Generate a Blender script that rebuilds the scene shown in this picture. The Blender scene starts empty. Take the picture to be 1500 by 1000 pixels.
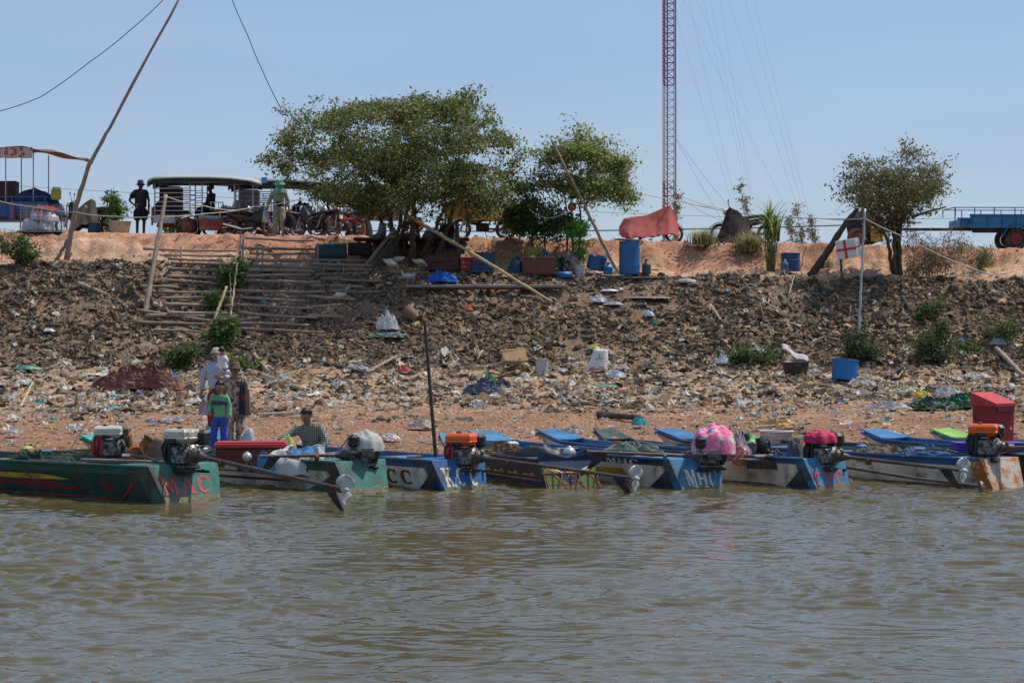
import bpy, bmesh, math, random
import numpy as np
from mathutils import Vector, Matrix, Euler
R = math.radians
random.seed(7)
RS = np.random.RandomState(7)
SC = bpy.context.scene
COL = SC.collection
# ---------------------------------------------------------------- camera
H = 2.35; F = 3400.0; YH = 480.0            # eye height, focal length in photo pixels, horizon row
cam = bpy.data.cameras.new('camera'); cam_o = bpy.data.objects.new('camera', cam); COL.objects.link(cam_o)
cam_o.location = (0, 0, H); cam_o.rotation_euler = (R(90), 0, 0)
cam.sensor_width = 36; cam.lens = F/1500*36; cam.shift_y = -(500-YH)/1500
cam.clip_start = .5; cam.clip_end = 6000
SC.camera = cam_o
# ---------------------------------------------------------------- sky and sun
SUN_EL, SUN_ROT = R(60), R(66)               # sun high, from the right and slightly behind the bank
W = bpy.data.worlds.new('World'); SC.world = W; W.use_nodes = True
wn, wl = W.node_tree.nodes, W.node_tree.links
bg = wn['Background']; bg.inputs[1].default_value = .11
sky = wn.new('ShaderNodeTexSky'); sky.sky_type = 'NISHITA'; sky.sun_disc = False
sky.sun_elevation = SUN_EL; sky.sun_rotation = SUN_ROT
sky.altitude = 0; sky.air_density = 1.0; sky.dust_density = .7; sky.ozone_density = 3.0
tc = wn.new('ShaderNodeTexCoord'); mp = wn.new('ShaderNodeMapping'); mp.inputs['Scale'].default_value = (1.2, 1.2, 7)
mp.inputs['Rotation'].default_value = (0, R(12), 0)
nz = wn.new('ShaderNodeTexNoise'); nz.inputs['Scale'].default_value = 2.2; nz.inputs['Detail'].default_value = 5
rp = wn.new('ShaderNodeValToRGB'); rp.color_ramp.elements[0].position = .4; rp.color_ramp.elements[0].color = (.62, .62, .62, 1); rp.color_ramp.elements[1].position = .8
rp.color_ramp.elements[1].color = (.85, .85, .85, 1)
mx = wn.new('ShaderNodeMixRGB'); sx_ = wn.new('ShaderNodeSeparateXYZ'); wl.new(tc.outputs['Generated'], sx_.inputs[0]); hz = wn.new('ShaderNodeValToRGB')
hz.color_ramp.elements[0].position = .0; hz.color_ramp.elements[0].color = (2.85, 3.75, 5.3, 1); hz.color_ramp.elements[1].position = .16; hz.color_ramp.elements[1].color = (1.95, 2.95, 4.75, 1)
wl.new(sx_.outputs[2], hz.inputs[0]); wl.new(hz.outputs[0], mx.inputs[2])
m3 = wn.new('ShaderNodeMapping'); m3.inputs['Scale'].default_value = (2.2, 2.2, 16); m3.inputs['Rotation'].default_value = (R(4), R(14), 0); n3 = wn.new('ShaderNodeTexNoise'); n3.inputs['Scale'].default_value = 1.6; n3.inputs['Detail'].default_value = 6
wl.new(tc.outputs['Generated'], m3.inputs[0]); wl.new(m3.outputs[0], n3.inputs[0]); r3 = wn.new('ShaderNodeValToRGB'); r3.color_ramp.elements[0].position = .42; r3.color_ramp.elements[1].position = .72; r3.color_ramp.elements[1].color = (.42, .42, .42, 1); wl.new(n3.outputs[0], r3.inputs[0])
cl_ = wn.new('ShaderNodeMixRGB'); cl_.inputs[2].default_value = (3.1, 3.75, 5.0, 1)
wl.new(tc.outputs['Generated'], mp.inputs[0]); wl.new(mp.outputs[0], nz.inputs[0]); wl.new(nz.outputs[0], rp.inputs[0])
wl.new(rp.outputs[0], mx.inputs[0]); wl.new(sky.outputs[0], mx.inputs[1]); wl.new(r3.outputs[0], cl_.inputs[0]); wl.new(mx.outputs[0], cl_.inputs[1]); wl.new(cl_.outputs[0], bg.inputs[0])
sl = bpy.data.lights.new('sun', 'SUN'); sl.energy = 3.3; sl.angle = R(.53); sl.color = (1, .955, .88)
so = bpy.data.objects.new('sun', sl); COL.objects.link(so)
sdir = Vector((math.sin(SUN_ROT)*math.cos(SUN_EL), math.cos(SUN_ROT)*math.cos(SUN_EL), math.sin(SUN_EL)))
so.rotation_euler = sdir.to_track_quat('Z', 'Y').to_euler()
SC.view_settings.view_transform = 'Standard'; SC.view_settings.look = 'None'
SC.view_settings.exposure = 0.3; SC.view_settings.gamma = 1
# ---------------------------------------------------------------- helpers
def P(px, py, D): return Vector(((px-750)/F*D, D, H+(YH-py)/F*D))
_T = RS.rand(64, 256, 256).astype(np.float32)
def vn(x, y, s=0):
    x = np.asarray(x, float); y = np.asarray(y, float)
    xi = np.floor(x).astype(int); yi = np.floor(y).astype(int); fx = x-xi; fy = y-yi
    fx = fx*fx*(3-2*fx); fy = fy*fy*(3-2*fy); T = _T[s % 64]
    a = T[xi & 255, yi & 255]; b = T[(xi+1) & 255, yi & 255]; c = T[xi & 255, (yi+1) & 255]; d = T[(xi+1) & 255, (yi+1) & 255]
    return (a*(1-fx)+b*fx)*(1-fy)+(c*(1-fx)+d*fx)*fy-.5
def fbm(x, y, s=0, o=4):
    r = 0; a = 1.
    for k in range(o): r = r+a*vn(x*2**k+k*17.3, y*2**k+k*5.1, s+k); a *= .5
    return r
def tag(o, label=None, cat=None, group=None, kind=None):
    if label: o['label'] = label
    if cat: o['category'] = cat
    if group: o['group'] = group
    if kind: o['kind'] = kind
    return o
def thing(name, loc, rz=0, label=None, cat=None, group=None, sc=1):
    o = bpy.data.objects.new(name, None); o.empty_display_size = .1; COL.objects.link(o)
    o.location = loc; o.rotation_euler = (0, 0, rz)
    if sc != 1: o.scale = (sc, sc, sc)
    return tag(o, label, cat, group)
def copy_tree(o, parent=None):
    c = o.copy(); COL.objects.link(c)
    if parent: c.parent = parent
    for ch in list(o.children): copy_tree(ch, c)
    return c
_M = {}
def M(name, col=(.5, .5, .5), rough=.75, var=.25, sc=6, metal=0, bump=.0, dirt=None, dirt_amt=.5, dsc=3, spec=.4, attr=None, trans=0, bsc=None):
    """procedural material: noise-varied colour, optional dirt patches, optional tint attribute"""
    if name in _M: return _M[name]
    m = bpy.data.materials.new(name); m.use_nodes = True; n, l = m.node_tree.nodes, m.node_tree.links
    b = n['Principled BSDF']; b.inputs['Roughness'].default_value = rough; b.inputs['Metallic'].default_value = metal
    b.inputs['Specular IOR Level'].default_value = spec
    t = n.new('ShaderNodeTexCoord'); no = n.new('ShaderNodeTexNoise'); no.inputs['Scale'].default_value = sc; no.inputs['Detail'].default_value = 6
    no.inputs['Roughness'].default_value = .6
    l.new(t.outputs['Object'], no.inputs['Vector'])
    cr = n.new('ShaderNodeValToRGB'); cr.color_ramp.elements[0].position = .3; cr.color_ramp.elements[1].position = .7
    cr.color_ramp.elements[0].color = (*[c*(1-var) for c in col], 1); cr.color_ramp.elements[1].color = (*[min(1, c*(1+var)) for c in col], 1)
    l.new(no.outputs[0], cr.inputs[0]); out = cr.outputs[0]
    if attr:
        a = n.new('ShaderNodeAttribute'); a.attribute_name = attr
        mm = n.new('ShaderNodeMixRGB'); mm.blend_type = 'MULTIPLY'; mm.inputs[0].default_value = 1
        l.new(out, mm.inputs[1]); l.new(a.outputs['Color'], mm.inputs[2]); out = mm.outputs[0]
    if dirt:
        d = n.new('ShaderNodeTexNoise'); d.inputs['Scale'].default_value = dsc; d.inputs['Detail'].default_value = 9; d.inputs['Roughness'].default_value = .7
        l.new(t.outputs['Object'], d.inputs['Vector'])
        dr = n.new('ShaderNodeValToRGB'); p = .72-.36*dirt_amt; dr.color_ramp.elements[0].position = p-.06; dr.color_ramp.elements[1].position = p+.1
        l.new(d.outputs[0], dr.inputs[0])
        dm = n.new('ShaderNodeMixRGB'); dm.inputs[2].default_value = (*dirt, 1); l.new(dr.outputs[0], dm.inputs[0]); l.new(out, dm.inputs[1]); out = dm.outputs[0]
    l.new(out, b.inputs['Base Color'])
    if bump:
        bu = n.new('ShaderNodeBump'); bu.inputs['Strength'].default_value = bump; bu.inputs['Distance'].default_value = .02
        bn = n.new('ShaderNodeTexNoise'); bn.inputs['Scale'].default_value = bsc or sc*4; bn.inputs['Detail'].default_value = 5
        l.new(t.outputs['Object'], bn.inputs['Vector']); l.new(bn.outputs[0], bu.inputs['Height']); l.new(bu.outputs[0], b.inputs['Normal'])
    if trans:
        tr = n.new('ShaderNodeBsdfTranslucent'); ms = n.new('ShaderNodeMixShader'); ms.inputs[0].default_value = trans
        l.new(out, tr.inputs[0]); l.new(b.outputs[0], ms.inputs[1]); l.new(tr.outputs[0], ms.inputs[2]); l.new(ms.outputs[0], n['Material Output'].inputs[0])
    _M[name] = m; return m
def npmesh(name, V, FC, mat, parent=None, attr=None, smooth=False):
    """mesh from numpy verts and an (n,k) face array, optional per-vertex colour"""
    me = bpy.data.meshes.new(name); V = np.asarray(V, np.float32); FC = np.asarray(FC, np.int32)
    me.vertices.add(len(V)); me.vertices.foreach_set('co', V.ravel())
    k = FC.shape[1]; me.loops.add(FC.size); me.loops.foreach_set('vertex_index', FC.ravel())
    me.polygons.add(len(FC)); me.polygons.foreach_set('loop_start', np.arange(0, FC.size, k, dtype=np.int32))
    me.polygons.foreach_set('use_smooth', np.full(len(FC), smooth, bool))
    me.update(calc_edges=True)
    if attr is not None:
        a = me.color_attributes.new('tint', 'FLOAT_COLOR', 'POINT')
        c = np.ones((len(V), 4), np.float32); c[:, :3] = attr; a.data.foreach_set('color', c.ravel())
    me.materials.append(mat)
    o = bpy.data.objects.new(name, me); COL.objects.link(o)
    if parent: o.parent = parent
    return o
class MB:
    def __init__(s): s.v = []; s.f = []; s.m = []; s.sm = []; s.mi = 0; s.smooth = False
    def add(s, vs, fs, M4=None):
        b = len(s.v)
        for v in vs:
            v = Vector(v); s.v.append(M4 @ v if M4 else v)
        for f in fs: s.f.append([b+i for i in f]); s.m.append(s.mi); s.sm.append(s.smooth)
        return s
    def box(s, c, d, rot=(0, 0, 0), taper=1):
        x, y, z = d[0]/2, d[1]/2, d[2]/2; t = taper
        vs = [(-x, -y, -z), (x, -y, -z), (x, y, -z), (-x, y, -z), (-x*t, -y*t, z), (x*t, -y*t, z), (x*t, y*t, z), (-x*t, y*t, z)]
        return s.add(vs, [(3, 2, 1, 0), (4, 5, 6, 7), (0, 1, 5, 4), (1, 2, 6, 5), (2, 3, 7, 6), (3, 0, 4, 7)], Matrix.Translation(c) @ Euler(rot).to_matrix().to_4x4())
    def cham(s, c, d, b=.02, rot=(0, 0, 0)):
        """box with chamfered edges, as stacked rings"""
        x, y, z = d[0]/2, d[1]/2, d[2]/2
        def ring(i, zz): return [(-x+i, -y+i+b, zz), (-x+i+b, -y+i, zz), (x-i-b, -y+i, zz), (x-i, -y+i+b, zz), (x-i, y-i-b, zz), (x-i-b, y-i, zz), (-x+i+b, y-i, zz), (-x+i, y-i-b, zz)]
        vs = ring(b, -z)+ring(0, -z+b)+ring(0, z-b)+ring(b, z); fs = [tuple(range(7, -1, -1)), tuple(range(24, 32))]
        for k in range(3):
            for i in range(8): j = (i+1) % 8; fs.append((k*8+i, k*8+j, k*8+8+j, k*8+8+i))
        return s.add(vs, fs, Matrix.Translation(c) @ Euler(rot).to_matrix().to_4x4())
    def tube(s, pts, r, n=8, cap=True, sx=1):
        pts = [Vector(p) for p in pts]; rr = r if isinstance(r, (list, tuple)) else [r]*len(pts); vs = []; fs = []; u = None
        for i, p in enumerate(pts):
            d = (pts[min(i+1, len(pts)-1)]-pts[max(i-1, 0)])
            d = d.normalized() if d.length > 1e-9 else Vector((0, 0, 1))
            if u is None: u = d.cross(Vector((0, 0, 1)) if abs(d.z) < .9 else Vector((1, 0, 0))).normalized()
            u = (u-d*u.dot(d)); u = u.normalized() if u.length > 1e-6 else d.orthogonal().normalized()
            w = d.cross(u)
            for k in range(n):
                a = 2*math.pi*k/n; vs.append(p+u*(math.cos(a)*rr[i])+w*(math.sin(a)*rr[i]*sx))
        for i in range(len(pts)-1):
            for k in range(n): j = (k+1) % n; fs.append((i*n+k, i*n+j, i*n+n+j, i*n+n+k))
        if cap: fs.append(tuple(range(n-1, -1, -1))); fs.append(tuple(range((len(pts)-1)*n, len(pts)*n)))
        return s.add(vs, fs)
    def lathe(s, prof, c=(0, 0, 0), n=20, rot=(0, 0, 0), cap=True):
        vs = []; fs = []
        for r, z in prof:
            for k in range(n): a = 2*math.pi*k/n; vs.append((r*math.cos(a), r*math.sin(a), z))
        for i in range(len(prof)-1):
            for k in range(n): j = (k+1) % n; fs.append((i*n+k, i*n+j, i*n+n+j, i*n+n+k))
        if cap: fs.append(tuple(range(n-1, -1, -1))); fs.append(tuple(range((len(prof)-1)*n, len(prof)*n)))
        return s.add(vs, fs, Matrix.Translation(c) @ Euler(rot).to_matrix().to_4x4())
    def torus(s, c, R0, r, rot=(0, 0, 0), n=24, m=8, sq=1):
        vs = []; fs = []
        for i in range(n):
            a = 2*math.pi*i/n
            for k in range(m): b = 2*math.pi*k/m; q = R0+r*math.cos(b); vs.append((q*math.cos(a), q*math.sin(a), r*sq*math.sin(b)))
        for i in range(n):
            for k in range(m): j = (i+1) % n; q = (k+1) % m; fs.append((i*m+k, j*m+k, j*m+q, i*m+q))
        return s.add(vs, fs, Matrix.Translation(c) @ Euler(rot).to_matrix().to_4x4())
    def ball(s, c, d, n=12, m=8, rot=(0, 0, 0), rough=0, seed=0):
        rg = random.Random(seed); vs = [(0, 0, -d[2]/2)]; fs = []
        for i in range(1, m):
            b = math.pi*i/m
            for k in range(n):
                a = 2*math.pi*k/n; q = 1+rough*(rg.random()-.5)
                vs.append((d[0]/2*math.sin(b)*math.cos(a)*q, d[1]/2*math.sin(b)*math.sin(a)*q, -d[2]/2*math.cos(b)*q))
        vs.append((0, 0, d[2]/2)); t = len(vs)-1
        for k in range(n):
            j = (k+1) % n; fs.append((0, 1+j, 1+k)); fs.append((t, t-n+k, t-n+j))
            for i in range(m-2): fs.append((1+i*n+k, 1+i*n+j, 1+(i+1)*n+j, 1+(i+1)*n+k))
        return s.add(vs, fs, Matrix.Translation(c) @ Euler(rot).to_matrix().to_4x4())
    def prism(s, poly, t, M4=None):
        """polygon in local xy, extruded from z=0 to z=t"""
        n = len(poly); vs = [(x, y, 0) for x, y in poly]+[(x, y, t) for x, y in poly]
        return s.add(vs, [tuple(range(n-1, -1, -1)), tuple(range(n, 2*n))]+[(i, (i+1) % n, n+(i+1) % n, n+i) for i in range(n)], M4)
    def loft(s, rings, close=True, cap=True):
        n = len(rings[0]); vs = [v for r in rings for v in r]; fs = []
        for i in range(len(rings)-1):
            for k in range(n if close else n-1): j = (k+1) % n; fs.append((i*n+k, i*n+j, i*n+n+j, i*n+n+k))
        if cap: fs.append(tuple(range(n-1, -1, -1))); fs.append(tuple(range((len(rings)-1)*n, len(rings)*n)))
        return s.add(vs, fs)
    def sheet(s, fn, nu, nv):
        vs = [fn(i/nu, j/nv) for i in range(nu+1) for j in range(nv+1)]; w = nv+1
        return s.add(vs, [(i*w+j, (i+1)*w+j, (i+1)*w+j+1, i*w+j+1) for i in range(nu) for j in range(nv)])
    def build(s, name, mat, parent=None, loc=None, rz=0, bevel=0, solid=0, fix=True):
        me = bpy.data.meshes.new(name); me.from_pydata([tuple(v) for v in s.v], [], s.f)
        for m in (mat if isinstance(mat, (list, tuple)) else [mat]): me.materials.append(m)
        me.polygons.foreach_set('material_index', s.m); me.polygons.foreach_set('use_smooth', s.sm)
        if fix:
            bm = bmesh.new(); bm.from_mesh(me); bmesh.ops.recalc_face_normals(bm, faces=bm.faces); bm.to_mesh(me); bm.free()
        o = bpy.data.objects.new(name, me); COL.objects.link(o)
        if parent: o.parent = parent
        if loc is not None: o.location = loc
        if rz: o.rotation_euler = (0, 0, rz)
        if solid: q = o.modifiers.new('s', 'SOLIDIFY'); q.thickness = solid
        if bevel: q = o.modifiers.new('b', 'BEVEL'); q.width = bevel; q.segments = 2; q.limit_method = 'ANGLE'
        return o
def sag(a, b, d, n=14):
    a, b = Vector(a), Vector(b); return [a.lerp(b, i/n)-Vector((0, 0, 4*d*(i/n)*(1-i/n))) for i in range(n+1)]
# ---------------------------------------------------------------- terrain
PXC = np.array([-400, 0, 250, 600, 900, 1250, 1500, 1900.])
DC = np.array([20, 35.4, 38, 43, 48, 53, 56, 57.5, 60.9, 61.6, 62.6, 63.05, 63.7, 66, 70])
def _zy(y, D): return H+(YH-np.array(y, float))/F*D
_top = [335, 337, 340, 343, 350, 357, 362, 368]
PROF = np.stack([np.full(8, -1.6), np.full(8, 0.), np.full(8, .17), np.full(8, .42), np.full(8, .74),
    _zy([565, 562, 562, 560, 560, 562, 566, 570], 53), _zy([536, 535, 537, 534, 535, 540, 545, 550], 56), _zy([500, 497, 500, 498, 500, 507, 512, 518], 57.5),
    _zy([388, 388, 385, 402, 403, 408, 412, 416], 60.9), _zy([382, 381, 378, 396, 398, 402, 405, 408], 61.6),
    _zy([373, 372, 368, 385, 386, 388, 390, 394], 62.6), _zy([356, 356, 356, 368, 372, 374, 376, 380], 63.05),
    _zy(_top, 63.7)-.03, _zy(_top, 63.7), _zy(_top, 63.7)])
def hbase(x, y):
    x = np.asarray(x, float); y = np.asarray(y, float)
    px = np.clip(750+F*x/np.maximum(y, 30), -400, 1900)
    zc = np.array([np.interp(px, PXC, PROF[k]) for k in range(len(DC))])     # (k, ...)
    yy = y+.35*vn(x*.5, y*0+3, 9)*(y > 52)*(y < 63)+.5*vn(x*1.1, y*0+7, 11)*np.clip((y-60.5)/1.5, 0, 1)*(y < 63.6)
    i = np.clip(np.searchsorted(DC, yy, side='right')-1, 0, len(DC)-2)
    t = np.clip((yy-DC[i])/(DC[i+1]-DC[i]), 0, 1)
    a = np.take_along_axis(zc, i[None], 0)[0]; b = np.take_along_axis(zc, (i+1)[None], 0)[0]
    return a*(1-t)+b*t
def amp(y): return np.interp(y, [34, 37, 45, 52, 56, 60, 61.5, 62.4, 63.2, 63.8, 66], [.02, .03, .07, .13, .2, .2, .06, .14, .2, .05, .03])
def hgt(x, y):
    x = np.asarray(x, float); y = np.asarray(y, float)
    far = np.clip((70-y)/4, 0, 1)
    return hbase(x, y)+amp(y)*far*(fbm(x*1.3+50, y*1.3, 20, 4)*.9)+.03*far*fbm(x*6, y*6, 30, 3)*(y > 36)
def gz(x, y): return float(hgt(np.array([x]), np.array([y]))[0])
def G(px, py, off=0):
    """where the line of sight through a photo pixel meets the ground"""
    D = np.arange(33, 68, .03); x = (px-750)/F*D; z = H+(YH-py)/F*D; h = hgt(x, D); k = np.nonzero(h >= z)[0]
    d = D[k[0]] if len(k) else 64.
    return Vector(((px-750)/F*d, d, gz((px-750)/F*d, d)+off))
def GD(px, D, off=0): x = (px-750)/F*D; return Vector((x, D, gz(x, D)+off))
def axis(parts):
    out = [np.arange(a, b, s) for a, b, s in parts]; return np.concatenate(out+[[parts[-1][1]]])
gx = axis([(-900, -60, 60), (-60, -20, 2), (-20, 20, .085), (20, 60, 2), (60, 900, 60)])
gy = axis([(8, 32, 4), (32, 52, .13), (52, 64.5, .06), (64.5, 72, .5), (72, 200, 16), (200, 3000, 400)])
X, Y = np.meshgrid(gx, gy); Z = hgt(X, Y)
crumb = np.interp(Y, [61, 62.2, 63.6, 64.5], [0, 1, 1, 0])      # eroded red bank: gullies and overhanging lumps
gul = np.abs(fbm(X*2.2, Y*.6, 41, 3))
Z = Z-crumb*.34*np.clip(.38-gul, 0, 1)+crumb*.10*fbm(X*5, Y*7, 45, 3)
nxx = len(gx); idx = (np.arange(len(gy)-1)[:, None]*nxx+np.arange(nxx-1)[None]).ravel()
FCE = np.stack([idx, idx+1, idx+1+nxx, idx+nxx], 1)
# natural ground colours: wet mud, brown beach, sandy rubble, dark soil between stones, red laterite, sand terrace
zc = [(34, (.10, .068, .042)), (36, (.19, .115, .07)), (40, (.25, .135, .082)), (45, (.285, .155, .092)), (47, (.33, .195, .12)), (50, (.42, .27, .165)), (54, (.40, .265, .165)), (56.3, (.20, .13, .085)), (60.6, (.17, .115, .08)),
      (61.2, (.36, .23, .145)), (62.5, (.50, .32, .20)), (62.9, (.47, .29, .18)), (63.15, (.40, .20, .12)), (64, (.42, .225, .14)), (70, (.4, .22, .14))]
Yn = Y+.9*fbm(X*.45, Y*.45, 50, 4)+.25*fbm(X*3, Y*3, 52, 3)
C = np.stack([np.interp(Yn, [q[0] for q in zc], [q[1][k] for q in zc]) for k in range(3)], -1)
spot = fbm(X*1.1+9, Y*2.2, 55, 4)
C = C*(1+.35*np.clip(spot, -.8, .8))[..., None]
gcol = C
def gmat():
    m = bpy.data.materials.new('earth'); m.use_nodes = True; n, l = m.node_tree.nodes, m.node_tree.links; b = n['Principled BSDF']
    b.inputs['Roughness'].default_value = .95; b.inputs['Specular IOR Level'].default_value = .15
    t = n.new('ShaderNodeTexCoord'); a = n.new('ShaderNodeAttribute'); a.attribute_name = 'tint'
    n1 = n.new('ShaderNodeTexNoise'); n1.inputs['Scale'].default_value = 20; n1.inputs['Detail'].default_value = 9; n1.inputs['Roughness'].default_value = .75
    r1 = n.new('ShaderNodeValToRGB'); r1.color_ramp.elements[0].position = .32; r1.color_ramp.elements[0].color = (.42, .37, .33, 1); r1.color_ramp.elements[1].position = .66; r1.color_ramp.elements[1].color = (1.6, 1.6, 1.6, 1)
    mm = n.new('ShaderNodeMixRGB'); mm.blend_type = 'MULTIPLY'; mm.inputs[0].default_value = 1
    l.new(t.outputs['Object'], n1.inputs[0]); l.new(n1.outputs[0], r1.inputs[0]); l.new(a.outputs['Color'], mm.inputs[1]); l.new(r1.outputs[0], mm.inputs[2])
    vo = n.new('ShaderNodeTexVoronoi'); vo.inputs['Scale'].default_value = 17; l.new(t.outputs['Object'], vo.inputs['Vector'])
    cr = n.new('ShaderNodeValToRGB'); cr.color_ramp.elements[0].position = .86; cr.color_ramp.elements[1].position = .92; cr.color_ramp.elements[0].color = (0, 0, 0, 1)
    sp = n.new('ShaderNodeSeparateColor'); l.new(vo.outputs['Color'], sp.inputs[0]); l.new(sp.outputs[0], cr.inputs[0])
    m2 = n.new('ShaderNodeMixRGB'); m2.inputs[2].default_value = (.55, .48, .40, 1)
    vd = n.new('ShaderNodeMath'); vd.operation = 'LESS_THAN'; vd.inputs[1].default_value = .35; l.new(vo.outputs['Distance'], vd.inputs[0])
    ml = n.new('ShaderNodeMath'); ml.operation = 'MULTIPLY'; l.new(cr.outputs[0], ml.inputs[0]); l.new(vd.outputs[0], ml.inputs[1])
    l.new(ml.outputs[0], m2.inputs[0]); l.new(mm.outputs[0], m2.inputs[1]); l.new(m2.outputs[0], b.inputs['Base Color'])
    bu = n.new('ShaderNodeBump'); bu.inputs['Strength'].default_value = .8; bu.inputs['Distance'].default_value = .05
    n2 = n.new('ShaderNodeTexNoise'); n2.inputs['Scale'].default_value = 11; n2.inputs['Detail'].default_value = 9; n2.inputs['Roughness'].default_value = .7
    l.new(t.outputs['Object'], n2.inputs[0]); l.new(n2.outputs[0], bu.inputs['Height']); l.new(bu.outputs[0], b.inputs['Normal'])
    return m
g = npmesh('ground', np.stack([X, Y, Z], -1).reshape(-1, 3), FCE, gmat(), attr=gcol.reshape(-1, 3), smooth=True)
tag(g, kind='structure')
# ---------------------------------------------------------------- water
def wave(x, y):
    z = 0; rg = np.random.RandomState(3)
    wx = x+.7*fbm(x*.9, y*.9, 3, 3); wy = y+.45*fbm(x*.9+9, y*.9, 5, 3)
    for k in range(16):
        L = .13*1.125**k; th = rg.normal(R(93), R(36)); a = .0030*L/.2*(.75+.5*rg.rand())*(1 if L < .45 else .45)
        z = z+a*np.sin(2*math.pi/L*(wx*math.cos(th)+wy*math.sin(th))+rg.rand()*6.28)
    gust = np.clip(.85+1.5*fbm(x*.16+4, y*.3, 8, 3), .25, 1.6)
    z = z+.010*fbm(x*1.7, y*3.6, 12, 3)+.006*fbm(x*3.6, y*9, 17, 2)
    return z*gust*(.82+.55*np.clip((y-17)/10, 0, 1))
wx_ = axis([(-900, -40, 80), (-40, -9, 1.0), (-9, 9, .045), (9, 40, 1.0), (40, 900, 80)])
wy_ = axis([(-300, 8, 22), (8, 14, .5), (14, 24, .03), (24, 37, .04), (37, 40, 1)])
X, Y = np.meshgrid(wx_, wy_); Z = wave(X, Y)*(np.abs(X) < 9.5)*(Y > 13.5)
nxx = len(wx_); idx = (np.arange(len(wy_)-1)[:, None]*nxx+np.arange(nxx-1)[None]).ravel()
def wmat():
    m = bpy.data.materials.new('river_water'); m.use_nodes = True; n, l = m.node_tree.nodes, m.node_tree.links; b = n['Principled BSDF']
    b.inputs['Roughness'].default_value = .035; b.inputs['IOR'].default_value = 1.33
    t = n.new('ShaderNodeTexCoord'); n1 = n.new('ShaderNodeTexNoise'); n1.inputs['Scale'].default_value = .5; n1.inputs['Detail'].default_value = 3
    r1 = n.new('ShaderNodeValToRGB'); r1.color_ramp.elements[0].color = (.082, .066, .025, 1); r1.color_ramp.elements[1].color = (.108, .084, .035, 1)
    l.new(t.outputs['Object'], n1.inputs[0]); l.new(n1.outputs[0], r1.inputs[0]); l.new(r1.outputs[0], b.inputs['Base Color'])
    mp = n.new('ShaderNodeMapping'); mp.inputs['Scale'].default_value = (1, 1.9, 1); l.new(t.outputs['Object'], mp.inputs[0])
    n2 = n.new('ShaderNodeTexNoise'); n2.inputs['Scale'].default_value = 7; n2.inputs['Detail'].default_value = 3; n2.inputs['Roughness'].default_value = .5
    bu = n.new('ShaderNodeBump'); bu.inputs['Strength'].default_value = .22; bu.inputs['Distance'].default_value = .02
    l.new(mp.outputs[0], n2.inputs[0]); l.new(n2.outputs[0], bu.inputs['Height']); l.new(bu.outputs[0], b.inputs['Normal'])
    return m
w = npmesh('river_water', np.stack([X, Y, Z], -1).reshape(-1, 3), np.stack([idx, idx+1, idx+1+nxx, idx+nxx], 1), wmat(), smooth=True)
tag(w, kind='structure')
# ---------------------------------------------------------------- stones
def hull(seed, n=11, flat=.6):
    rg = random.Random(seed); bm = bmesh.new()
    cs = [(x, y, z) for x in (-1, 1) for y in (-1, 1) for z in (-1, 1)]
    for x, y, z in cs:
        if rg.random() < .2: continue
        bm.verts.new((x*.62*rg.uniform(.35, 1), y*.42*rg.uniform(.35, 1), z*.34*flat*rg.uniform(.4, 1)))

    r = bmesh.ops.convex_hull(bm, input=bm.verts); bmesh.ops.delete(bm, geom=[e for e in r['geom_interior'] if isinstance(e, bmesh.types.BMVert)], context='VERTS')
    bmesh.ops.triangulate(bm, faces=bm.faces); bm.verts.ensure_lookup_table(); bm.verts.index_update()
    V = np.array([v.co[:] for v in bm.verts]); Fc = np.array([[v.index for v in f.verts] for f in bm.faces]); bm.free(); return V, Fc
HULLS = [hull(k, 8+k % 4, .55+.17*(k % 4)) for k in range(18)]
def rotm(ax, ay, az):
    cx, sx, cy, sy, cz, sz = np.cos(ax), np.sin(ax), np.cos(ay), np.sin(ay), np.cos(az), np.sin(az); Z = np.zeros_like(cx); O = np.ones_like(cx)
    A = np.stack([O, Z, Z, Z, cx, -sx, Z, sx, cx], -1).reshape(-1, 3, 3); B = np.stack([cy, Z, sy, Z, O, Z, -sy, Z, cy], -1).reshape(-1, 3, 3)
    C = np.stack([cz, -sz, Z, sz, cz, Z, Z, Z, O], -1).reshape(-1, 3, 3); return C @ B @ A
def scatter_arrays(x, y, s, col, tilt=.36, lift=.02):
    n = len(x); z = hgt(x, y)+s*lift*(1+3*RS.rand(n)**3); slope = np.arctan((hgt(x, y+.15)-hgt(x, y-.15))/.3)
    Rm = rotm(slope+RS.randn(n)*tilt, RS.randn(n)*tilt, RS.rand(n)*6.28)
    S = s[:, None]*(1+.8*(RS.rand(n, 3)-.5)); Vs = []; Fs = []; Cs = []; off = 0; which = RS.randint(0, len(HULLS), n)
    for h, (V, Fc) in enumerate(HULLS):
        k = np.nonzero(which == h)[0]
        if not len(k): continue
        VV = np.einsum('nij,nvj->nvi', Rm[k], V[None]*S[k][:, None])+np.stack([x[k], y[k], z[k]], -1)[:, None]
        Vs.append(VV.reshape(-1, 3)); Fs.append((Fc[None]+(np.arange(len(k))*len(V))[:, None, None]+off).reshape(-1, 3)); Cs.append(np.repeat(col[k], len(V), 0)); off += len(k)*len(V)
    return np.concatenate(Vs), np.concatenate(Fs), np.concatenate(Cs)
def stonecol(n):
    pal = np.array([(.105, .090, .072), (.15, .128, .102), (.062, .053, .043), (.205, .172, .135), (.125, .113, .095), (.25, .175, .115), (.46, .31, .19)])
    c = pal[RS.choice(7, n, p=[.24, .21, .15, .13, .11, .09, .07])]; return c*(1+.4*(RS.rand(n, 1)-.5))*np.array([1.16, 1.0, .84])
MST = M('stone', (1, 1, 1), .9, .28, 9, attr='tint', spec=.2, dirt=(.26, .17, .11), dirt_amt=.45, dsc=1.3)
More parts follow.
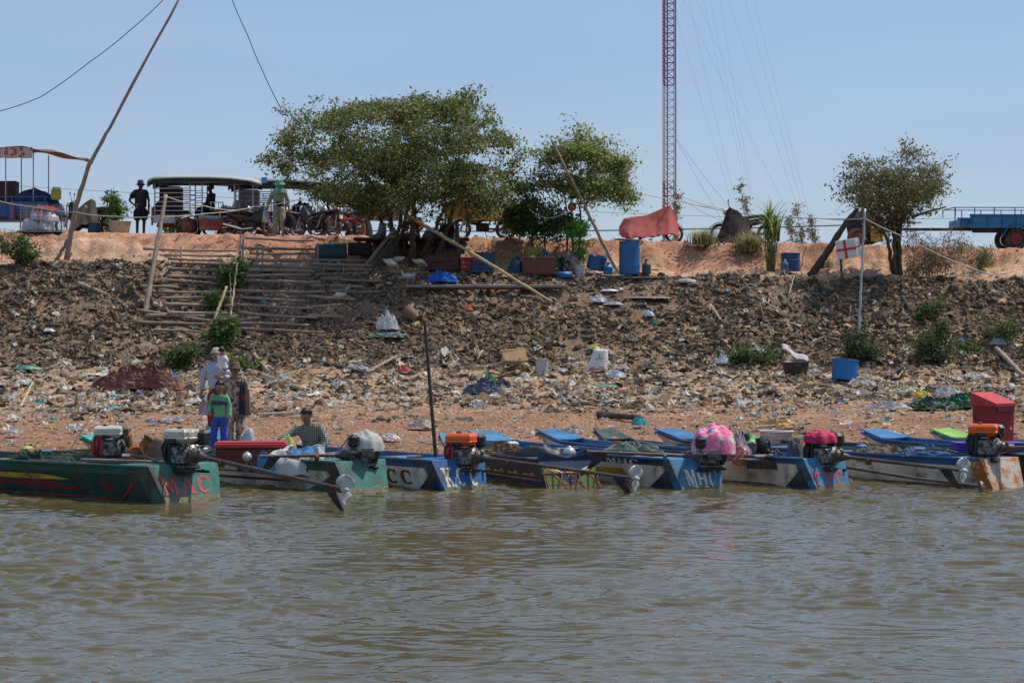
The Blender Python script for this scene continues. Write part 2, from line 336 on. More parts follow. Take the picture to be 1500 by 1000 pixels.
def place(n, y0, y1, s0, s1, dens=None):
    y = RS.uniform(y0, y1, n); x = RS.uniform(-1, 1, n)*(y/F*790+.3); s = s0*(s1/s0)**(RS.rand(n)**1.7)
    if dens is not None: k = RS.rand(n) < dens(x, y); x, y, s = x[k], y[k], s[k]
    return x, y, s
def rampmask(x, y): px = 750+F*x/y; return (px > 235) & (px < 455) & (y > 57.8)
xa, ya, sa = place(46000, 55.6, 61.0, .05, .25, lambda x, y: np.clip(.8+1.7*fbm(x*.55, y*.7, 60, 3), .15, 1)*np.where(rampmask(x, y), .28, 1))
xb, yb, sb = place(16000, 44.5, 56, .04, .26, lambda x, y: np.clip(np.interp(y, [44.5, 47, 50, 53, 56], [.05, .4, .85, .8, .95])+1.3*vn(x*.6, y*.6, 61), 0, 1))
xc, yc, sc_ = place(11000, 35.2, 56, .02, .075)
xd, yd, sd = place(1300, 60.9, 64.2, .03, .16, lambda x, y: np.clip(.3+1.5*vn(x*.7, y*.9, 63), 0, 1))
x = np.concatenate([xa, xb]); y = np.concatenate([ya, yb]); s = np.concatenate([sa, sb])
big = np.argsort(-s/y)[:260]; small = np.setdiff1d(np.arange(len(x)), big)
V, Fc, Cc = scatter_arrays(x[small], y[small], s[small], stonecol(len(small)))
o = npmesh('riprap_rubble', V, Fc, MST, attr=Cc); tag(o, 'dark grey broken rubble packed over the river bank slope', 'rubble', kind='stuff')
cp = stonecol(len(xc)); cp[RS.rand(len(xc)) < .45] = (.45, .36, .27); cp[RS.rand(len(xc)) < .12] = (.7, .65, .58)
V, Fc, Cc = scatter_arrays(xc, yc, sc_, cp)
o = npmesh('pebbles', V, Fc, MST, attr=Cc); tag(o, 'small pebbles strewn over the brown beach', 'pebbles', kind='stuff')
cd = np.array([(.42, .22, .13)])*(1+.5*(RS.rand(len(xd), 1)-.5)); k = RS.rand(len(xd)) < .3; cd[k] = (.45, .34, .24)
V, Fc, Cc = scatter_arrays(xd, yd, sd, cd)
o = npmesh('earth_clods', V, Fc, MST, attr=Cc); tag(o, 'red earth clods along the eroded bank edge', 'clods', kind='stuff')
bc = stonecol(260)
for j, i in enumerate(big):
    V, Fc, Cc = scatter_arrays(x[i:i+1], y[i:i+1], s[i:i+1]*1.25, bc[j:j+1], .35)
    c0 = V.mean(0); o = npmesh('riprap_stone', V-c0, Fc, MST, attr=Cc); o.location = c0
    zn = 'high on the riprap slope' if y[i] > 58.5 else ('low on the riprap slope' if y[i] > 55.8 else ('at the foot of the riprap' if y[i] > 52 else 'on the open shore')); q = x[i]/y[i]*F; sdn = 'far left' if q < -450 else ('left of the middle' if q < -150 else ('in the middle' if q < 150 else ('right of the middle' if q < 450 else 'far right')))
    tag(o, f'large angular stone {zn}, {sdn}', 'stone', f'large stones {zn} {sdn}')
# ---------------------------------------------------------------- lettering
def arc(cx, cy, ro, ri, a0, a1, n=14):
    o = [(cx+ro[0]*math.cos(R(a0+(a1-a0)*i/n)), cy+ro[1]*math.sin(R(a0+(a1-a0)*i/n))) for i in range(n+1)]
    q = [(cx+ri[0]*math.cos(R(a1+(a0-a1)*i/n)), cy+ri[1]*math.sin(R(a1+(a0-a1)*i/n))) for i in range(n+1)]
    return [[o[i], o[i+1], q[n-i-1], q[n-i]] for i in range(n)]
def rc(x0, y0, x1, y1): return [(x0, y0), (x1, y0), (x1, y1), (x0, y1)]
GL = {
 'C': arc(.44, .5, (.44, .5), (.22, .38), 48, 312)+[rc(.68, .62, .78, .98)],
 'M': [rc(0, 0, .26, .1), rc(0, .9, .24, 1), rc(.08, .1, .18, .9), [(.12, 1), (.36, 1), (.56, .36), (.47, .08)], [(.72, 1), (.80, 1), (.54, .08), (.47, .08), (.52, .36)], rc(.72, .1, .92, .9), rc(.62, 0, 1, .1), rc(.74, .9, 1, 1)],
 'A': [[(.08, .1), (.20, .1), (.50, .88), (.42, 1)], [(.42, 1), (.56, 1), (.90, .1), (.66, .1)], rc(.24, .3, .72, .4), rc(0, 0, .3, .1), rc(.58, 0, 1, .1)],
 'K': [rc(0, 0, .40, .1), rc(0, .9, .40, 1), rc(.09, .1, .31, .9), [(.31, .38), (.78, .9), (.66, .9), (.31, .54)], [(.44, .62), (.92, .1), (.64, .1), (.34, .46)], rc(.55, .9, .92, 1), rc(.55, 0, 1, .1)],
 'H': [rc(0, 0, .36, .1), rc(0, .9, .36, 1), rc(.07, .1, .28, .9), rc(.28, .44, .66, .56), rc(.66, .1, .88, .9), rc(.58, 0, .96, .1), rc(.58, .9, .96, 1)],
 'P': [rc(0, 0, .42, .1), rc(.1, .1, .32, .9), rc(0, .9, .36, 1)]+arc(.40, .72, (.46, .28), (.20, .16), -90, 90)}
def lettering(word, mapf, x0, x1, z0, z1, mat, parent, gap=.22, slant=0, name='lettering'):
    """each word is one mesh of slab letters; mapf(a, b, off) -> point on the painted surface"""
    m = MB(); n = len(word); w = (x1-x0)/(n+(n-1)*gap); k = 0
    for i, ch in enumerate(word):
        for poly in GL[ch]:
            k += 1; t = .004+.0005*(k % 9); vs = []
            for off in (0.001, t):
                for a, b in poly: vs.append(mapf(x0+i*w*(1+gap)+a*w+slant*b*w, z0+b*(z1-z0), off))
            q = len(poly); m.add(vs, [tuple(range(q-1, -1, -1)), tuple(range(q, 2*q))]+[(j, (j+1) % q, q+(j+1) % q, q+j) for j in range(q)])
    return m.build(name, mat, parent)
def patch(mapf, poly, mat, parent, t=.003, name='painted_stripe'):
    m = MB(); q = len(poly); vs = [mapf(a, b, o) for o in (.001, t) for a, b in poly]
    m.add(vs, [tuple(range(q-1, -1, -1)), tuple(range(q, 2*q))]+[(j, (j+1) % q, q+(j+1) % q, q+j) for j in range(q)])
    return m.build(name, mat, parent)
# ---------------------------------------------------------------- paint
GRIME = (.07, .058, .04); BD0 = .90
def paint(name, c, amt=.5, rough=.5, bump=.15): return M(name, c, rough, .28, 3.5, bump=bump, dirt=GRIME, dirt_amt=amt, dsc=2.6, spec=.45)
PT = dict(teal=paint('teal_paint', (.045, .20, .155), .6), tealb=paint('bright_teal_paint', (.02, .42, .32), .25), dgreen=paint('dark_green_paint', (.008, .042, .034), .55),
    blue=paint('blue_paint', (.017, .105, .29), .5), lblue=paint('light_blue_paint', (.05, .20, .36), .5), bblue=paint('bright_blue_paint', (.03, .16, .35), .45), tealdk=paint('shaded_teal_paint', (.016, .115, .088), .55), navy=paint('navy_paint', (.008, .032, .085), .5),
    white=paint('white_paint', (.74, .70, .62), .38), cream=paint('cream_paint', (.70, .60, .45), .42), brown=paint('rust_brown_paint', (.20, .075, .035), .55), red=paint('red_paint', (.42, .035, .02), .4),
    maroon=paint('maroon_paint', (.16, .02, .018), .4), yellow=paint('yellow_paint', (.60, .34, .03), .45), lime=paint('lime_paint', (.22, .42, .06), .35), pink=paint('faded_red_paint', (.58, .09, .08), .35),
    letw=paint('pale_lettering_paint', (.70, .62, .45), .45), olive=paint('olive_paint', (.13, .17, .02), .4), greyb=paint('grey_blue_paint', (.07, .17, .23), .4), black=paint('tar_paint', (.015, .015, .014), .3),
    rustw=M('rusty_white_paint', (.55, .50, .42), .6, .3, 5, bump=.2, dirt=(.42, .13, .015), dirt_amt=.72, dsc=4))
BAND = M('waterline_scum', (.20, .18, .12), .9, .5, 25, bump=.6)
WOODG = M('grey_wood', (.20, .165, .13), .85, .35, 7, bump=.4, dirt=(.06, .05, .04), dirt_amt=.3)
WOODB = M('brown_wood', (.16, .10, .06), .85, .35, 7, bump=.4)
def boat(label, pl, D, bow, W, cols, L=None, g=.44, deckc='blue', bowc='bblue', inner='blue', sterncol='blue', railc=None, split=.7, group='longtail boats moored along the shore', bowz=.55, band=True, wb=.74):
    """pl,D: pixel column and distance of the port corner of the stern; bow: (column, distance) of the bow tip"""
    p0 = Vector(((pl-750)/F*D, D, 0)); p1 = Vector(((bow[0]-750)/F*bow[1], bow[1], 0)); u = (p1-p0); LL = L or u.length; u.normalize()
    s = Vector((-u.y, u.x, 0)); s = -s if s.x < 0 else s
    rz = math.atan2(u.y, u.x); org = p0+s*W/2
    t = thing('longtail_boat', org, rz, label, 'boat', group); rake = .24
    N = 30
    def sec(tt):
        ws = np.interp(tt, [0, .35, .75, .9, 1], [.48, .54, .48, .34, .23])*W
        gg = np.interp(tt, [0, .3, .7, .88, .94, 1], [g, g-.01, g-.02, g+.0, g+(bowz-g)*.45, bowz]); kz = np.interp(tt, [0, .6, .8, .93, 1], [-.10, -.12, -.02, .18, bowz-.07])
        return ws, gg, kz
    ts = [0, .03, .08, .12]+[.12+.88*k/(N-1) for k in range(1, N)]
    def side(a, b, off=0, sgn=1):
        """a metres from the stern, b 0..1 up the side"""
        tt = max(0, min(1, a/LL)); ws, gg, kz = sec(tt); z = kz+(gg-kz)*b
        y = ws*(wb+(1-wb)*b)+off; x = tt*LL-rake*(1-b)*max(0, 1-tt*5)
        return Vector((x, sgn*y, z))
    rows = [1, split, .22, .10, 0]; rings = []
    for tt in ts:
        ws, gg, kz = sec(tt); a = tt*LL; r = [side(a, b) for b in rows]+[side(a, b, 0, -1) for b in rows[::-1]]
        f = min(kz+.05, gg-.03); iw = ws-.035
        r += [Vector((a, -iw, gg)), Vector((a, -iw*(wb+.04), f+.03)), Vector((a, iw*(wb+.04), f+.03)), Vector((a, iw, gg))]
        rings.append(r)
    m = MB(); m.loft(rings, cap=True); n = len(rings[0]); names = [cols[0], cols[1], cols[2], cols[3], 'black', cols[3], cols[2], cols[1], cols[0]]
    ml = []; idx = []
    def mi(nm):
        if nm not in ml: ml.append(nm)
        return ml.index(nm)
    for i in range(len(rings)-1):
        for k in range(n):
            if k >= 9: c = inner if k in (10, 11, 12) else (railc or cols[0])
            else: c = names[k]
            if i < 1 and sterncol and k in (0, 1, 2, 6, 7, 8): c = sterncol
            idx.append(mi(c))
    idx += [mi(inner)]*2; m.m = idx
    m.build('hull', [PT[c] for c in ml], t)
    # transom plate (raked), a few mm proud
    ws, gg, kz = sec(0)
    def tm(a, b, off=0):   # a 0..1 across, port to starboard, b 0..1 up
        z = kz+(gg-kz)*b; y = (ws*(wb+(1-wb)*b))*(1-2*a); return Vector((-rake*(1-b)-.004-off, y, z-off*.5))
    m = MB(); m.add([tm(0, 0), tm(1, 0), tm(1, 1), tm(0, 1), tm(0, 0, .02), tm(1, 0, .02), tm(1, 1, .02), tm(0, 1, .02)], [(0, 1, 2, 3), (7, 6, 5, 4), (0, 4, 5, 1), (1, 5, 6, 2), (2, 6, 7, 3), (3, 7, 4, 0)])
    tr = m.build('transom', PT[sterncol or 'blue'], t)
    tmo = lambda a, b, off: tm(a, b, off+.021)
    if band: patch(tmo, [(0.01, .08), (.99, .08), (.99, .31), (.7, .33), (.4, .29), (.01, .31)], BAND, tr, .006, 'scum_line')
    # stern deck, gunwale rails, bow deck, thwarts
    m = MB(); m.cham((.33, 0, gg-.02), (.62, 2*ws-.09, .03), .008); m.build('stern_deck', PT[deckc], t)
    for sg in (1, -1):
        m = MB(); m.tube([side(a*LL/24, 1, .012, sg)+Vector((0, 0, -.015)) for a in range(25)], .021, 6); m.build('rubbing_strake', PT[railc or cols[0]], t)
    m = MB(); m.sheet(lambda a, b: Vector((LL*(BD0+(1.005-BD0)*a), (2*b-1)*(sec(BD0+(1-BD0)*a)[0]+.012), sec(BD0+(1-BD0)*a)[1]+.012+.02*abs(2*b-1)**2-(.05*(1-a)))), 10, 4)
    bd = m.build('bow_deck', PT[bowc], t, solid=.03)
    for q in (.22, .42, .62):
        m = MB(); m.cham((q*LL, 0, g-.05), (.16, 2*sec(q)[0]-.08, .03), .006); m.build('thwart', WOODG, t)
    return dict(t=t, side=side, tm=tmo, tr=tr, L=LL, u=u, s=s, org=org, g=g, rz=rz, sec=sec, bd=bd)
def wpt(b, x, y, z): return b['org']+b['u']*x-b['s']*y+Vector((0, 0, z))    # boat-local -> world (y to port)
B = {}
B[1] = boat('large green boat nearest the camera with faded red letters MAC on its stern', 213, 31.1, (-420, 37.6), 1.34, ['tealdk', 'dgreen', 'dgreen', 'black'], L=8.2, g=.50, deckc='teal', bowc='teal', inner='dgreen', sterncol='teal', railc='tealdk', split=.78)
B[2] = boat('green boat with cream side and red box aboard, beside the white letters boat', 487, 33.2, (98, 38.4), .98, ['tealdk', 'cream', 'cream', 'dgreen'], deckc='teal', bowc='tealb', inner='teal', sterncol='teal', split=.72, bowz=.52)
B[3] = boat('blue and white boat with pale letters KCC on its stern', 629, 33.6, (258, 39.5), 1.0, ['blue', 'white', 'white', 'navy'], deckc='blue', bowc='bblue', inner='blue', sterncol='blue', railc='bblue', split=.76)
B[4] = boat('dark blue boat with orange and olive painted stern boards', 785, 34.0, (622, 38.6), .98, ['navy', 'navy', 'cream', 'brown'], deckc='navy', bowc='greyb', inner='blue', sterncol='navy', railc='navy', split=.66, g=.43)
B[5] = boat('blue boat with yellow side panel and pale letters MHC on its stern', 977, 33.9, (668, 39.4), .95, ['navy', 'cream', 'cream', 'brown'], deckc='lblue', bowc='lblue', inner='blue', sterncol='lblue', railc='blue', split=.78)
B[6] = boat('blue and white boat with faded red letters CPC on its stern', 1174, 34.0, (770, 40.0), .85, ['blue', 'cream', 'cream', 'brown'], deckc='lblue', bowc='bblue', inner='lblue', sterncol='lblue', railc='blue', split=.82)
B[7] = boat('long white and blue boat with rust stained pale stern at the right', 1432, 33.9, (945, 40.2), .86, ['blue', 'cream', 'cream', 'brown'], deckc='lblue', bowc='bblue', inner='lblue', sterncol='rustw', railc='blue', split=.78, band=False)
B[8] = boat('dark green boat behind the long blue and white boat', 1512, 34.9, (1110, 39.4), .9, ['dgreen', 'dgreen', 'brown', 'black'], deckc='dgreen', bowc='dgreen', inner='dgreen', sterncol='yellow', railc='dgreen', g=.44, bowz=.44)
B[9] = boat('small dark boat between two blue boats, its green bow painted with yellow waves', 1075, 36.2, (855, 40.3), .8, ['navy', 'navy', 'cream', 'brown'], deckc='navy', bowc='dgreen', inner='navy', sterncol='navy', g=.42)
B[10] = boat('blue boat with a red ring painted on its bow', 1640, 35.0, (1246, 40.0), .95, ['blue', 'cream', 'cream', 'brown'], bowc='bblue', inner='blue', sterncol='blue', g=.46)
B[11] = boat('boat with a lime green bow at the right end of the row', 1760, 35.4, (1348, 40.2), .95, ['greyb', 'cream', 'cream', 'brown'], bowc='lime', inner='greyb', sterncol='greyb', g=.46)
def sd(b): return lambda a, z, off: b['side'](a, z, off)
lettering('MAC', B[1]['tm'], .07, .88, .36, .74, PT['pink'], B[1]['tr'], .12)
lettering('KCC', B[3]['tm'], .1, .86, .30, .80, PT['letw'], B[3]['tr'], .26)
lettering('KCC', lambda a, z, off: B[3]['side'](-a, z, off), -1.55, -.56, .28, .68, PT['maroon'], B[3]['t'], .1, name='side_lettering')
lettering('MHC', B[5]['tm'], .2, .93, .24, .72, PT['letw'], B[5]['tr'], .1)
lettering('MHC', lambda a, z, off: B[5]['side'](-a, z, off), -1.65, -.75, .76, .92, PT['cream'], B[5]['t'], .1, name='side_lettering')
lettering('CPC', B[6]['tm'], .08, .9, .22, .66, PT['pink'], B[6]['tr'], .2)
def star(cx, cz, r, asp): return [(cx+(r if k % 2 == 0 else r*.42)*math.sin(math.pi*k/5), cz+asp*(r if k % 2 == 0 else r*.42)*math.cos(math.pi*k/5)) for k in range(10)]
s1 = sd(B[1])
patch(s1, star(.95, .5, .14, 1.5), PT['maroon'], B[1]['t'], name='painted_star')
def fill(mapf, x0, x1, f0, f1, mat, parent, t=.003, n=20, name='painted_stripe'):
    m = MB(); vs = []
    for i in range(n+1):
        x = x0+(x1-x0)*i/n
        for off in (.001, t): vs += [mapf(x, f0(x), off), mapf(x, f1(x), off)]
    fs = []
    for i in range(n): a = i*4; b = a+4; fs += [(a+2, b+2, b+3, a+3), (a, a+1, b+1, b), (a, b, b+2, a+2), (a+1, a+3, b+3, b+1)]
    fs += [(0, 2, 3, 1), (n*4, n*4+1, n*4+3, n*4+2)]; m.add(vs, fs); return m.build(name, mat, parent)
lin = lambda x0, y0, x1, y1: (lambda x: y0+(y1-y0)*min(1, max(0, (x-x0)/(x1-x0))))
fill(s1, 1.6, 7.5, lin(1.6, .60, 2.2, .58), lin(1.6, .601, 2.1, .70), PT['yellow'], B[1]['t'])
fill(s1, 1.35, 7.5, lin(1.35, .34, 3, .42), lin(1.35, .341, 1.9, .54), PT['maroon'], B[1]['t'])
fill(s1, .72, 7.5, lin(.7, .20, 2, .22), lin(.7, .225, 2, .245), PT['red'], B[1]['t'])
fill(s1, .42, .72, lin(.42, .55, .72, .20), lin(.42, .62, .72, .225), PT['red'], B[1]['t'])
s2 = sd(B[2])
fill(s2, 1.0, 5.5, lin(1, .38, 1.6, .37), lin(1, .381, 1.5, .44), PT['maroon'], B[2]['t'])
fill(s2, 1.5, 5.5, lin(1.5, .56, 3, .56), lin(1.5, .561, 2.2, .60), PT['maroon'], B[2]['t'])
fill(s2, 0.06, .9, lin(.06, .12, .9, .12), lin(.06, .70, .9, .12), PT['teal'], B[2]['t'], .002)
s3 = sd(B[3]); fill(s3, .06, .52, lin(.06, .06, .52, .05), lin(.06, .74, .52, .2), PT['navy'], B[3]['t'], .002)
s4 = sd(B[4])
fill(s4, .15, 4.5, lin(.1, .38, 4, .40), lin(.1, .42, 4, .44), PT['yellow'], B[4]['t'])
for k in range(5): patch(s4, [(.25+k*.55, .50), (.75+k*.55, .50), (.62+k*.55, .58), (.5+k*.55, .54), (.36+k*.55, .62)], PT['yellow'], B[4]['t'], .004)
fill(s4, .1, 3.5, lin(.1, .16, 3, .2), lin(.1, .24, 1.2, .30), PT['brown'], B[4]['t'])
tm4 = B[4]['tm']; tr4 = B[4]['tr']
# raised winged stern boards with olive panels and an orange star
for a0, a1, sg in ((0, .5, 1), (.5, 1, -1)):
    patch(tm4, [(a0+.01, .44), (a1-.01, .36), (a1-.01, .30), (a0+.01, .34)], PT['maroon'], tr4, .005)
    xs = lambda q: (q if sg == 1 else 1-q)
    patch(tm4, [(xs(.02), .32), (xs(.46), .33), (xs(.24), .58), (xs(.03), .80)], PT['olive'], tr4, .006, 'olive_panel')
    for dd, mt in ((0, 'yellow'), (.06, 'white')): patch(tm4, [(xs(.05), .86+dd-.06), (xs(.18), .74+dd-.06), (xs(.42), .56+dd), (xs(.20), .72+dd)], PT[mt], tr4, .008+dd*.02)
patch(tm4, star(.5, .62, .07, 1.8), PT['yellow'], tr4, .008, 'painted_star')
m = MB()
for sg in (1, -1): m.add([(-.01, 0, .42), (-.01, sg*.47, .42), (-.01, sg*.47, .53), (-.01, 0, .44), (-.035, 0, .42), (-.035, sg*.47, .42), (-.035, sg*.47, .53), (-.035, 0, .44)], [(0, 1, 2, 3), (7, 6, 5, 4), (0, 4, 5, 1), (1, 5, 6, 2), (2, 6, 7, 3), (3, 7, 4, 0)])
m.build('wing_board', PT['navy'], B[4]['t'])
RUST = M('rusty_rod', (.20, .06, .03), .8, .4, 12, dirt=(.06, .03, .02), dirt_amt=.4)
for k in range(7):
    y = .42-.14*k; m = MB(); m.tube([(-.12, y, .22), (-.42, y-.16 if k % 2 else y+.05, -.03)], .011, 6); m.build('guard_rod', RUST, B[4]['t'])
m = MB(); m.tube([(-.42, .46, -.02), (-.42, -.5, -.02)], .012, 6); m.tube([(-.12, .46, .22), (-.12, -.5, .22)], .012, 6); m.build('guard_frame', RUST, B[4]['t'])
s5 = sd(B[5])
fill(s5, .15, .72, lin(.15, .05, .72, .05), lin(.15, .70, .72, .16), PT['navy'], B[5]['t'], .002)
patch(s5, [(1.1, .46), (2.1, .44), (1.95, .62), (1.25, .65)], PT['yellow'], B[5]['t']); patch(s5, [(2.2, .44), (3.0, .42), (2.6, .60), (2.15, .62)], PT['yellow'], B[5]['t'])
patch(s5, [(1.15, .24), (3.1, .22), (2.9, .36), (1.3, .38)], PT['maroon'], B[5]['t'])
s6 = sd(B[6]); fill(s6, .12, .62, lin(.12, .04, .62, .04), lin(.12, .74, .62, .14), PT['navy'], B[6]['t'], .002)
fill(s6, .55, 5, lin(.5, .10, 5, .10), lin(.5, .11, .8, .24), PT['brown'], B[6]['t'], .002)
s7 = sd(B[7]); fill(s7, .3, 5.5, lin(.3, .10, 5, .10), lin(.3, .24, 5, .26), PT['brown'], B[7]['t'], .002)
# painted marks on the bows
def bowmap(b): return lambda a, c, off: Vector((b['L']*(BD0+(1.005-BD0)*a), (2*c-1)*(b['sec'](BD0+(1-BD0)*a)[0]), b['sec'](BD0+(1-BD0)*a)[1]+.028+off-.05*(1-a)+.02*abs(2*c-1)**2))
patch(bowmap(B[2]), star(.45, .5, .2, .9), PT['pink'], B[2]['bd'], .004, 'painted_star')
patch(bowmap(B[9]), [(.25, .1), (.35, .15), (.3, .3), (.4, .42), (.32, .55), (.42, .7), (.3, .9), (.12, .9), (.12, .1)], PT['yellow'], B[9]['bd'], .004, 'painted_wave')
patch(bowmap(B[4]), [(.2, .2), (.27, .2), (.27, .8), (.2, .8)], PT['yellow'], B[4]['bd'], .004, 'painted_stripe')
q = MB(); q.mi = 0; ring = arc(.5, .5, (.24, .3), (.15, .19), 0, 360, 18); bm_ = bowmap(B[10])
for pl_ in ring: q.add([bm_(a, c, .003) for a, c in pl_], [(0, 1, 2, 3)])
q.build('painted_ring', PT['pink'], B[10]['bd'], fix=False)
# mooring ropes on bows
ROPE = M('old_rope', (.36, .30, .22), .9, .3, 30)
for k, (px, py, px2, D1) in enumerate([(612, 645, 655, 38.2), (930, 645, 1000, 39.4), (745, 646, 820, 39.4)]):
    a = P(px, py, D1); b = P(px2, py+4, D1-.5); m = MB(); m.tube([a, a.lerp(b, .4)+Vector((0, 0, -.04)), b, b+Vector((-.2, .3, .03))], .012, 6)
    c = a.copy(); m.v = [v-c for v in m.v]; tag(m.build('mooring_rope', ROPE, loc=c), ['pale rope tied over the grey blue bow', 'thin rope lying over the bright blue bow left of the pink cover', 'pale rope across the blue bow in the middle of the row'][k], 'rope', 'ropes on the boat bows')
# ---------------------------------------------------------------- longtail engines
ALU = M('cast_aluminium', (.30, .29, .27), .5, .35, 11, metal=.6, bump=.3, dirt=(.035, .03, .025), dirt_amt=.55, dsc=9)
DARKM = M('greasy_black_metal', (.028, .026, .024), .5, .5, 9, metal=.3, bump=.3, dirt=(.10, .05, .03), dirt_amt=.4)
BLKP = M('black_plastic', (.02, .02, .021), .45, .3, 6)
STEEL = M('worn_steel', (.30, .29, .28), .35, .3, 8, metal=.8, dirt=(.12, .06, .03), dirt_amt=.4)
PIPE = M('dull_steel_pipe', (.12, .10, .09), .5, .3, 8, metal=.5, dirt=(.12, .05, .03), dirt_amt=.5)
PROP = M('propeller_metal', (.52, .52, .50), .42, .2, 8, metal=.3, dirt=(.20, .19, .16), dirt_amt=.4, dsc=8)
CHROME = M('chrome', (.75, .75, .75), .12, .05, 4, metal=1)
def enamel(n, c, amt=.3): return M(n, c, .32, .12, 4, dirt=GRIME, dirt_amt=amt, dsc=5, spec=.5)
def engine(label, pos, yaw, tank, shroud, L=2.6, pitch=8, sc=1, tiller=True, prop=True, bracket=True, cover=False, capc=None):
    t = thing('boat_engine', pos, yaw, label, 'boat engine', 'longtail engines on the boats', sc)
    m = MB(); m.smooth = False
    m.cham((0, 0, .20), (.26, .28, .24), .03); m.lathe([(.13, 0), (.13, .05), (.1, .08), (.06, .1)], (.13, 0, .20), 16, (0, R(90), 0)); m.cham((-.02, .17, .24), (.16, .12, .16), .02)
    for k in range(6): m.box((-.02, .24+.0, .17+.026*k), (.19, .09, .009))
    m.cham((0, 0, .06), (.32, .30, .04), .01); m.lathe([(.035, 0), (.035, .04)], (.05, -.145, .25), 10, (R(90), 0, 0)); m.cham((.06, -.15, .13), (.07, .03, .07), .01)
    m.build('engine_block', ALU, t)
    m = MB(); m.lathe([(.17, 0), (.175, .02), (.165, .07), (.12, .1)], (-.13, 0, .24), 20, (0, R(-90), 0)); m.box((-.09, 0, .24), (.05, .3, .3)); sh = m.build('recoil_cover', shroud, t)
    m = MB(); m.torus((-.232, 0, .24), .085, .012, (0, R(90), 0), 18, 6)
    for k in range(8): m.box((-.228, .055*math.cos(k*math.pi/4), .24+.055*math.sin(k*math.pi/4)), (.006, .05, .01), (k*math.pi/4, 0, 0))
    m.build('starter_grille', BLKP, sh)
    if not cover:
        m = MB(); m.cham((-.01, -.01, .405), (.40, .30, .05), .02); m.loft([[(x*.19-.01, y*.14-.01, .43) for x, y in ((-1, -1), (1, -1), (1, 1), (-1, 1))], [(x*.19-.01, y*.14-.01, .48) for x, y in ((-1, -1), (1, -1), (1, 1), (-1, 1))], [(x*.165-.01, y*.11-.01, .515) for x, y in ((-1, -1), (1, -1), (1, 1), (-1, 1))]])
        m.loft([[(x*.12-.01, y*.09-.01, .34) for x, y in ((-1, -1), (1, -1), (1, 1), (-1, 1))], [(x*.19-.01, y*.14-.01, .382) for x, y in ((-1, -1), (1, -1), (1, 1), (-1, 1))]])
        tk = m.build('fuel_tank', tank, t, bevel=.012)
        m = MB(); m.lathe([(.035, 0), (.035, .022), (.02, .03)], (-.06, 0, .512), 14); m.build('filler_cap', capc or BLKP, tk)
    m = MB(); m.cham((.17, .16, .41), (.16, .17, .19), .04); m.tube([(.13, .1, .36), (.05, .1, .33)], .03, 8); m.build('air_filter', BLKP, t)
    m = MB(); m.cham((.16, .15, .255), (.17, .13, .10), .03); m.tube([(.22, .06, .28), (.30, -.02, .27), (.33, -.05, .25)], .018, 8); m.build('muffler', STEEL, t)
    m = MB()
    for q in range(5): m.lathe([(.011, 0), (.011, .012)], (.045+.075*math.cos(q*1.2566), -.143, .215+.075*math.sin(q*1.2566)), 6, (R(90), 0, 0))
    m.tube([(-.16, -.13, .40), (-.2, -.17, .28), (-.12, -.18, .12), (.04, -.17, .06)], .010, 6); m.tube([(.2, -.1, .42), (.27, -.14, .30), (.22, -.17, .16)], .009, 6); m.cham((-.02, -.165, .37), (.12, .05, .06), .012); m.build('fuel_hose', DARKM, t)
    m = MB(); m.tube([(.10, -.16, .30), (.17, -.17, .34), (.2, -.15, .30), (.16, -.16, .26)], .012, 6); m.tube([(-.1, -.155, .36), (0, -.165, .31), (.08, -.16, .33)], .008, 5); m.tube([(-.12, -.15, .12), (.02, -.17, .1), (.1, -.15, .16)], .007, 5); m.build('throttle_cables', BLKP, t)
    c = math.cos(R(pitch)); s_ = math.sin(R(pitch)); d = Vector((c, 0, -s_)); o0 = Vector((.2, 0, .20))
    if bracket:
        m = MB(); m.cham((0, 0, .02), (.42, .34, .035), .008); m.tube([(0, 0, 0), (0, 0, -.26)], .028, 10); m.cham((0, 0, -.15), (.10, .14, .10), .01); m.box((.15, .15, -.0), (.3, .02, .03)); m.build('swivel_bracket', DARKM, t)
    if L:
        m = MB(); m.lathe([(.10, 0), (.085, .05), (.05, .14), (.034, .2)], o0, 14, (0, R(90+pitch), 0)); m.tube([o0+d*.18, o0+d*L], [.027, .022], 10); m.tube([o0+d*.45+Vector((0, 0, -.03)), o0+d*.5+Vector((0, 0, -.03))], .045, 10); m.build('drive_shaft', PIPE, t)
        e = o0+d*L
        m = MB(); m.loft([[e-d*.32+Vector((0, -.006, 0)), e-d*.14+Vector((0, -.006, -.01)), e-d*.14+Vector((0, .006, -.01)), e-d*.32+Vector((0, .006, 0))], [e-d*.2+Vector((0, -.005, -.14)), e-d*.06+Vector((0, -.005, -.14)), e-d*.06+Vector((0, .005, -.14)), e-d*.2+Vector((0, .005, -.14))], [e-d*.06+Vector((0, -.003, -.25)), e+d*.01+Vector((0, -.003, -.25)), e+d*.01+Vector((0, .003, -.25)), e-d*.06+Vector((0, .003, -.25))]]); m.build('skeg', DARKM, t)
        if prop:
            pr = MB(); pr.lathe([(.03, -.02), (.035, .03), (.012, .09)], e, 10, (0, R(90+pitch), 0)); hub = pr.build('propeller', PROP, t)
            for sg in (1, -1):
                q = MB(); q.smooth = True
                q.sheet(lambda a, b: e+d*(.03+(b-.5)*.05*sg)+Vector((0, 0, sg)).normalized()*(.02+.15*a)+Vector((.55*(b-.5)*.16*math.sin(math.pi*min(1, .12+a*.88))**.7, (b-.5)*.17*math.sin(math.pi*min(1, .12+a*.88))**.7, 0)), 10, 6)
                q.build('propeller_blade', PROP, hub, solid=.006)
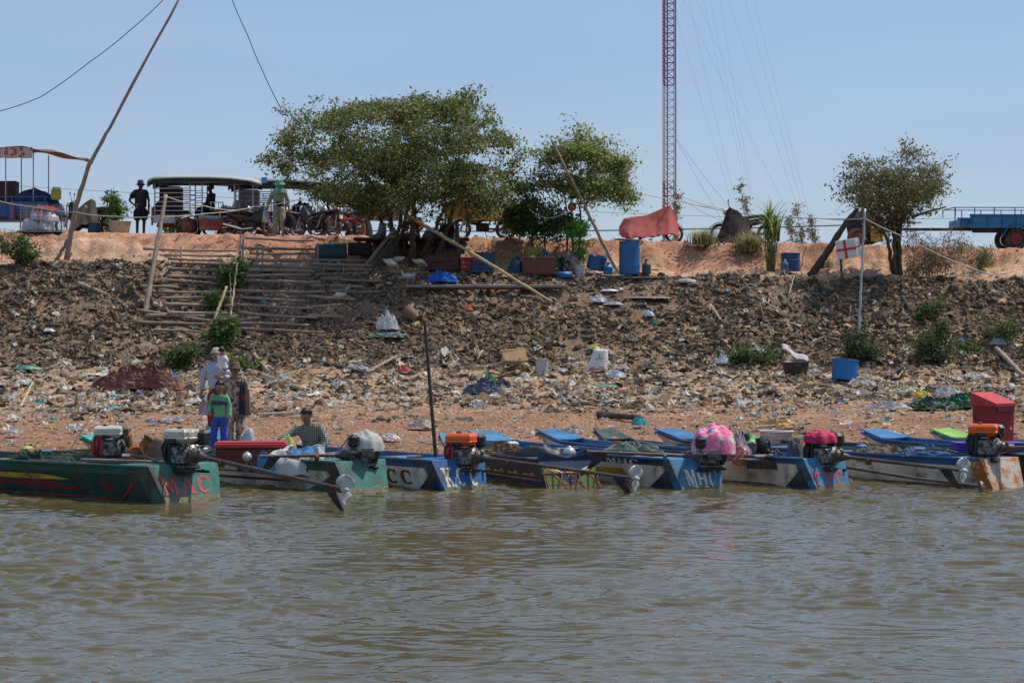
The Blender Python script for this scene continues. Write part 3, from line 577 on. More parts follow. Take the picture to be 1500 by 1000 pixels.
    if tiller:
        m = MB(); m.tube([(-.15, -.12, .08), (-.5, -.14, .16), (-.85, -.14, .17)], .014, 8); th = m.build('tiller', PIPE, t)
        m = MB(); m.tube([(-.78, -.14, .17), (-.92, -.14, .172)], .02, 8); m.build('handle_grip', CHROME, th)
    return t
TW = enamel('old_white_tank', (.62, .55, .45), .45); TO = enamel('orange_tank', (.80, .13, .02)); TR = enamel('honda_red', (.38, .02, .035), .25); TB = BLKP; CR = enamel('cream_tank', (.60, .57, .45), .3)
def yaw_to(a, b): v = Vector(b)-Vector(a); return math.atan2(v.y, v.x), math.degrees(math.atan2(-(v.z), math.hypot(v.x, v.y))), v.length
def eng_at(label, px, py, D, tip, tank, shroud, **k):
    a = P(px, py, D); b = P(*tip); y, p, l = yaw_to(a+Vector((0, 0, .2)), b); s = k.get('sc', 1)
    return engine(label, a, y, tank, shroud, L=l/s-.2, pitch=p, **k)
E = {}
E[1] = eng_at('greasy engine with a faded white tank over the letters MAC', 268, 690, 31.55, (503, 722, 29.7), TW, DARKM, sc=1.12)
E[2] = eng_at('engine wrapped in a grey sheet on the green boat', 530, 686, 33.7, (380, 668, 33.2), TB, BLKP, prop=False, tiller=False, cover=True)
E[3] = eng_at('engine with a clean bright orange tank on the letters KCC boat', 678, 690, 34.0, (928, 704, 32.9), TO, TR, sc=1.08)
E[5] = eng_at('engine hidden under a pink flowered cover on the MHC boat', 1040, 688, 34.2, (860, 660, 34.0), TB, BLKP, prop=False, tiller=False, cover=True, sc=1.0)
E[6] = eng_at('engine with a crimson cloth over its tank on the CPC boat', 1204, 688, 34.3, (1408, 692, 33.3), TR, DARKM, sc=1.08, cover=True)
E[7] = eng_at('dark engine with a dull orange tank on the rust stained boat', 1442, 676, 34.2, (1620, 660, 33.6), TO, BLKP, sc=1.08)
E[8] = engine('red engine with a cream tank lying in the large green boat', P(160, 677, 32.8), R(2), CR, TR, L=0, sc=1.0, bracket=False)
E[9] = eng_at('small engine with a black fan wheel and green cloth beside the basket', 1108, 672, 36.0, (1020, 668, 36.6), PT['lime'], DARKM, sc=.85, cover=True, prop=False, tiller=False)
m = MB(); a = P(1240, 684, 34.1); b = P(1436, 712, 33.4); m.tube([Vector((0, 0, 0)), (b-a)*.5+Vector((0, 0, -.02)), b-a], .022, 8); k_ = thing('spare_drive_shaft', a, 0, 'long black drive shaft hanging beside the white boat side', 'drive shaft'); m.build('shaft', PIPE, k_)
m = MB(); m.lathe([(.09, -.01), (.07, .03), (.02, .05)], b-a, 12, (0, R(90), 0)); m.build('propeller', M('brass', (.22, .2, .12), .5, .3, metal=.6), k_)
# rusty engine lump and tarp roll in the large green boat
ORU = M('orange_rust', (.36, .13, .03), .75, .5, 10, bump=.3, dirt=(.05, .03, .02), dirt_amt=.6, dsc=6)
k_ = thing('rusty_engine_casting', P(200, 677, 32.7), 0, 'rusty orange twin cylinder casting lying in the large green boat', 'engine part')
m = MB(); m.ball((0, 0, .13), (.3, .3, .28), 10, 7, rough=.15); m.lathe([(.09, 0), (.10, .1)], (.03, -.13, .13), 14, (R(90), 0, 0)); m.build('crankcase', ORU, k_)
for x_, r_ in ((-.09, -28), (.13, 32)):
    m = MB(); m.lathe([(.06, 0), (.062, .16), (.075, .165), (.075, .19), (.05, .19), (.05, .1)], (x_*.6, 0, .2), 14, (0, R(r_), 0), cap=False); m.build('cylinder', ORU, k_)
def cloth_lump(name, label, cat, base, rx, ry, h, mat, seed=0, group=None, fold=.25, n=34, rz=0, pw=1.0, kind=None, pts=None, crumple=0):
    """a crumpled cloth or bag thrown over something: dome with deep irregular folds and a ragged hem"""
    base = Vector(base); m = MB(); m.smooth = not crumple; s0 = seed*13.7; rj = random.Random(seed)
    def fn(u, v):
        a = 2*math.pi*u; r = v; rr = 1+fold*float(fbm(np.array([math.cos(a)*1.6+s0]), np.array([math.sin(a)*1.6]), 3, 3)[0])*1.4
        x = rx*rr*r*math.cos(a); y = ry*rr*r*math.sin(a)
        z = h*max(0, 1-r**2.2)**(.55*pw)*(1+fold*1.5*float(fbm(np.array([x*3/rx+s0]), np.array([y*3/ry+4]), 5, 4)[0]))+h*fold*.35*float(fbm(np.array([math.cos(a)*5+s0]), np.array([math.sin(a)*5+r*2]), 7, 2)[0])*r
        if crumple: x += rj.gauss(0, crumple*rx); y += rj.gauss(0, crumple*ry); z = max(z*(1+rj.gauss(0, crumple*4)), 0)+.004
        return (x, y, z)
    m.sheet(fn, n, max(10, n//2)); o = m.build(name, mat, loc=base, rz=rz, fix=False); return tag(o, label, cat, group, kind)
def flowers(name, base, cols_, sc):
    m = bpy.data.materials.new(name); m.use_nodes = True; n, l = m.node_tree.nodes, m.node_tree.links; b = n['Principled BSDF']; b.inputs['Roughness'].default_value = .8
    t = n.new('ShaderNodeTexCoord'); v = n.new('ShaderNodeTexVoronoi'); v.inputs['Scale'].default_value = sc; no = n.new('ShaderNodeTexNoise'); no.inputs['Scale'].default_value = sc*1.5
    ad = n.new('ShaderNodeMixRGB'); ad.blend_type = 'ADD'; ad.inputs[0].default_value = .12; l.new(t.outputs['Object'], ad.inputs[1]); l.new(no.outputs['Color'], ad.inputs[2]); l.new(ad.outputs[0], v.inputs['Vector'])
    r = n.new('ShaderNodeValToRGB'); r.color_ramp.interpolation = 'CONSTANT'; e = r.color_ramp.elements; e[0].color = (*cols_[0][1], 1); e[0].position = 0; e[1].position = 1; e[1].color = (*base, 1)
    for p, c in cols_[1:]: q = e.new(p); q.color = (*c, 1)
    q = e.new(cols_[-1][0]+.12); q.color = (*base, 1)
    l.new(v.outputs['Distance'], r.inputs[0]); l.new(r.outputs[0], b.inputs['Base Color']); return m
PINKF = flowers('pink_flowered_cloth', (.78, .16, .30), [(0, (.70, .62, .12)), (.22, (.60, .55, .5)), (.34, (.25, .10, .35)), (.42, (.80, .35, .45))], 6)
GREYC = M('grey_sheet', (.42, .41, .37), .85, .15, 4, bump=.3); DGREY = M('dark_grey_cloth', (.10, .09, .10), .9, .25, 6, bump=.3)
o = cloth_lump('engine_cover', 'pink flowered cloth covering the engine of the MHC boat', 'engine cover', P(1044, 664, 34.2), .32, .26, .40, PINKF, 3, 'cloths thrown over engines', .15, 54, pw=.62)
o = cloth_lump('engine_cover', 'grey sheet bundled over the engine on the green boat', 'engine cover', P(533, 660, 33.7), .28, .22, .28, GREYC, 5, 'cloths thrown over engines', .17, 54, pw=.65)
o = cloth_lump('engine_cover', 'crimson gathered cloth over the engine tank on the CPC boat', 'engine cover', P(1202, 648, 34.3), 0.24, .19, .17, M('crimson_cloth', (.50, .02, .09), .75, .25, 6), 6, 'cloths thrown over engines', .2, 50, pw=.5)
o = cloth_lump('engine_cover', 'yellow and green cloth over the small engine beside the basket', 'engine cover', P(1104, 654, 36), .19, .16, .16, flowers('lime_cloth', (.06, .35, .14), [(0, (.75, .75, .08)), (.3, (.65, .7, .1)), (.4, (.1, .5, .4))], 8), 8, 'cloths thrown over engines', .3, 36)
o = cloth_lump('draped_cloth', 'dark grey cloth draped over an orange life jacket on the CPC boat', 'cloth', P(1165, 672, 34.6), .14, .14, .30, DGREY, 9, None, .35, 30)
o = cloth_lump('life_jacket', 'orange life jacket under the dark cloth on the CPC boat', 'life jacket', P(1176, 674, 34.75), .17, .14, .24, M('orange_vest', (.65, .12, .03), .8, .3), 11, None, .3, 24)
o = cloth_lump('cloth_bundle', 'grey and red striped cloth bundle beside the pink cover', 'cloth', P(1080, 674, 35.2), .20, .18, .36, flowers('striped_bundle', (.20, .17, .20), [(0, (.45, .06, .05)), (.3, (.22, .2, .22)), (.4, (.42, .32, .30))], 5), 12, None, .35, 34)
# fan guard wheel
k_ = thing('fan_wheel', P(1083, 668, 35.0), R(-20), 'red spoked wheel guard beside the pink cover', 'wheel'); m = MB(); m.torus((0, 0, 0), .13, .012, (R(90), 0, 0), 24, 6)
for q in range(6): m.tube([(0, 0, 0), (.13*math.cos(q*1.05), 0, .13*math.sin(q*1.05))], .006, 5)
m.build('wheel_ring', enamel('red_wire', (.6, .05, .03)), k_)
k_ = thing('flywheel', P(1134, 668, 35.6), R(-30), 'black spoked flywheel on the small engine near the basket', 'wheel'); m = MB(); m.torus((0, 0, 0), .11, .014, (R(90), 0, 0), 24, 6)
for q in range(4): m.tube([(0, 0, 0), (.11*math.cos(q*1.57), 0, .11*math.sin(q*1.57))], .011, 5)
m.build('wheel_ring', DARKM, k_)
# wicker-like plastic basket on the shore
k_ = thing('plastic_basket', G(1137, 662), 0, 'pale pink round plastic lattice basket behind the CPC boat', 'basket')
BK = M('pale_pink_plastic', (.55, .38, .33), .6, .15, 5)
m = MB()
for q in range(40):
    a = q*math.pi/20; m.box((.25*math.cos(a), .25*math.sin(a), .17), (.012, .022, .34), (0, R(7)*math.cos(0), a))
for z_ in (.03, .08, .13, .18, .23, .28): m.torus((0, 0, z_), .245+.03*(z_-.17)/.17, .007, n=36, m=4)
m.build('lattice_wall', BK, k_); m = MB(); m.torus((0, 0, .35), .285, .018, n=36, m=6); m.build('rim', M('white_plastic', (.62, .56, .52), .5, .1), k_)
m = MB(); m.lathe([(.23, 0), (.22, .012)], (0, 0, 0), 24); m.build('base', BK, k_)
# lid leaning on the basket's top
# boxes: red toolbox chest, purple crate, red storage box, red plank seat
RED = M('red_box_paint', (.30, .018, .02), .5, .12, 4, bump=.1, dirt=GRIME, dirt_amt=.15); REDL = M('red_lid_paint', (.52, .04, .035), .45, .12, 4)
p = P(1455, 655, 36.2); k_ = thing('red_bin', p, R(38), 'tall red lidded bin standing on the boat at the right', 'bin')
m = MB(); m.loft([[(x*.215, y*.22, 0) for x, y in ((-1, -1), (1, -1), (1, 1), (-1, 1))], [(x*.23, y*.235, .66) for x, y in ((-1, -1), (1, -1), (1, 1), (-1, 1))]]); m.build('body', RED, k_, bevel=.015)
m = MB(); m.loft([[(x*.245, y*.25, .64) for x, y in ((-1, -1), (1, -1), (1, 1), (-1, 1))], [(-.245, -.25, .70), (.245, -.25, .70), (.245, .25, .86), (-.245, .25, .86)]]); m.build('lid', REDL, k_, bevel=.01)
m = MB(); m.box((.0, -.25, .60), (.40, .03, .07)); m.build('handle_slot', M('dark_red', (.12, .02, .02), .6, .2), k_)
m = MB(); m.lathe([(.022, 0), (.022, .012)], (.13, -.228, .30), 14, (R(90), 0, 0)); m.build('lock', CHROME, k_)
k_ = thing('purple_crate', P(1446, 661, 35.3), R(4), 'purple plastic crate lying behind the rightmost engine', 'crate')
PUR = M('purple_plastic', (.10, .035, .30), .45, .15, 5)
m = MB(); m.box((0, 0, .06), (1.0, .34, .12), taper=1.04); m.build('body', PUR, k_, bevel=.01); m = MB(); m.cham((0, 0, .135), (1.06, .38, .03), .008); m.build('rim', PUR, k_)
for x_ in (-.3, .3): m = MB(); m.cham((x_, -.19, .10), (.14, .03, .06), .01); m.build('latch', PUR, k_)
k_ = thing('red_chest', P(366, 676, 34.6), R(5), 'flat red ribbed chest lying across the green boat', 'chest')
m = MB(); m.box((0, 0, .10), (1.00, .40, .20)); m.build('body', PT['maroon'], k_, bevel=.01); m = MB(); m.cham((.02, 0, .245), (1.08, .46, .07), .012); m.cham((.02, 0, .293), (1.02, .40, .025), .01); m.build('lid', enamel('red_lid', (.45, .04, .03), .25), k_)
# shields / boards / bags in the green boat
k_ = thing('painted_board', P(392, 692, 33.6), R(12), 'small curved board painted yellow white and blue in the green boat', 'board')
m = MB(); pr = lambda a: (.13+.10*a); m.prism([(-.16, 0), (.12, 0), (.10, .16), (.02, .28), (-.06, .33), (-.14, .24)], .02, Matrix.Rotation(R(80), 4, 'X')); m.build('blue_back', PT['bblue'], k_)
m = MB(); m.prism([(-.15, .01), (.07, .01), (.05, .16), (-.03, .30), (-.10, .27)], .006, Matrix.Translation((0, -.006, 0)) @ Matrix.Rotation(R(80), 4, 'X')); m.build('white_field', PT['white'], k_)
m = MB(); m.prism([(-.14, .02), (-.02, .02), (0, .14), (-.07, .27), (-.12, .22)], .006, Matrix.Translation((0, -.012, .001)) @ Matrix.Rotation(R(80), 4, 'X')); m.build('yellow_field', PT['yellow'], k_)
k_ = thing('plastic_tub', P(462, 688, 34.0), R(-10), 'translucent white square tub tilted in front of the crouching man', 'tub')
TUBM = M('translucent_plastic', (.62, .66, .68), .35, .1, 5, trans=.3)
m = MB(); m.smooth = False; RT = Euler((R(-18), R(-22), 0)).to_matrix().to_4x4()
o8 = [(-.15, -.12, 0), (.15, -.12, 0), (.15, .12, 0), (-.15, .12, 0)]; o9 = [(x*1.2, y*1.2, .30) for x, y, z in o8]; i8 = [(x*.93, y*.93, .015) for x, y, z in o8]; i9 = [(x*1.15, y*1.15, .30) for x, y, z in o8]
rg_ = [[RT @ Vector(v) for v in r] for r in (o8, o9, i9, i8)]; m.loft(rg_, cap=True); m.build('body', TUBM, k_); m = MB()
for a in range(4): m.tube([RT @ Vector(o9[a]), RT @ Vector(o9[(a+1) % 4])], .012, 6)
m.build('rim', M('white_rim', (.7, .7, .7), .4, .1), k_)
cloth_lump('striped_sack', 'blue white and brown striped sacks heaped in the green boat', 'sacks', P(430, 694, 33.9), .46, .26, .40, flowers('striped_sack', (.55, .52, .48), [(0, (.02, .18, .38)), (.3, (.10, .06, .05)), (.42, (.6, .58, .55))], 2.5), 15, None, .3, 36)
cloth_lump('cloth_pile', 'brown and purple rags piled beside the red chest', 'rags', P(412, 682, 34.3), .26, .2, .17, flowers('rag_pile', (.10, .07, .08), [(0, (.30, .20, .15)), (.35, (.13, .08, .12))], 6), 16, None, .45, 32)
cloth_lump('tarpaulin_roll', 'brown tarpaulin roll lying behind the greasy engine', 'tarpaulin', P(232, 676, 33.2), .50, .2, .34, M('brown_tarp', (.22, .145, .095), .85, .2, 4, bump=.4), 17, None, .3, 44)
cloth_lump('black_bag', 'black plastic sheet heaped in the dark blue boat', 'plastic sheet', P(792, 668, 35.2), .36, .2, .16, M('black_sheet', (.02, .021, .025), .5, .3), 18, None, .4, 36)
for k, (px, py, D, r_) in enumerate([(834, 662, 35.6, .10), (362, 668, 33.5, .07)]):
    m = MB(); m.smooth = True; m.ball((0, 0, r_*.9), (r_*2, r_*2, r_*1.9), 16, 10); m.ball((0, 0, r_*1.85), (r_*.6, r_*.6, r_*.3), 10, 6)
    tag(m.build('metal_bowl', M('aluminium_bowl', (.6, .6, .58), .3, .1, 4, metal=.6), loc=P(px, py, D)-Vector((0, 0, r_))), ['shiny round metal pot in the dark blue boat', 'small shiny round lid beside the red chest'][k], 'pot')
m = MB(); m.tube([(0, 0, 0), (-.38, .1, -.22)], [.055, .06], 12); tag(m.build('black_pipe', BLKP, loc=P(862, 660, 34.6)), 'short black pipe end resting on the painted stern boards', 'pipe')
# planks laid across boats
for k, (a, b, w_, lab) in enumerate([((120, 676, 32.3), (252, 679, 31.7), .12, 'weathered plank on the gunwale of the large green boat'), ((1083, 675, 34.9), (1180, 677, 34.5), .10, 'narrow grey plank lying along the CPC boat'), ((1095, 681, 34.7), (1140, 682, 34.6), .2, 'short black block hanging on the side of the CPC boat')]):
    a = P(*a); b = P(*b); mid = (a+b)/2; v = b-a; m = MB(); m.cham((0, 0, 0), (v.length, w_, .045 if k < 2 else .13), .008)
    tag(m.build('plank' if k < 2 else 'fender_block', WOODG if k < 2 else DARKM, loc=mid+Vector((0, 0, .02)), rz=math.atan2(v.y, v.x)), lab, 'plank' if k < 2 else 'fender')
# iron stake behind the orange engine, thin pole in the teal bow, bamboo pole
m = MB(); a = P(640, 690, 34.4); b = P(622, 470, 34.4); m.tube([a-a, b-a], [.032, .024], 10); tag(m.build('mooring_stake', M('rusty_iron', (.09, .055, .045), .7, .3, 8, metal=.2), loc=a), 'tall rusty iron stake standing beside the orange engine', 'stake')
m = MB(); a = P(92, 676, 37.2); b = P(128, 618, 37.6); m.tube([a-a, b-a], [.014, .009], 6); tag(m.build('bamboo_rod', WOODG, loc=a), 'thin leaning rod in the teal bow', 'rod')
m = MB(); a = P(82, 661, 36.8); b = P(136, 658, 36.8); m.tube([a-a, b-a], .013, 6); tag(m.build('tiller_rod', DARKM, loc=a), 'thin black rod across the teal bow', 'rod')
m = MB(); a = P(1100, 668, 35.6); b = P(1152, 676, 35.0); m.tube([a-a, b-a], .02, 8); tag(m.build('alloy_tube', STEEL, loc=a), 'short steel tube beside the small engine', 'tube')
m = MB(); a = P(1356, 655, 37.5); b = P(1384, 662, 36.8); m.tube([a-a, b-a], .016, 6); tag(m.build('iron_rod', DARKM, loc=a), 'short black rod leaning on the lime green bow', 'rod')

# clutter lying inside the boats
for nm, cat, lab, px, py, D, rx, ry, h_, c, sd_ in [('folded_net', 'net', 'dark green net folded in the large green boat left of the red engine', 60, 677, 33.6, .5, .2, .14, (.02, .05, .035), 401), ('rag', 'rag', 'grey rag on the KCC boat left of the orange engine', 600, 684, 34.4, .2, .14, .10, (.22, .20, .18), 402), ('folded_net', 'net', 'brown net folded in the middle of the dark blue boat', 735, 668, 35.6, .4, .2, .14, (.13, .08, .05), 403), ('rag', 'rag', 'orange and tan rag on the stern deck of the MHC boat', 1003, 674, 34.6, .16, .12, .08, (.42, .22, .07), 404), ('folded_net', 'net', 'pale green net in the MHC boat', 925, 662, 36.0, .45, .2, .12, (.16, .20, .15), 405),
  ('rag', 'rag', 'brown sacking in the long blue and white boat', 1290, 666, 36.0, .4, .2, .13, (.20, .14, .09), 406), ('folded_net', 'net', 'blue net heaped before the rust stained stern', 1352, 668, 35.2, .4, .2, .12, (.05, .11, .20), 407), ('rag', 'rag', 'cream sacking beside the brown tarpaulin roll', 268, 672, 33.6, .2, .16, .16, (.40, .33, .24), 408), ('rag', 'rag', 'black cloth under the painted board in the green boat', 376, 690, 33.9, .3, .2, .12, (.03, .025, .03), 409), ('folded_net', 'net', 'grey net behind the white tub in the green boat', 480, 680, 34.2, .26, .16, .12, (.20, .20, .19), 410)]:
    cloth_lump(nm, lab, cat, P(px, py, D), rx, ry, h_, M(f'{nm}_{sd_}', c, .9, .35, 12, bump=.4), sd_, 'things lying in the boats', .5, 34, crumple=.02)
for k, (x0, y0, D0, x1, y1, D1, r, lab) in enumerate([(30, 674, 33.6, 200, 684, 32.2, .022, 'thin bamboo punting pole along the large green boat'), (700, 664, 36.0, 800, 672, 34.9, .022, 'bamboo pole lying in the dark blue boat'), (890, 655, 36.8, 1000, 668, 35.0, .022, 'bamboo pole lying along the MHC boat'), (1250, 660, 36.6, 1400, 672, 34.8, .022, 'bamboo pole lying along the long blue and white boat'), (560, 680, 34.9, 626, 684, 34.3, .018, 'wooden oar handle on the KCC boat')]):
    a = P(x0, y0, D0); b = P(x1, y1, D1); m = MB(); m.tube([a-a, (b-a)*.5+Vector((0, 0, .012)), b-a], [r, r, r*.7], 7); tag(m.build('punting_pole', WOODG if k % 2 else WOODB, loc=a), lab, 'pole', 'things lying in the boats')
for k, (px, py, D, c, lab) in enumerate([(905, 664, 36.2, (.55, .10, .04), 'small orange jerrycan in the MHC boat'), (750, 660, 36.4, (.60, .58, .52), 'small white jerrycan in the dark blue boat'), (1262, 664, 36.6, (.05, .12, .30), 'small blue jerrycan in the long blue and white boat'), (40, 668, 34.2, (.45, .40, .10), 'small yellow jerrycan in the large green boat')]):
    k_ = thing('jerrycan', P(px, py, D)-Vector((0, 0, .1)), R(20*k), lab, 'jerrycan', 'jerrycans in the boats'); m = MB(); m.cham((0, 0, .13), (.20, .13, .24), .03); m.tube([(-.05, 0, .25), (-.05, 0, .285), (.05, 0, .285), (.05, 0, .25)], .012, 6); m.build('body', M(f'can_{k}', c, .5, .15, dirt=GRIME, dirt_amt=.4), k_); m = MB(); m.lathe([(.022, 0), (.022, .025)], (.07, 0, .25), 10); m.build('cap', BLKP, k_)
# ---------------------------------------------------------------- people
SKIN = M('brown_skin', (.34, .175, .11), .55, .08, 6, spec=.35); SKIND = M('deep_brown_skin', (.13, .065, .042), .6, .08, 6, spec=.3)
HAIR = M('black_hair', (.012, .010, .009), .5, .3, 20); EYE = M('dark_eye', (.01, .01, .01), .2, 0); LIP = M('lips', (.20, .07, .055), .5, .1)
def skinmesh(name, nodes, edges, mat, parent, root, sub=1):
    me = bpy.data.meshes.new(name); ks = list(nodes); me.from_pydata([tuple(nodes[k][0]) for k in ks], [(ks.index(a), ks.index(b)) for a, b in edges], [])
    me.materials.append(mat); o = bpy.data.objects.new(name, me); COL.objects.link(o); o.parent = parent
    sk = o.modifiers.new('skin', 'SKIN'); sk.use_smooth_shade = True
    for i, k in enumerate(ks):
        r = nodes[k][1]; r = r if isinstance(r, tuple) else (r, r); v = me.skin_vertices[0].data[i]; v.radius = r; v.use_root = (k == root)
    s = o.modifiers.new('sub', 'SUBSURF'); s.levels = sub; s.render_levels = sub
    if name in ('shirt', 'trousers'):
        tx = bpy.data.textures.get('folds') or bpy.data.textures.new('folds', 'CLOUDS'); tx.noise_scale = .13; tx.noise_depth = 2
        s.levels = s.render_levels = 3; d = o.modifiers.new('folds', 'DISPLACE'); d.texture = tx; d.texture_coords = 'LOCAL'; d.strength = .045; d.mid_level = .5
    return o
def person(label, pos, rz, h, pose={}, top=None, top_long=True, bottom=None, bottom_len=1.0, hair='short', hat=None, skin=None, group=None, topfit=1.0, headyaw=0, headpitch=0, shoes=None, legs=True, botfit=1.0):
    """joint positions in units of height; the figure faces local -y; pose overrides joints"""
    skin = skin or SKIN; HS = 1.14 if h > 1.3 else (1.28 if h > 1 else 1.5); t = thing('person', pos, rz, label, 'person', group)
    J = dict(pel=(0, 0, .525), wai=(0, .0, .61), che=(0, .0, .72), nec=(0, .01, .83), hb=(0, -.002, .875), hd=(0, -.008, .925), ht=(0, .0, .965),
        shL=(.10, .01, .80), shR=(-.10, .01, .80), elL=(.125, .02, .63), elR=(-.125, .02, .63), wrL=(.135, -.02, .49), wrR=(-.135, -.02, .49), haL=(.137, -.035, .445), haR=(-.137, -.035, .445),
        hiL=(.055, 0, .50), hiR=(-.055, 0, .50), knL=(.06, -.01, .28), knR=(-.06, -.01, .28), anL=(.06, .02, .045), anR=(-.06, .02, .045), toL=(.068, -.075, .018), toR=(-.068, -.075, .018))
    J.update(pose); V = {k: Vector(v)*h for k, v in J.items()}; n = {}
    def a(k, r): n[k] = (V[k], r*h if not isinstance(r, tuple) else (r[0]*h, r[1]*h))
    a('pel', (.078, .058)); a('wai', (.066, .048)); a('che', (.083, .058)); a('nec', .032); a('hb', .034)
    for s in 'LR':
        a('sh'+s, .036); a('el'+s, .024); a('wr'+s, .016); a('ha'+s, (.020, .012))
        a('hi'+s, .050)
        if legs: a('kn'+s, .033); a('an'+s, .023); a('to'+s, (.022, .014))
    hd = V['hd']; Rh = Euler((headpitch, 0, headyaw)).to_matrix(); off = lambda x, y, z: V['hb']+Rh @ (Vector((x, y, z))*h*HS)
    n['jaw'] = (off(0, -.012, .018), .038*h*HS); n['face'] = (off(0, -.004, .052), (.047*h*HS, .053*h*HS)); n['crown'] = (off(0, .006, .082), (.040*h*HS, .045*h*HS))
    E_ = [('pel', 'wai'), ('wai', 'che'), ('che', 'nec'), ('nec', 'hb'), ('hb', 'jaw'), ('jaw', 'face'), ('face', 'crown')]
    for s in 'LR':
        E_ += [('che', 'sh'+s), ('sh'+s, 'el'+s), ('el'+s, 'wr'+s), ('wr'+s, 'ha'+s), ('pel', 'hi'+s)]
        if legs: E_ += [('hi'+s, 'kn'+s), ('kn'+s, 'an'+s), ('an'+s, 'to'+s)]
        d = (V['ha'+s]-V['wr'+s]).normalized(); sd_ = d.cross(Vector((0, 1, 0)) if abs(d.y) < .8 else Vector((0, 0, 1))).normalized(); nn = d.cross(sd_).normalized()
        for q in range(4):
            L_ = (.040, .046, .043, .034)[q]*h; b0 = V['ha'+s]+sd_*((q-1.5)*.0105*h)+d*.010*h
            b1 = b0+d*L_*.55; b2 = b1+(d*.8+nn*(.5 if s == 'L' else -.5)).normalized()*L_*.5
            n[f'f{s}{q}a'] = (b0, .0062*h); n[f'f{s}{q}b'] = (b1, .0052*h); n[f'f{s}{q}c'] = (b2, .0042*h); E_ += [('ha'+s, f'f{s}{q}a'), (f'f{s}{q}a', f'f{s}{q}b'), (f'f{s}{q}b', f'f{s}{q}c')]
        th = V['wr'+s].lerp(V['ha'+s], .35); n[f't{s}a'] = (th+sd_*.022*h+d*.008*h, .0065*h); n[f't{s}b'] = (th+sd_*.030*h+d*.032*h, .005*h); E_ += [('wr'+s, f't{s}a'), (f't{s}a', f't{s}b')]
    skinmesh('body', n, E_, skin, t, 'pel')
    for sx in (-1, 1):
        m = MB(); m.smooth = True; m.ball(off(sx*.018, -.054, .056), (.012*h, .008*h, .007*h), 8, 6); m.build('eye', EYE, t)
        m = MB(); m.smooth = True; m.ball(off(sx*.049, .004, .048), (.010*h, .022*h, .034*h), 8, 6); m.build('ear', skin, t)
    m = MB(); m.smooth = True; m.add([off(-.004, -.053, .058), off(.004, -.053, .058), off(.010, -.055, .034), off(-.010, -.055, .034), off(0, -.070, .036), off(0, -.055, .030)], [(0, 1, 4), (1, 2, 4), (2, 5, 4), (5, 3, 4), (3, 0, 4)]); m.build('nose', skin, t)
    m = MB(); m.smooth = True; m.ball(off(0, -.050, .020), (.030*h, .010*h, .008*h), 8, 5); m.build('mouth', LIP, t)
    if hair:
        m = MB(); m.smooth = True; vs = []
        def hf(u, v):
            a_ = 2*math.pi*u; b_ = math.pi*v; low = .60 if math.sin(a_) > -.2 else .33
            if hair == 'long': low = .85 if math.sin(a_) > -.1 else .38
            b_ = b_*low; k = 1+.06*float(vn(np.array([math.cos(a_)*4+3]), np.array([v*6+math.sin(a_)*4]), 2)[0])
            return off(.051*k*math.sin(b_)*math.cos(a_), .006+.059*k*math.sin(b_)*math.sin(a_), .060+.061*k*math.cos(b_))
        m.sheet(hf, 20, 8); m.build('hair', HAIR, t, solid=.006)
    if hat:
        kind, hm = hat; m = MB(); m.smooth = True; Mx = Matrix.Translation(off(0, .004, .078)) @ Rh.to_4x4()
        pr = {'bucket': [(.0, .062), (.035, .062), (.052, .045), (.058, .0), (.088, -.018), (.086, -.024), (.056, -.008)], 'wide': [(0, .06), (.04, .058), (.056, .03), (.060, 0), (.105, -.022), (.103, -.028), (.058, -.01)],
              'knit': [(0, .058), (.035, .054), (.056, .03), (.064, -.002), (.070, -.012), (.060, -.02)]}[kind]
        r_ = [[Mx @ (HS*.88*Vector((r*h*math.cos(2*math.pi*q/20), r*1.1*h*math.sin(2*math.pi*q/20), z*h-(.004*h*math.cos(4*math.pi*q/20) if r > .08 else 0)))) for q in range(20)] for r, z in pr]
        m.loft(r_, cap=False); m.build('hat', hm, t)
    if top:
        f = topfit; c = {}; 
        def b(k, r): c[k] = (V[k], (r[0]*h*f, r[1]*h*f) if isinstance(r, tuple) else r*h*f)
        c['hem'] = (V['pel'].lerp(V['wai'], -.25), (.096*h*f, .072*h*f)); b('wai', (.084, .064)); b('che', (.096, .068)); c['col'] = (V['che'].lerp(V['nec'], .75), (.05*h, .04*h)); ed = [('hem', 'wai'), ('wai', 'che'), ('che', 'col')]
        for s in 'LR':
            b('sh'+s, .046); c['el'+s] = (V['el'+s] if top_long else V['sh'+s].lerp(V['el'+s], .75), .036*h*f); ed += [('che', 'sh'+s), ('sh'+s, 'el'+s)]
            if top_long: c['wr'+s] = (V['el'+s].lerp(V['wr'+s], .92), .028*h*f); ed.append(('el'+s, 'wr'+s))
        skinmesh('shirt', c, ed, top, t, 'che')
    if bottom and legs:
        f = botfit; c = {}; c['wai'] = (V['pel'].lerp(V['wai'], .5), (.080*h*f, .060*h*f)); c['pel'] = (V['pel'], (.088*h*f, .068*h*f)); ed = [('wai', 'pel')]
        for s in 'LR':
            c['hi'+s] = (V['hi'+s], .060*h*f); ed.append(('pel', 'hi'+s)); kk = min(1, bottom_len*2); c['kn'+s] = (V['hi'+s].lerp(V['kn'+s], kk), .046*h*f); ed.append(('hi'+s, 'kn'+s))
            if bottom_len > .5: c['an'+s] = (V['kn'+s].lerp(V['an'+s], (bottom_len-.5)*2*.95), .038*h*f); ed.append(('kn'+s, 'an'+s))
        skinmesh('trousers', c, ed, bottom, t, 'pel')
    if shoes:
        for s in 'LR': m = MB(); m.smooth = True; m.tube([V['an'+s]+Vector((0, .02*h, -.03*h)), V['to'+s]+Vector((0, -.01*h, 0))], [.022*h, .022*h], 8); m.build('sandal', shoes, t)
    return t, V
CL = lambda n, c, v=.15, s=7: M(n, c, .85, v, s, bump=.2)
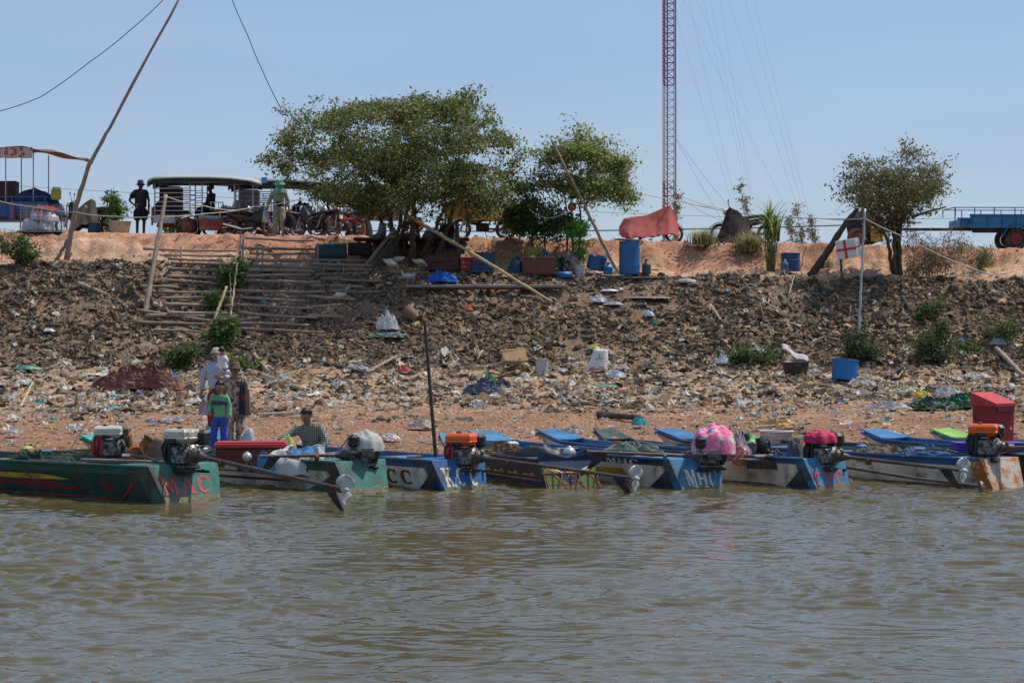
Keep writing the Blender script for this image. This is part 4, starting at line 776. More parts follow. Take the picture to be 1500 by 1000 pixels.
LEO = flowers('spotted_cloth', (.55, .38, .28), [(0, (.015, .01, .01)), (.34, (.02, .014, .012))], 17)
CAMO = flowers('leafy_print_cloth', (.30, .32, .20), [(0, (.09, .06, .2)), (.24, (.5, .47, .36)), (.4, (.05, .09, .04))], 11)
GREEN = CL('mint_shirt', (.17, .40, .19)); NAVYC = CL('slate_band', (.055, .065, .085))
# boy in green
t, V = person('boy in a mint green jumper with a dark chest band and blue trousers', GD(322, 38.6), R(-14), 1.24, dict(elR=(-.14, .03, .66), wrR=(-.12, -.10, .58), haR=(-.09, -.14, .575), knR=(-.07, -.06, .28), anR=(-.06, -.02, .05)), GREEN, True, CL('royal_blue_trousers', (.03, .085, .35)), hair='short', headyaw=R(20), headpitch=R(14), topfit=1.12, botfit=1.2, group='people waiting at the boats')
m = MB(); m.smooth = True; h = 1.24; m.lathe([(.122*h, .70*h), (.122*h, .76*h)], (0, 0, 0), 20, cap=False); m.v = [Vector((v.x, v.y*.74, v.z)) for v in m.v]; m.build('chest_band', NAVYC, t, solid=.004)
# woman in spotted clothes
t, V = person('woman in brown spotted pyjamas with a black and red jacket over her shoulder', GD(344, 39.3), R(8), 1.52, dict(elL=(.155, .03, .63), wrL=(.16, 0, .50), haL=(.162, -.01, .455), elR=(-.13, .03, .64), wrR=(-.10, -.05, .52), haR=(-.08, -.08, .5)), LEO, False, LEO, hair='long', hat=('wide', CL('brown_felt', (.12, .075, .055))), topfit=1.08, botfit=1.25, group='people waiting at the boats')
cj = cloth_lump('jacket', 'black and red jacket hanging over the arm of the woman in spotted pyjamas', 'jacket', GD(357, 39.2, .66), .075, .10, .60, flowers('black_red_jacket', (.02, .018, .02), [(0, (.42, .015, .03)), (.2, (.03, .02, .02))], 3), 21, None, .25, 30, pw=.6)
# woman carrying a toddler
SHB = flowers('pale_blue_shirt', (.36, .44, .52), [(0, (.30, .38, .46)), (.3, (.40, .46, .52))], 3)
t, V = person('woman in a pale blue shirt and cream knitted hat holding a toddler on her hip', GD(317, 43.0), R(-5), 1.55, dict(elR=(-.17, .03, .66), wrR=(-.185, .01, .50), haR=(-.187, 0, .46), elL=(.15, -.02, .66), wrL=(.10, -.13, .66), haL=(.05, -.15, .67)), SHB, True, flowers('red_check_sarong', (.20, .02, .025), [(0, (.03, .01, .01)), (.3, (.3, .03, .03))], 9), hair='short', hat=('knit', CL('cream_knit', (.46, .38, .30))), topfit=1.2, botfit=1.15, group='people waiting at the boats')
p = GD(325, 42.75, .78)
t, V = person('toddler in white held on the hip of the woman in the knitted hat', p, R(150), .80, dict(knL=(.14, -.18, .42), knR=(-.14, -.16, .42), anL=(.13, -.20, .22), anR=(-.14, -.18, .22), toL=(.13, -.26, .19), toR=(-.14, -.25, .19), elL=(.16, -.08, .66), wrL=(.15, -.2, .68), haL=(.14, -.25, .7), elR=(-.15, -.05, .64), wrR=(-.12, -.17, .62), haR=(-.1, -.21, .62)), CL('white_shirt', (.68, .68, .70)), False, CL('white_shorts', (.55, .53, .55)), .6, hair='short', group='people waiting at the boats', topfit=1.1)
# crouching man in the checked shirt
CHK = bpy.data.materials.new('checked_shirt'); CHK.use_nodes = True; n_, l_ = CHK.node_tree.nodes, CHK.node_tree.links
tc_ = n_.new('ShaderNodeTexCoord'); outs = []
for ax, sc_x in ((0, 30), (2, 30)):
    sx = n_.new('ShaderNodeSeparateXYZ'); l_.new(tc_.outputs['Object'], sx.inputs[0]); mm_ = n_.new('ShaderNodeMath'); mm_.operation = 'MULTIPLY'; mm_.inputs[1].default_value = sc_x; l_.new(sx.outputs[ax], mm_.inputs[0])
    fr = n_.new('ShaderNodeMath'); fr.operation = 'FRACT'; l_.new(mm_.outputs[0], fr.inputs[0]); gt = n_.new('ShaderNodeMath'); gt.operation = 'GREATER_THAN'; gt.inputs[1].default_value = .72; l_.new(fr.outputs[0], gt.inputs[0]); outs.append(gt.outputs[0])
mx_ = n_.new('ShaderNodeMath'); mx_.operation = 'MAXIMUM'; l_.new(outs[0], mx_.inputs[0]); l_.new(outs[1], mx_.inputs[1]); mc = n_.new('ShaderNodeMixRGB'); mc.inputs[1].default_value = (.07, .065, .055, 1); mc.inputs[2].default_value = (.34, .33, .29, 1); l_.new(mx_.outputs[0], mc.inputs[0]); l_.new(mc.outputs[0], n_['Principled BSDF'].inputs['Base Color']); n_['Principled BSDF'].inputs['Roughness'].default_value = .9
t, V = person('man in a checked shirt crouching at the green boat and tying a yellow bag', GD(457, 36.6, -.12), R(-12), 1.66, dict(pel=(0, .06, .22), wai=(.0, .02, .31), che=(-.01, -.03, .42), nec=(-.015, -.06, .52), hb=(-.018, -.085, .555), hd=(-.02, -.1, .6), ht=(-.02, -.1, .64),
    shL=(.10, -.03, .49), shR=(-.115, -.04, .48), elL=(.16, -.07, .34), wrL=(.11, -.17, .27), haL=(.08, -.2, .25), elR=(-.21, -.10, .42), wrR=(-.29, -.18, .36), haR=(-.32, -.21, .35), hiL=(.06, .04, .22), hiR=(-.06, .04, .22), knL=(.13, -.13, .32), knR=(-.13, -.13, .32), anL=(.10, .0, .05), anR=(-.10, .0, .05), toL=(.11, -.09, .02), toR=(-.11, -.09, .02)),
    CHK, True, CL('dark_trousers', (.03, .03, .035)), hair='short', headpitch=R(22), headyaw=R(-15), topfit=1.08, group='people waiting at the boats')
# people on the bank top
TOPD = 66.5
t, V = person('dark clothed man in a bucket hat standing behind the slatted carriage', GD(206, 67.5), R(20), 1.62, dict(elR=(-.20, .04, .66), wrR=(-.12, -.06, .56), haR=(-.09, -.08, .54), elL=(.15, 0, .66), wrL=(.13, -.08, .62)), CL('black_shirt', (.022, .022, .03)), False, CL('black_shorts', (.015, .015, .02)), .5, hair='short', hat=('bucket', CL('navy_hat', (.02, .025, .04))), skin=SKIND, topfit=1.4, botfit=1.5, group='people on top of the bank')
SIT = dict(pel=(0, .06, .27), wai=(0, .06, .36), che=(0, .05, .47), nec=(0, .04, .57), hb=(0, .03, .60), shL=(.10, .05, .55), shR=(-.10, .05, .55), elL=(.14, .03, .40), elR=(-.14, .03, .40), wrL=(.10, -.1, .34), wrR=(-.10, -.1, .34), haL=(.09, -.14, .34), haR=(-.09, -.14, .34),
    hiL=(.055, .05, .26), hiR=(-.055, .05, .26), knL=(.07, -.19, .28), knR=(-.07, -.19, .28), anL=(.07, -.18, .05), anR=(-.07, -.18, .05), toL=(.07, -.27, .02), toR=(-.07, -.27, .02))
t, V = person('driver in a dark shirt sitting sideways in the front of the slatted carriage', GD(306, 68, .42), R(-60), 1.6, SIT, CL('charcoal_shirt', (.035, .035, .045)), True, CL('dark_jeans', (.02, .025, .04)), skin=SKIND, group='people on top of the bank')
t, V = person('woman in leafy print clothes and a turquoise hood walking down with a black bag', GD(409, 64.4, -.03), R(6), 1.55, dict(elR=(-.17, .03, .65), wrR=(-.22, -.02, .51), haR=(-.225, -.03, .47), elL=(.15, .03, .64), wrL=(.17, .0, .5), haL=(.175, -.01, .46), knL=(.06, -.08, .28), anL=(.07, -.07, .07), toL=(.075, -.15, .0), anR=(-.06, .07, .05), toR=(-.065, -.01, .02)), CAMO, True, CAMO, hair='short', hat=('wide', CL('turquoise_cloth', (.14, .42, .33))), topfit=1.12, botfit=1.25, headpitch=R(18), shoes=CL('pink_sandal', (.6, .04, .14)), group='people on top of the bank')
m = MB(); m.smooth = True; h = 1.55; m.loft([[(r*h*math.cos(q*.3927)*1.0, .0+r*h*.8*math.sin(q*.3927)+y_*h, z_*h) for q in range(16)] for r, z_, y_ in ((.052, .95, -.01), (.062, .90, -.01), (.062, .86, -.01), (.085, .80, 0), (.09, .765, -.01))], cap=False); m.build('hood_scarf', CL('turquoise_cloth', (.14, .42, .33)), t, solid=.004)
m = MB(); m.smooth = True; m.ball((0, -.13, .58*h), (.2, .1, .16), 12, 8); tag(m.build('waist_pouch', CL('black_pouch', (.01, .01, .012)), t))
cloth_lump('carrier_bag', 'black bag in the hand of the woman in the turquoise hood', 'bag', GD(424, 64.3, .26), .18, .12, .34, CL('black_bag_cloth', (.012, .012, .015)), 31, 'bags held by people', .2, 24)
cloth_lump('carrier_bag', 'thin pale plastic bag in the other hand of the hooded woman', 'bag', GD(390, 64.3, .36), .10, .08, .36, M('clear_bag', (.5, .55, .6), .3, .1, 6, trans=.5), 32, 'bags held by people', .3, 24)
cloth_lump('carrier_bag', 'white plastic bag with dark things held by the woman in spotted pyjamas', 'bag', P(362, 656, 39.0), .16, .11, .30, M('white_bag', (.62, .60, .64), .4, .25, 7, trans=.3), 33, 'bags held by people', .3, 28)
cloth_lump('carrier_bag', 'small pale pink bag hanging from the carrying woman\'s hand', 'bag', GD(298, 42.8, .36), .09, .07, .27, M('pink_bag', (.48, .38, .44), .4, .25, 7, trans=.4), 34, 'bags held by people', .3, 24)
cloth_lump('carrier_bag', 'yellow plastic bag under the crouching man\'s hand', 'bag', P(421, 664, 36.0), .16, .12, .26, M('yellow_bag', (.60, .62, .22), .4, .25, 7, trans=.4), 35, 'bags held by people', .3, 24)
t, V = person('seated man in a pale shirt in the shade under the big tree', GD(556, 62.9, -.10), R(-75), 1.62, SIT, CL('grey_shirt', (.20, .21, .23)), True, CL('shade_trousers', (.03, .03, .035)), skin=SKIND, group='people on top of the bank')
t, V = person('half hidden person in a red top sitting among the trunks of the big tree', GD(606, 63.0, -.06), R(-20), 1.58, SIT, CL('faded_red_shirt', (.24, .04, .04)), True, CL('brown_trousers', (.05, .035, .03)), skin=SKIND, group='people on top of the bank')
# ---------------------------------------------------------------- bank top vehicles
TYRE = M('dusty_tyre', (.045, .032, .026), .9, .3, 8, dirt=(.22, .10, .06), dirt_amt=.6); DUSTR = M('dusty_red_steel', (.17, .03, .022), .6, .3, 7, dirt=(.25, .12, .07), dirt_amt=.5)
SILV = M('painted_steel_rail', (.36, .37, .38), .45, .15, 7, metal=.2, dirt=(.25, .14, .09), dirt_amt=.3); BLKF = M('black_tarp', (.018, .018, .02), .8, .3, 6)
def wheel(t, c, r, w, tyre=TYRE, rim=DUSTR, rot=(R(90), 0, 0), spokes=0, moto=False):
    m = MB(); m.smooth = True; m.torus(c, r-w*.5, w*.5, rot, 28, 10, 1.1); wt = m.build('wheel', tyre, t)
    m = MB(); ri = r-w
    if moto:
        m.torus(c, ri, .012, rot, 24, 6)
        for q in range(10): a = q*math.pi/5; m.tube([c, Vector(c)+Euler(rot).to_matrix() @ Vector((ri*math.cos(a), ri*math.sin(a), 0))], .004 if not spokes else .010, 4)
        m.lathe([(.035, -.05), (.035, .05)], c, 12, rot)
    else:
        m.lathe([(ri*1.02, .05), (ri*.85, .03), (ri*.8, -.02), (ri*.4, -.01), (ri*.35, .05), (ri*.2, .06)], c, 20, rot)
        for q in range(5): a = q*1.2566; m.lathe([(.015, .0), (.015, .07)], Vector(c)+Euler(rot).to_matrix() @ Vector((ri*.58*math.cos(a), ri*.58*math.sin(a), 0)), 8, rot)
    m.build('rim', rim, wt); return wt
def sideplate(m, poly, y, t): m.prism(poly, t, Matrix.Translation((0, y, 0)) @ Matrix.Rotation(R(90), 4, 'X'))
def carriage(label, pos, rz, roofc, sc=1, slat_side='both', L=3.25, shade=None):
    """motorbike-drawn passenger carriage, side towards local -y, front towards +x"""
    t = thing('motorbike_carriage', pos, rz, label, 'carriage', 'passenger carriages parked on the bank', sc)
    for y in (-.62, .62): wheel(t, (-.45, y, .30), .30, .13, TYRE, DUSTR)
    m = MB(); m.smooth = True
    for y in (-.66, .66):
        for a in range(9):
            pass
        m.loft([[(-.45+(.36)*math.cos(R(180-a*22.5)), y+dy, .34+.36*math.sin(R(180-a*22.5))) for dy in (-.10, .10)]+[(-.45+.34*math.cos(R(180-a*22.5)), y+dy, .34+.34*math.sin(R(180-a*22.5))) for dy in (.10, -.10)] for a in range(9)])
    m.build('mudguard', M('grey_mudguard', (.26, .27, .27), .5, .15, 5, dirt=(.25, .12, .07), dirt_amt=.4), t)
    m = MB()
    sideplate(m, [(-1.5, .42), (-.82, .42), (-.80, .66), (-1.5, .66)], -.58, .03); sideplate(m, [(-.08, .55), (.75, .55), (.80, .64), (-.10, .66)], -.58, .03)
    sideplate(m, [(-1.5, .42), (-.82, .42), (-.80, .66), (-1.5, .66)], .61, .03); m.box((-.4, 0, .54), (2.3, 1.12, .04)); m.build('body_panel', M('pale_grey_panel', (.42, .44, .44), .5, .2, 5, dirt=(.25, .12, .07), dirt_amt=.45), t)
    m = MB(); m.box((-1.5, -.6, .62), (.05, .05, .55)); m.box((-1.5, .6, .62), (.05, .05, .55)); m.box((-.9, -.6, .69), (1.25, .035, .035)); sideplate(m, [(0, .2), (.6, .2), (.7, .5), (-.02, .5)], -.56, .5); m.box((.0, 0, .36), (2.9, .08, .08)); m.box((-.1, -.45, .38), (2.2, .06, .07)); m.tube([(.7, 0, .5), (1.3, 0, .55), (1.62, 0, .75)], .035, 8); sideplate(m, [(.75, .52), (1.3, .75), (1.3, .70), (.9, .45)], -.3, .04); m.build('chassis', DUSTR, t)
    m = MB()
    for y in (-.60, .60):
        for x, zt in ((-1.42, 1.66), (-.35, 1.66), (.02, 1.62), (1.0, 1.62)): m.box((x, y, (zt+.6)/2), (.035, .035, zt-.6))
    m.box((1.55, -.5, 1.2), (.03, .03, .7)); m.box((-.2, -.6, 1.66), (2.6, .04, .04)); m.box((-.2, .6, 1.66), (2.6, .04, .04)); m.build('posts', SILV, t)
    for y in (-.60, .60):
        m = MB()
        for k in range(6): m.box((-.88, y, .80+.135*k+(.0)), (1.04, .025, .028))
        for k in range(5): m.box((-.16, y, .80+.15*k), (.34, .02, .022))
        m.build('side_slats', SILV, t)
    m = MB(); m.box((-1.02, .1, 1.10), (.6, .9, .9)) if shade is None else m.box((-1.05, .1, 1.12), (.55, .9, .86)); m.build('rear_canvas', shade or BLKF, t)
    m = MB(); m.cham((-.95, -.30, .78), (.9, .3, .10), .02); m.cham((-.95, .30, .78), (.9, .3, .10), .02); m.cham((.5, 0, .78), (.42, .9, .12), .02); m.build('seat', BLKF, t)
    m = MB()
    for k in range(4): m.box((.28+.12*k, -.58, .92), (.022, .022, .26))
    m.box((.46, -.58, 1.05), (.42, .03, .03)); m.build('arm_rail', SILV, t)
    # roof: shallow canvas with drooping dark edge
    m = MB(); m.smooth = True
    xs = [(-1.66, 1.74, .55), (-1.45, 1.83, .74), (-.8, 1.86, .78), (.2, 1.86, .78), (.9, 1.83, .76), (1.5, 1.76, .68), (1.72, 1.70, .5)]
    m.loft([[(x, -w, z-.10), (x, -w*.9, z-.02), (x, -w*.4, z+.05), (x, w*.4, z+.05), (x, w*.9, z-.02), (x, w, z-.10), (x, w*.9, z-.08), (x, -w*.9, z-.08)] for x, z, w in xs]); rf = m.build('roof', roofc, t)
    m = MB(); m.loft([[(x*1.0, -w-.015, z-.09), (x, -w-.015, z-.22+.015*math.sin(x*9)), (x, -w+.005, z-.22+.015*math.sin(x*9)), (x, -w+.005, z-.09)] for x, z, w in xs]); m.loft([[(x*1.0, w+.015, z-.09), (x, w+.015, z-.22), (x, w-.005, z-.22), (x, w-.005, z-.09)] for x, z, w in xs])
    m.box((0, 0, 1.70), (2.9, 1.3, .03)); m.build('roof_valance', M('dark_green_canvas', (.02, .035, .03), .85, .3, 6), rf)
    return t
BEIGE = M('beige_canvas', (.40, .40, .36), .8, .1, 2); GREYR = M('grey_canvas_roof', (.26, .26, .25), .8, .15, 2)
carriage('slatted passenger carriage with a beige canvas roof and red dusty wheel', GD(299, 67.6), R(0), BEIGE, .95)
carriage('second passenger carriage with a grey roof partly hidden by the big tree', GD(416, 69.6), R(2), GREYR, .98, shade=M('pale_striped_curtain', (.25, .25, .30), .8, .3, 12))
m = MB(); m.cham((0, 0, 0), (.16, .02, .17), .004); tag(m.build('blue_sticker_board', M('sky_blue_card', (.08, .30, .62), .5), loc=P(387, 264, 67)), 'small blue card hanging at the front of the beige carriage roof', 'card')
def motorcycle(label, pos, rz, bodyc, sc=1, lean=0, seatc=None, group='motorcycles parked on the bank', cargo=False):
    t = thing('motorcycle', pos, rz, label, 'motorcycle', group, sc); t.rotation_euler = (R(lean), 0, rz)
    wheel(t, (.62, 0, .29), .29, .075, TYRE, SILV, moto=True); wheel(t, (-.62, 0, .29), .29, .085, TYRE, SILV, moto=True)
    m = MB(); m.cham((.02, 0, .34), (.36, .22, .24), .04); m.lathe([(.09, -.14), (.09, .14)], (.02, 0, .34), 14, (R(90), 0, 0)); m.tube([(-.1, 0, .3), (-.62, .09, .29)], .03, 6); m.tube([(-.1, 0, .3), (-.62, -.09, .29)], .03, 6); m.tube([(.4, 0, .85), (.25, 0, .45), (-.1, 0, .32), (-.25, 0, .62), (-.75, 0, .70)], .03, 8); m.build('frame', DARKM, t)
    m = MB()
    for y in (-.09, .09): m.tube([(.62, y, .29), (.42, y*.7, .86)], .022, 8)
    m.build('fork', SILV, t)
    m = MB(); m.smooth = True; m.loft([[(x, -w, z0), (x, -w*1.05, (z0+z1)/2), (x, -w*.6, z1), (x, w*.6, z1), (x, w*1.05, (z0+z1)/2), (x, w, z0)] for x, w, z0, z1 in ((.50, .10, .62, .93), (.40, .16, .45, .95), (.22, .13, .40, .72), (.0, .10, .50, .62), (-.3, .11, .52, .70), (-.62, .10, .60, .74), (-.85, .05, .70, .78))]); m.build('fairing', bodyc, t)
    m = MB(); m.smooth = True; m.loft([[(x, -w, z-.05), (x, -w, z+.01), (x, 0, z+.035), (x, w, z+.01), (x, w, z-.05)] for x, w, z in ((.12, .08, .70), (-.05, .13, .735), (-.4, .14, .78), (-.72, .09, .80))]); m.build('seat', seatc or BLKP, t)
    m = MB(); m.tube([(.36, -.34, .98), (.40, -.16, .98), (.42, 0, .92), (.40, .16, .98), (.36, .34, .98)], .014, 8); hb = m.build('handlebar', DARKM, t)
    for s in (-1, 1): m = MB(); m.tube([(.39, s*.2, .98), (.42, s*.26, 1.14)], .006, 5); m.ball((.42, s*.27, 1.17), (.03, .12, .08), 10, 6); m.build('mirror', BLKP, hb)
    m = MB(); m.smooth = True; m.ball((.50, 0, .88), (.14, .2, .18), 12, 8); m.build('headlight', M('headlight_glass', (.6, .6, .58), .1, .1, 4, spec=.8), t)
    m = MB(); m.smooth = True; m.loft([[(.62+.33*math.cos(R(a)), y, .29+.33*math.sin(R(a))) for y in (-.05, .05)]+[(.62+.31*math.cos(R(a)), y, .29+.31*math.sin(R(a))) for y in (.05, -.05)] for a in range(20, 161, 20)]); m.build('front_fender', bodyc, t)
    m = MB(); m.tube([(.1, -.13, .26), (-.2, -.15, .22), (-.35, -.16, .27), (-.85, -.17, .40)], [.02, .025, .045, .04], 10); m.build('exhaust', CHROME, t)
    m = MB(); m.box((-.86, 0, .62), (.02, .18, .13)); m.build('number_plate', M('plate_white', (.6, .6, .6), .5), t)
    m = MB(); m.ball((-.84, 0, .75), (.08, .18, .09), 10, 6); m.build('tail_light', M('tail_red', (.5, .02, .02), .3), t)
    m = MB(); m.tube([(-.05, .1, .22), (-.12, .28, .02)], .012, 6); m.build('side_stand', DARKM, t)
    if cargo: m = MB(); m.cham((-.7, 0, .92), (.35, .34, .24), .05); m.build('cargo_case', BLKP, t)
    return t
for k_, (px_, D_, z_, rx_, h_, lb_) in enumerate([(243, 68, .55, .42, .62, 'dark cargo heap behind the slats of the beige roofed carriage'), (330, 68.5, .5, .3, .5, 'dark sack at the front of the beige roofed carriage'), (352, 70, .6, .38, .55, 'striped sack inside the second carriage'), (440, 70, .55, .4, .6, 'dark cargo behind the parked motorcycles'), (478, 70, .3, .35, .7, 'dark bundle behind the black motorcycle'), (526, 69, .1, .4, .8, 'dark heap beside the tree foliage on the bank')]):
    cloth_lump('cargo_sack', lb_, 'sack', GD(px_, D_, z_), rx_, .3, h_, BLKF if k_ != 2 else GREYC, 80+k_, 'cargo on the bank top', .3, 26)
bl = enamel('black_enamel', (.012, .012, .014), .35); rd = enamel('dark_red_enamel', (.20, .015, .02), .45); gy = enamel('grey_enamel', (.16, .17, .19), .35)
motorcycle('dusty motorcycle with a long chrome exhaust in front of the second carriage', GD(366, 67.0), R(0), bl, 1.0)
motorcycle('motorcycle behind the woman in the turquoise hood', GD(398, 67.9), R(8), rd, 1.0)
motorcycle('rear wheel facing black motorcycle with a red basket, right of the walking woman', GD(462, 66.6), R(155), bl, .95, 4)
motorcycle('motorcycle seen almost end on with its front wheel turned', GD(492, 66.8), R(205), gy, .98, -5)
motorcycle('motorcycle with dusty red front wheel beside the tree foliage', GD(508, 66.7), R(235), rd, .98, 5, cargo=True)
motorcycle('dark motorcycle between the hooded woman and the red basket', GD(436, 67.5), R(20), bl, 1.0)
motorcycle('dark motorcycle at the front of the beige roofed carriage', GD(340, 68.2), R(-8), bl, 1.0)
motorcycle('motorcycle half covered with an orange sheet right of the big tree', GD(708, 66.8), R(178), bl, 1.05)
cloth_lump('orange_cover', 'orange sheet hanging over the motorcycle right of the big tree', 'cover', GD(714, 66.6, .55), .48, .3, .52, M('orange_sheet', (.62, .28, .05), .75, .2, 5, bump=.3), 41, 'covers on motorcycles', .3, 40)
cloth_lump('orange_cover', 'dull orange sheet draped above the tank behind the right hand post', 'cover', GD(690, 66.9, .75), .22, .25, .45, M('orange_sheet2', (.45, .18, .03), .75, .2, 5, bump=.3), 42, 'covers on motorcycles', .35, 30)
motorcycle('motorcycle under a red flowered sheet near the blue drum', GD(958, 66.2), R(-4), rd, .92)
motorcycle('motorcycle under a black sheet near the lattice mast', GD(1090, 66.4), R(176), bl, 1.08)
def drape(name, label, pos, rz, prof, w, mat, seed):
    """sheet thrown over a motorcycle: ridge profile (x, z of ridge, z of hem)"""
    m = MB(); m.smooth = True; xs = [q[0] for q in prof]
    def fn(u, v):
        x = xs[0]+(xs[-1]-xs[0])*u; zr = np.interp(x, xs, [q[1] for q in prof]); zh = np.interp(x, xs, [q[2] for q in prof])
        a = (v-.5)*2; nn_ = float(fbm(np.array([x*3+seed]), np.array([a*2.5]), 5, 4)[0]); e = min(1, 6*u, 6*(1-u))
        y = a*w*(.35+.65*abs(a)**.6)*(.35+.65*e); z = zr+(zh-zr)*abs(a)**1.3
        return (x+.05*nn_, y+.10*nn_*abs(a), z+.05*nn_+(.022*math.sin(x*19+seed)*abs(a)**3))
    m.sheet(fn, 60, 30); o = m.build(name, mat, loc=pos, rz=rz, fix=False); return tag(o, label, 'cover', 'covers on motorcycles')
REDF = flowers('faded_red_flower_sheet', (.45, .10, .08), [(0, (.45, .12, .13)), (.15, (.05, .16, .09)), (.19, (.38, .07, .06))], 2.2)
drape('red_cover', 'faded red flowered sheet over the motorcycle near the blue drum', GD(955, 66.0), 0, [(-.92, .55, .30), (-.80, .84, .14), (-.1, .97, .18), (.35, 1.22, .26), (.50, 1.30, .30), (.62, .98, .25), (.74, .60, .20)], .44, REDF, 3).scale = (1, 1, .80)
drape('black_cover', 'black sheet over the motorcycle near the lattice mast', GD(1082, 66.2), 0, [(-.74, .10, .0), (-.60, .30, .0), (-.34, .98, .0), (-.26, 1.04, .0), (.0, .92, .05), (.22, .74, .1), (.34, .6, .3)], .40, M('black_brown_sheet', (.028, .016, .018), .8, .3, 6, bump=.3), 9)
# left market cart with striped awning
t = thing('market_cart', GD(30, 67.8), 0, 'blue cart with poles and a faded red checked awning at the left edge', 'cart')
FR = flowers('red_white_check', (.45, .40, .38), [(0, (.38, .06, .05)), (.32, (.42, .10, .08))], 7)
for x in (-.45, .3): wheel(t, (x*1.9-.05, -.6, .33), .33, .15)
m = MB(); m.box((.0, 0, .95), (1.9, 1.4, .06)); m.box((0, -.70, 1.12), (1.9, .03, .03)); m.box((0, -.7, .75), (1.9, .04, .42)); m.box((-.1, .0, .5), (2.0, 1.2, .12)); m.box((.86, -.7, .88), (.05, .05, .5)); m.build('body', PT['blue'], t)
m = MB()
for x, zt in ((-.75, 2.30), (-.3, 2.42), (-.08, 2.40), (.5, 2.42), (.72, 2.40)): m.tube([(x, -.6 if x in (-.3, .5) else .5, .9), (x, -.6 if x in (-.3, .5) else .5, zt)], .018, 6)
m.build('pole', SILV, t)
m = MB(); m.sheet(lambda u, v: (-1.2+3.15*u, -.95+1.9*v, 2.62-.04*u-.42*max(0, u-.45)**1.3*1.6-.12*abs(v-.5)+.03*math.sin(u*17+v*5)), 30, 8); m.build('awning', M('rust_brown_canvas', (.15, .07, .05), .85, .3, 5), t, solid=.03)
m = MB(); m.sheet(lambda u, v: (-1.2+1.75*u, -.96+.02*math.sin(u*30), 2.53-.30*v-.02*abs(math.sin(u*12))*v), 40, 4); m.build('awning_fringe', FR, t, solid=.006)
cloth_lump('blue_tarp', 'dark blue tarpaulin heaped on the blue cart', 'tarpaulin', GD(48, 67.6, .95), .62, .4, .40, M('navy_tarp', (.018, .03, .085), .7, .3, 5), 51, None, .3, 36)
cloth_lump('blue_tarp', 'dark tarpaulin hanging down at the right end of the blue cart', 'tarpaulin', GD(79, 67.4, .40), .30, .3, .62, M('navy_tarp', (.018, .03, .085), .7, .3, 5), 52, None, .3, 30)
m = MB(); m.box((0, 0, .3), (.62, .5, .6)); tag(m.build('wooden_crate', M('dark_crate', (.05, .035, .03), .8, .3, 6), loc=GD(10, 67.9, 1.0), bevel=.01), 'dark crate standing on the blue cart under the awning', 'crate')
k_ = thing('yellow_jerrycan', GD(82, 67.2, 1.02), R(10), 'yellow green jerrycan tied on top of the cart load', 'jerrycan')
m = MB(); m.cham((0, 0, .17), (.30, .2, .33), .05); m.tube([(-.08, 0, .33), (-.08, 0, .37), (.08, 0, .37), (.08, 0, .33)], .018, 6); m.build('body', M('yellow_green_plastic', (.34, .33, .04), .5, .15), k_)
m = MB(); m.lathe([(.03, 0), (.03, .03)], (.11, 0, .33), 10); m.build('cap', BLKP, k_)
# wire cage of plastic bags
k_ = thing('wire_cage', GD(64, 64.2, .02), R(-3), 'wire mesh cage full of white plastic bags on the bank edge', 'cage')
WIRE = M('thin_wire', (.30, .28, .25), .6, .2, 5, metal=.4)
m = MB()
for k in range(13):
    x = -.56+k*1.12/12
    for y in (-.3, .3): m.box((x, y, .36), (.006, .006, .72))
for k in range(9):
    z = .03+k*.085
    for y in (-.3, .3): m.box((0, y, z), (1.12, .006, .006))
    for x in (-.56, .56): m.box((x, 0, z), (.006, .6, .006))
m.build('mesh_sides', WIRE, k_); m = MB()
for x in (-.57, .57):
    for y in (-.31, .31): m.box((x, y, .36), (.03, .03, .76))
m.box((0, -.1, -.03), (1.25, .8, .05)); m.build('wooden_frame', WOODG, k_)
bagm = M('white_thin_plastic', (.66, .64, .68), .35, .15, 8, trans=.3)
for k in range(7):
    cloth_lump('bundled_bag', ['crumpled white plastic bag low in the wire cage', 'crumpled white plastic bag on top of the heap in the wire cage'][k > 3], 'bag', GD(44+8*(k % 4)+12*(k > 3), 64.15, .05+.26*(k > 3)), .22, .2, .30, bagm if k != 5 else M('rosy_bag', (.6, .35, .38), .4, .2, trans=.3), 60+k, 'bags inside the wire cage', .45, 22)
cloth_lump('red_cloth', 'red cloth lying on top of the wire cage', 'cloth', GD(66, 64.2, .62), .30, .2, .10, CL('bright_red_cloth', (.42, .03, .03)), 71, None, .3, 24)
cloth_lump('purple_cloth', 'purple rag hanging from the blue cart rail', 'cloth', GD(17, 66.9, .45), .07, .07, .55, CL('purple_rag', (.22, .10, .20)), 72, None, .3, 20, pw=.6)
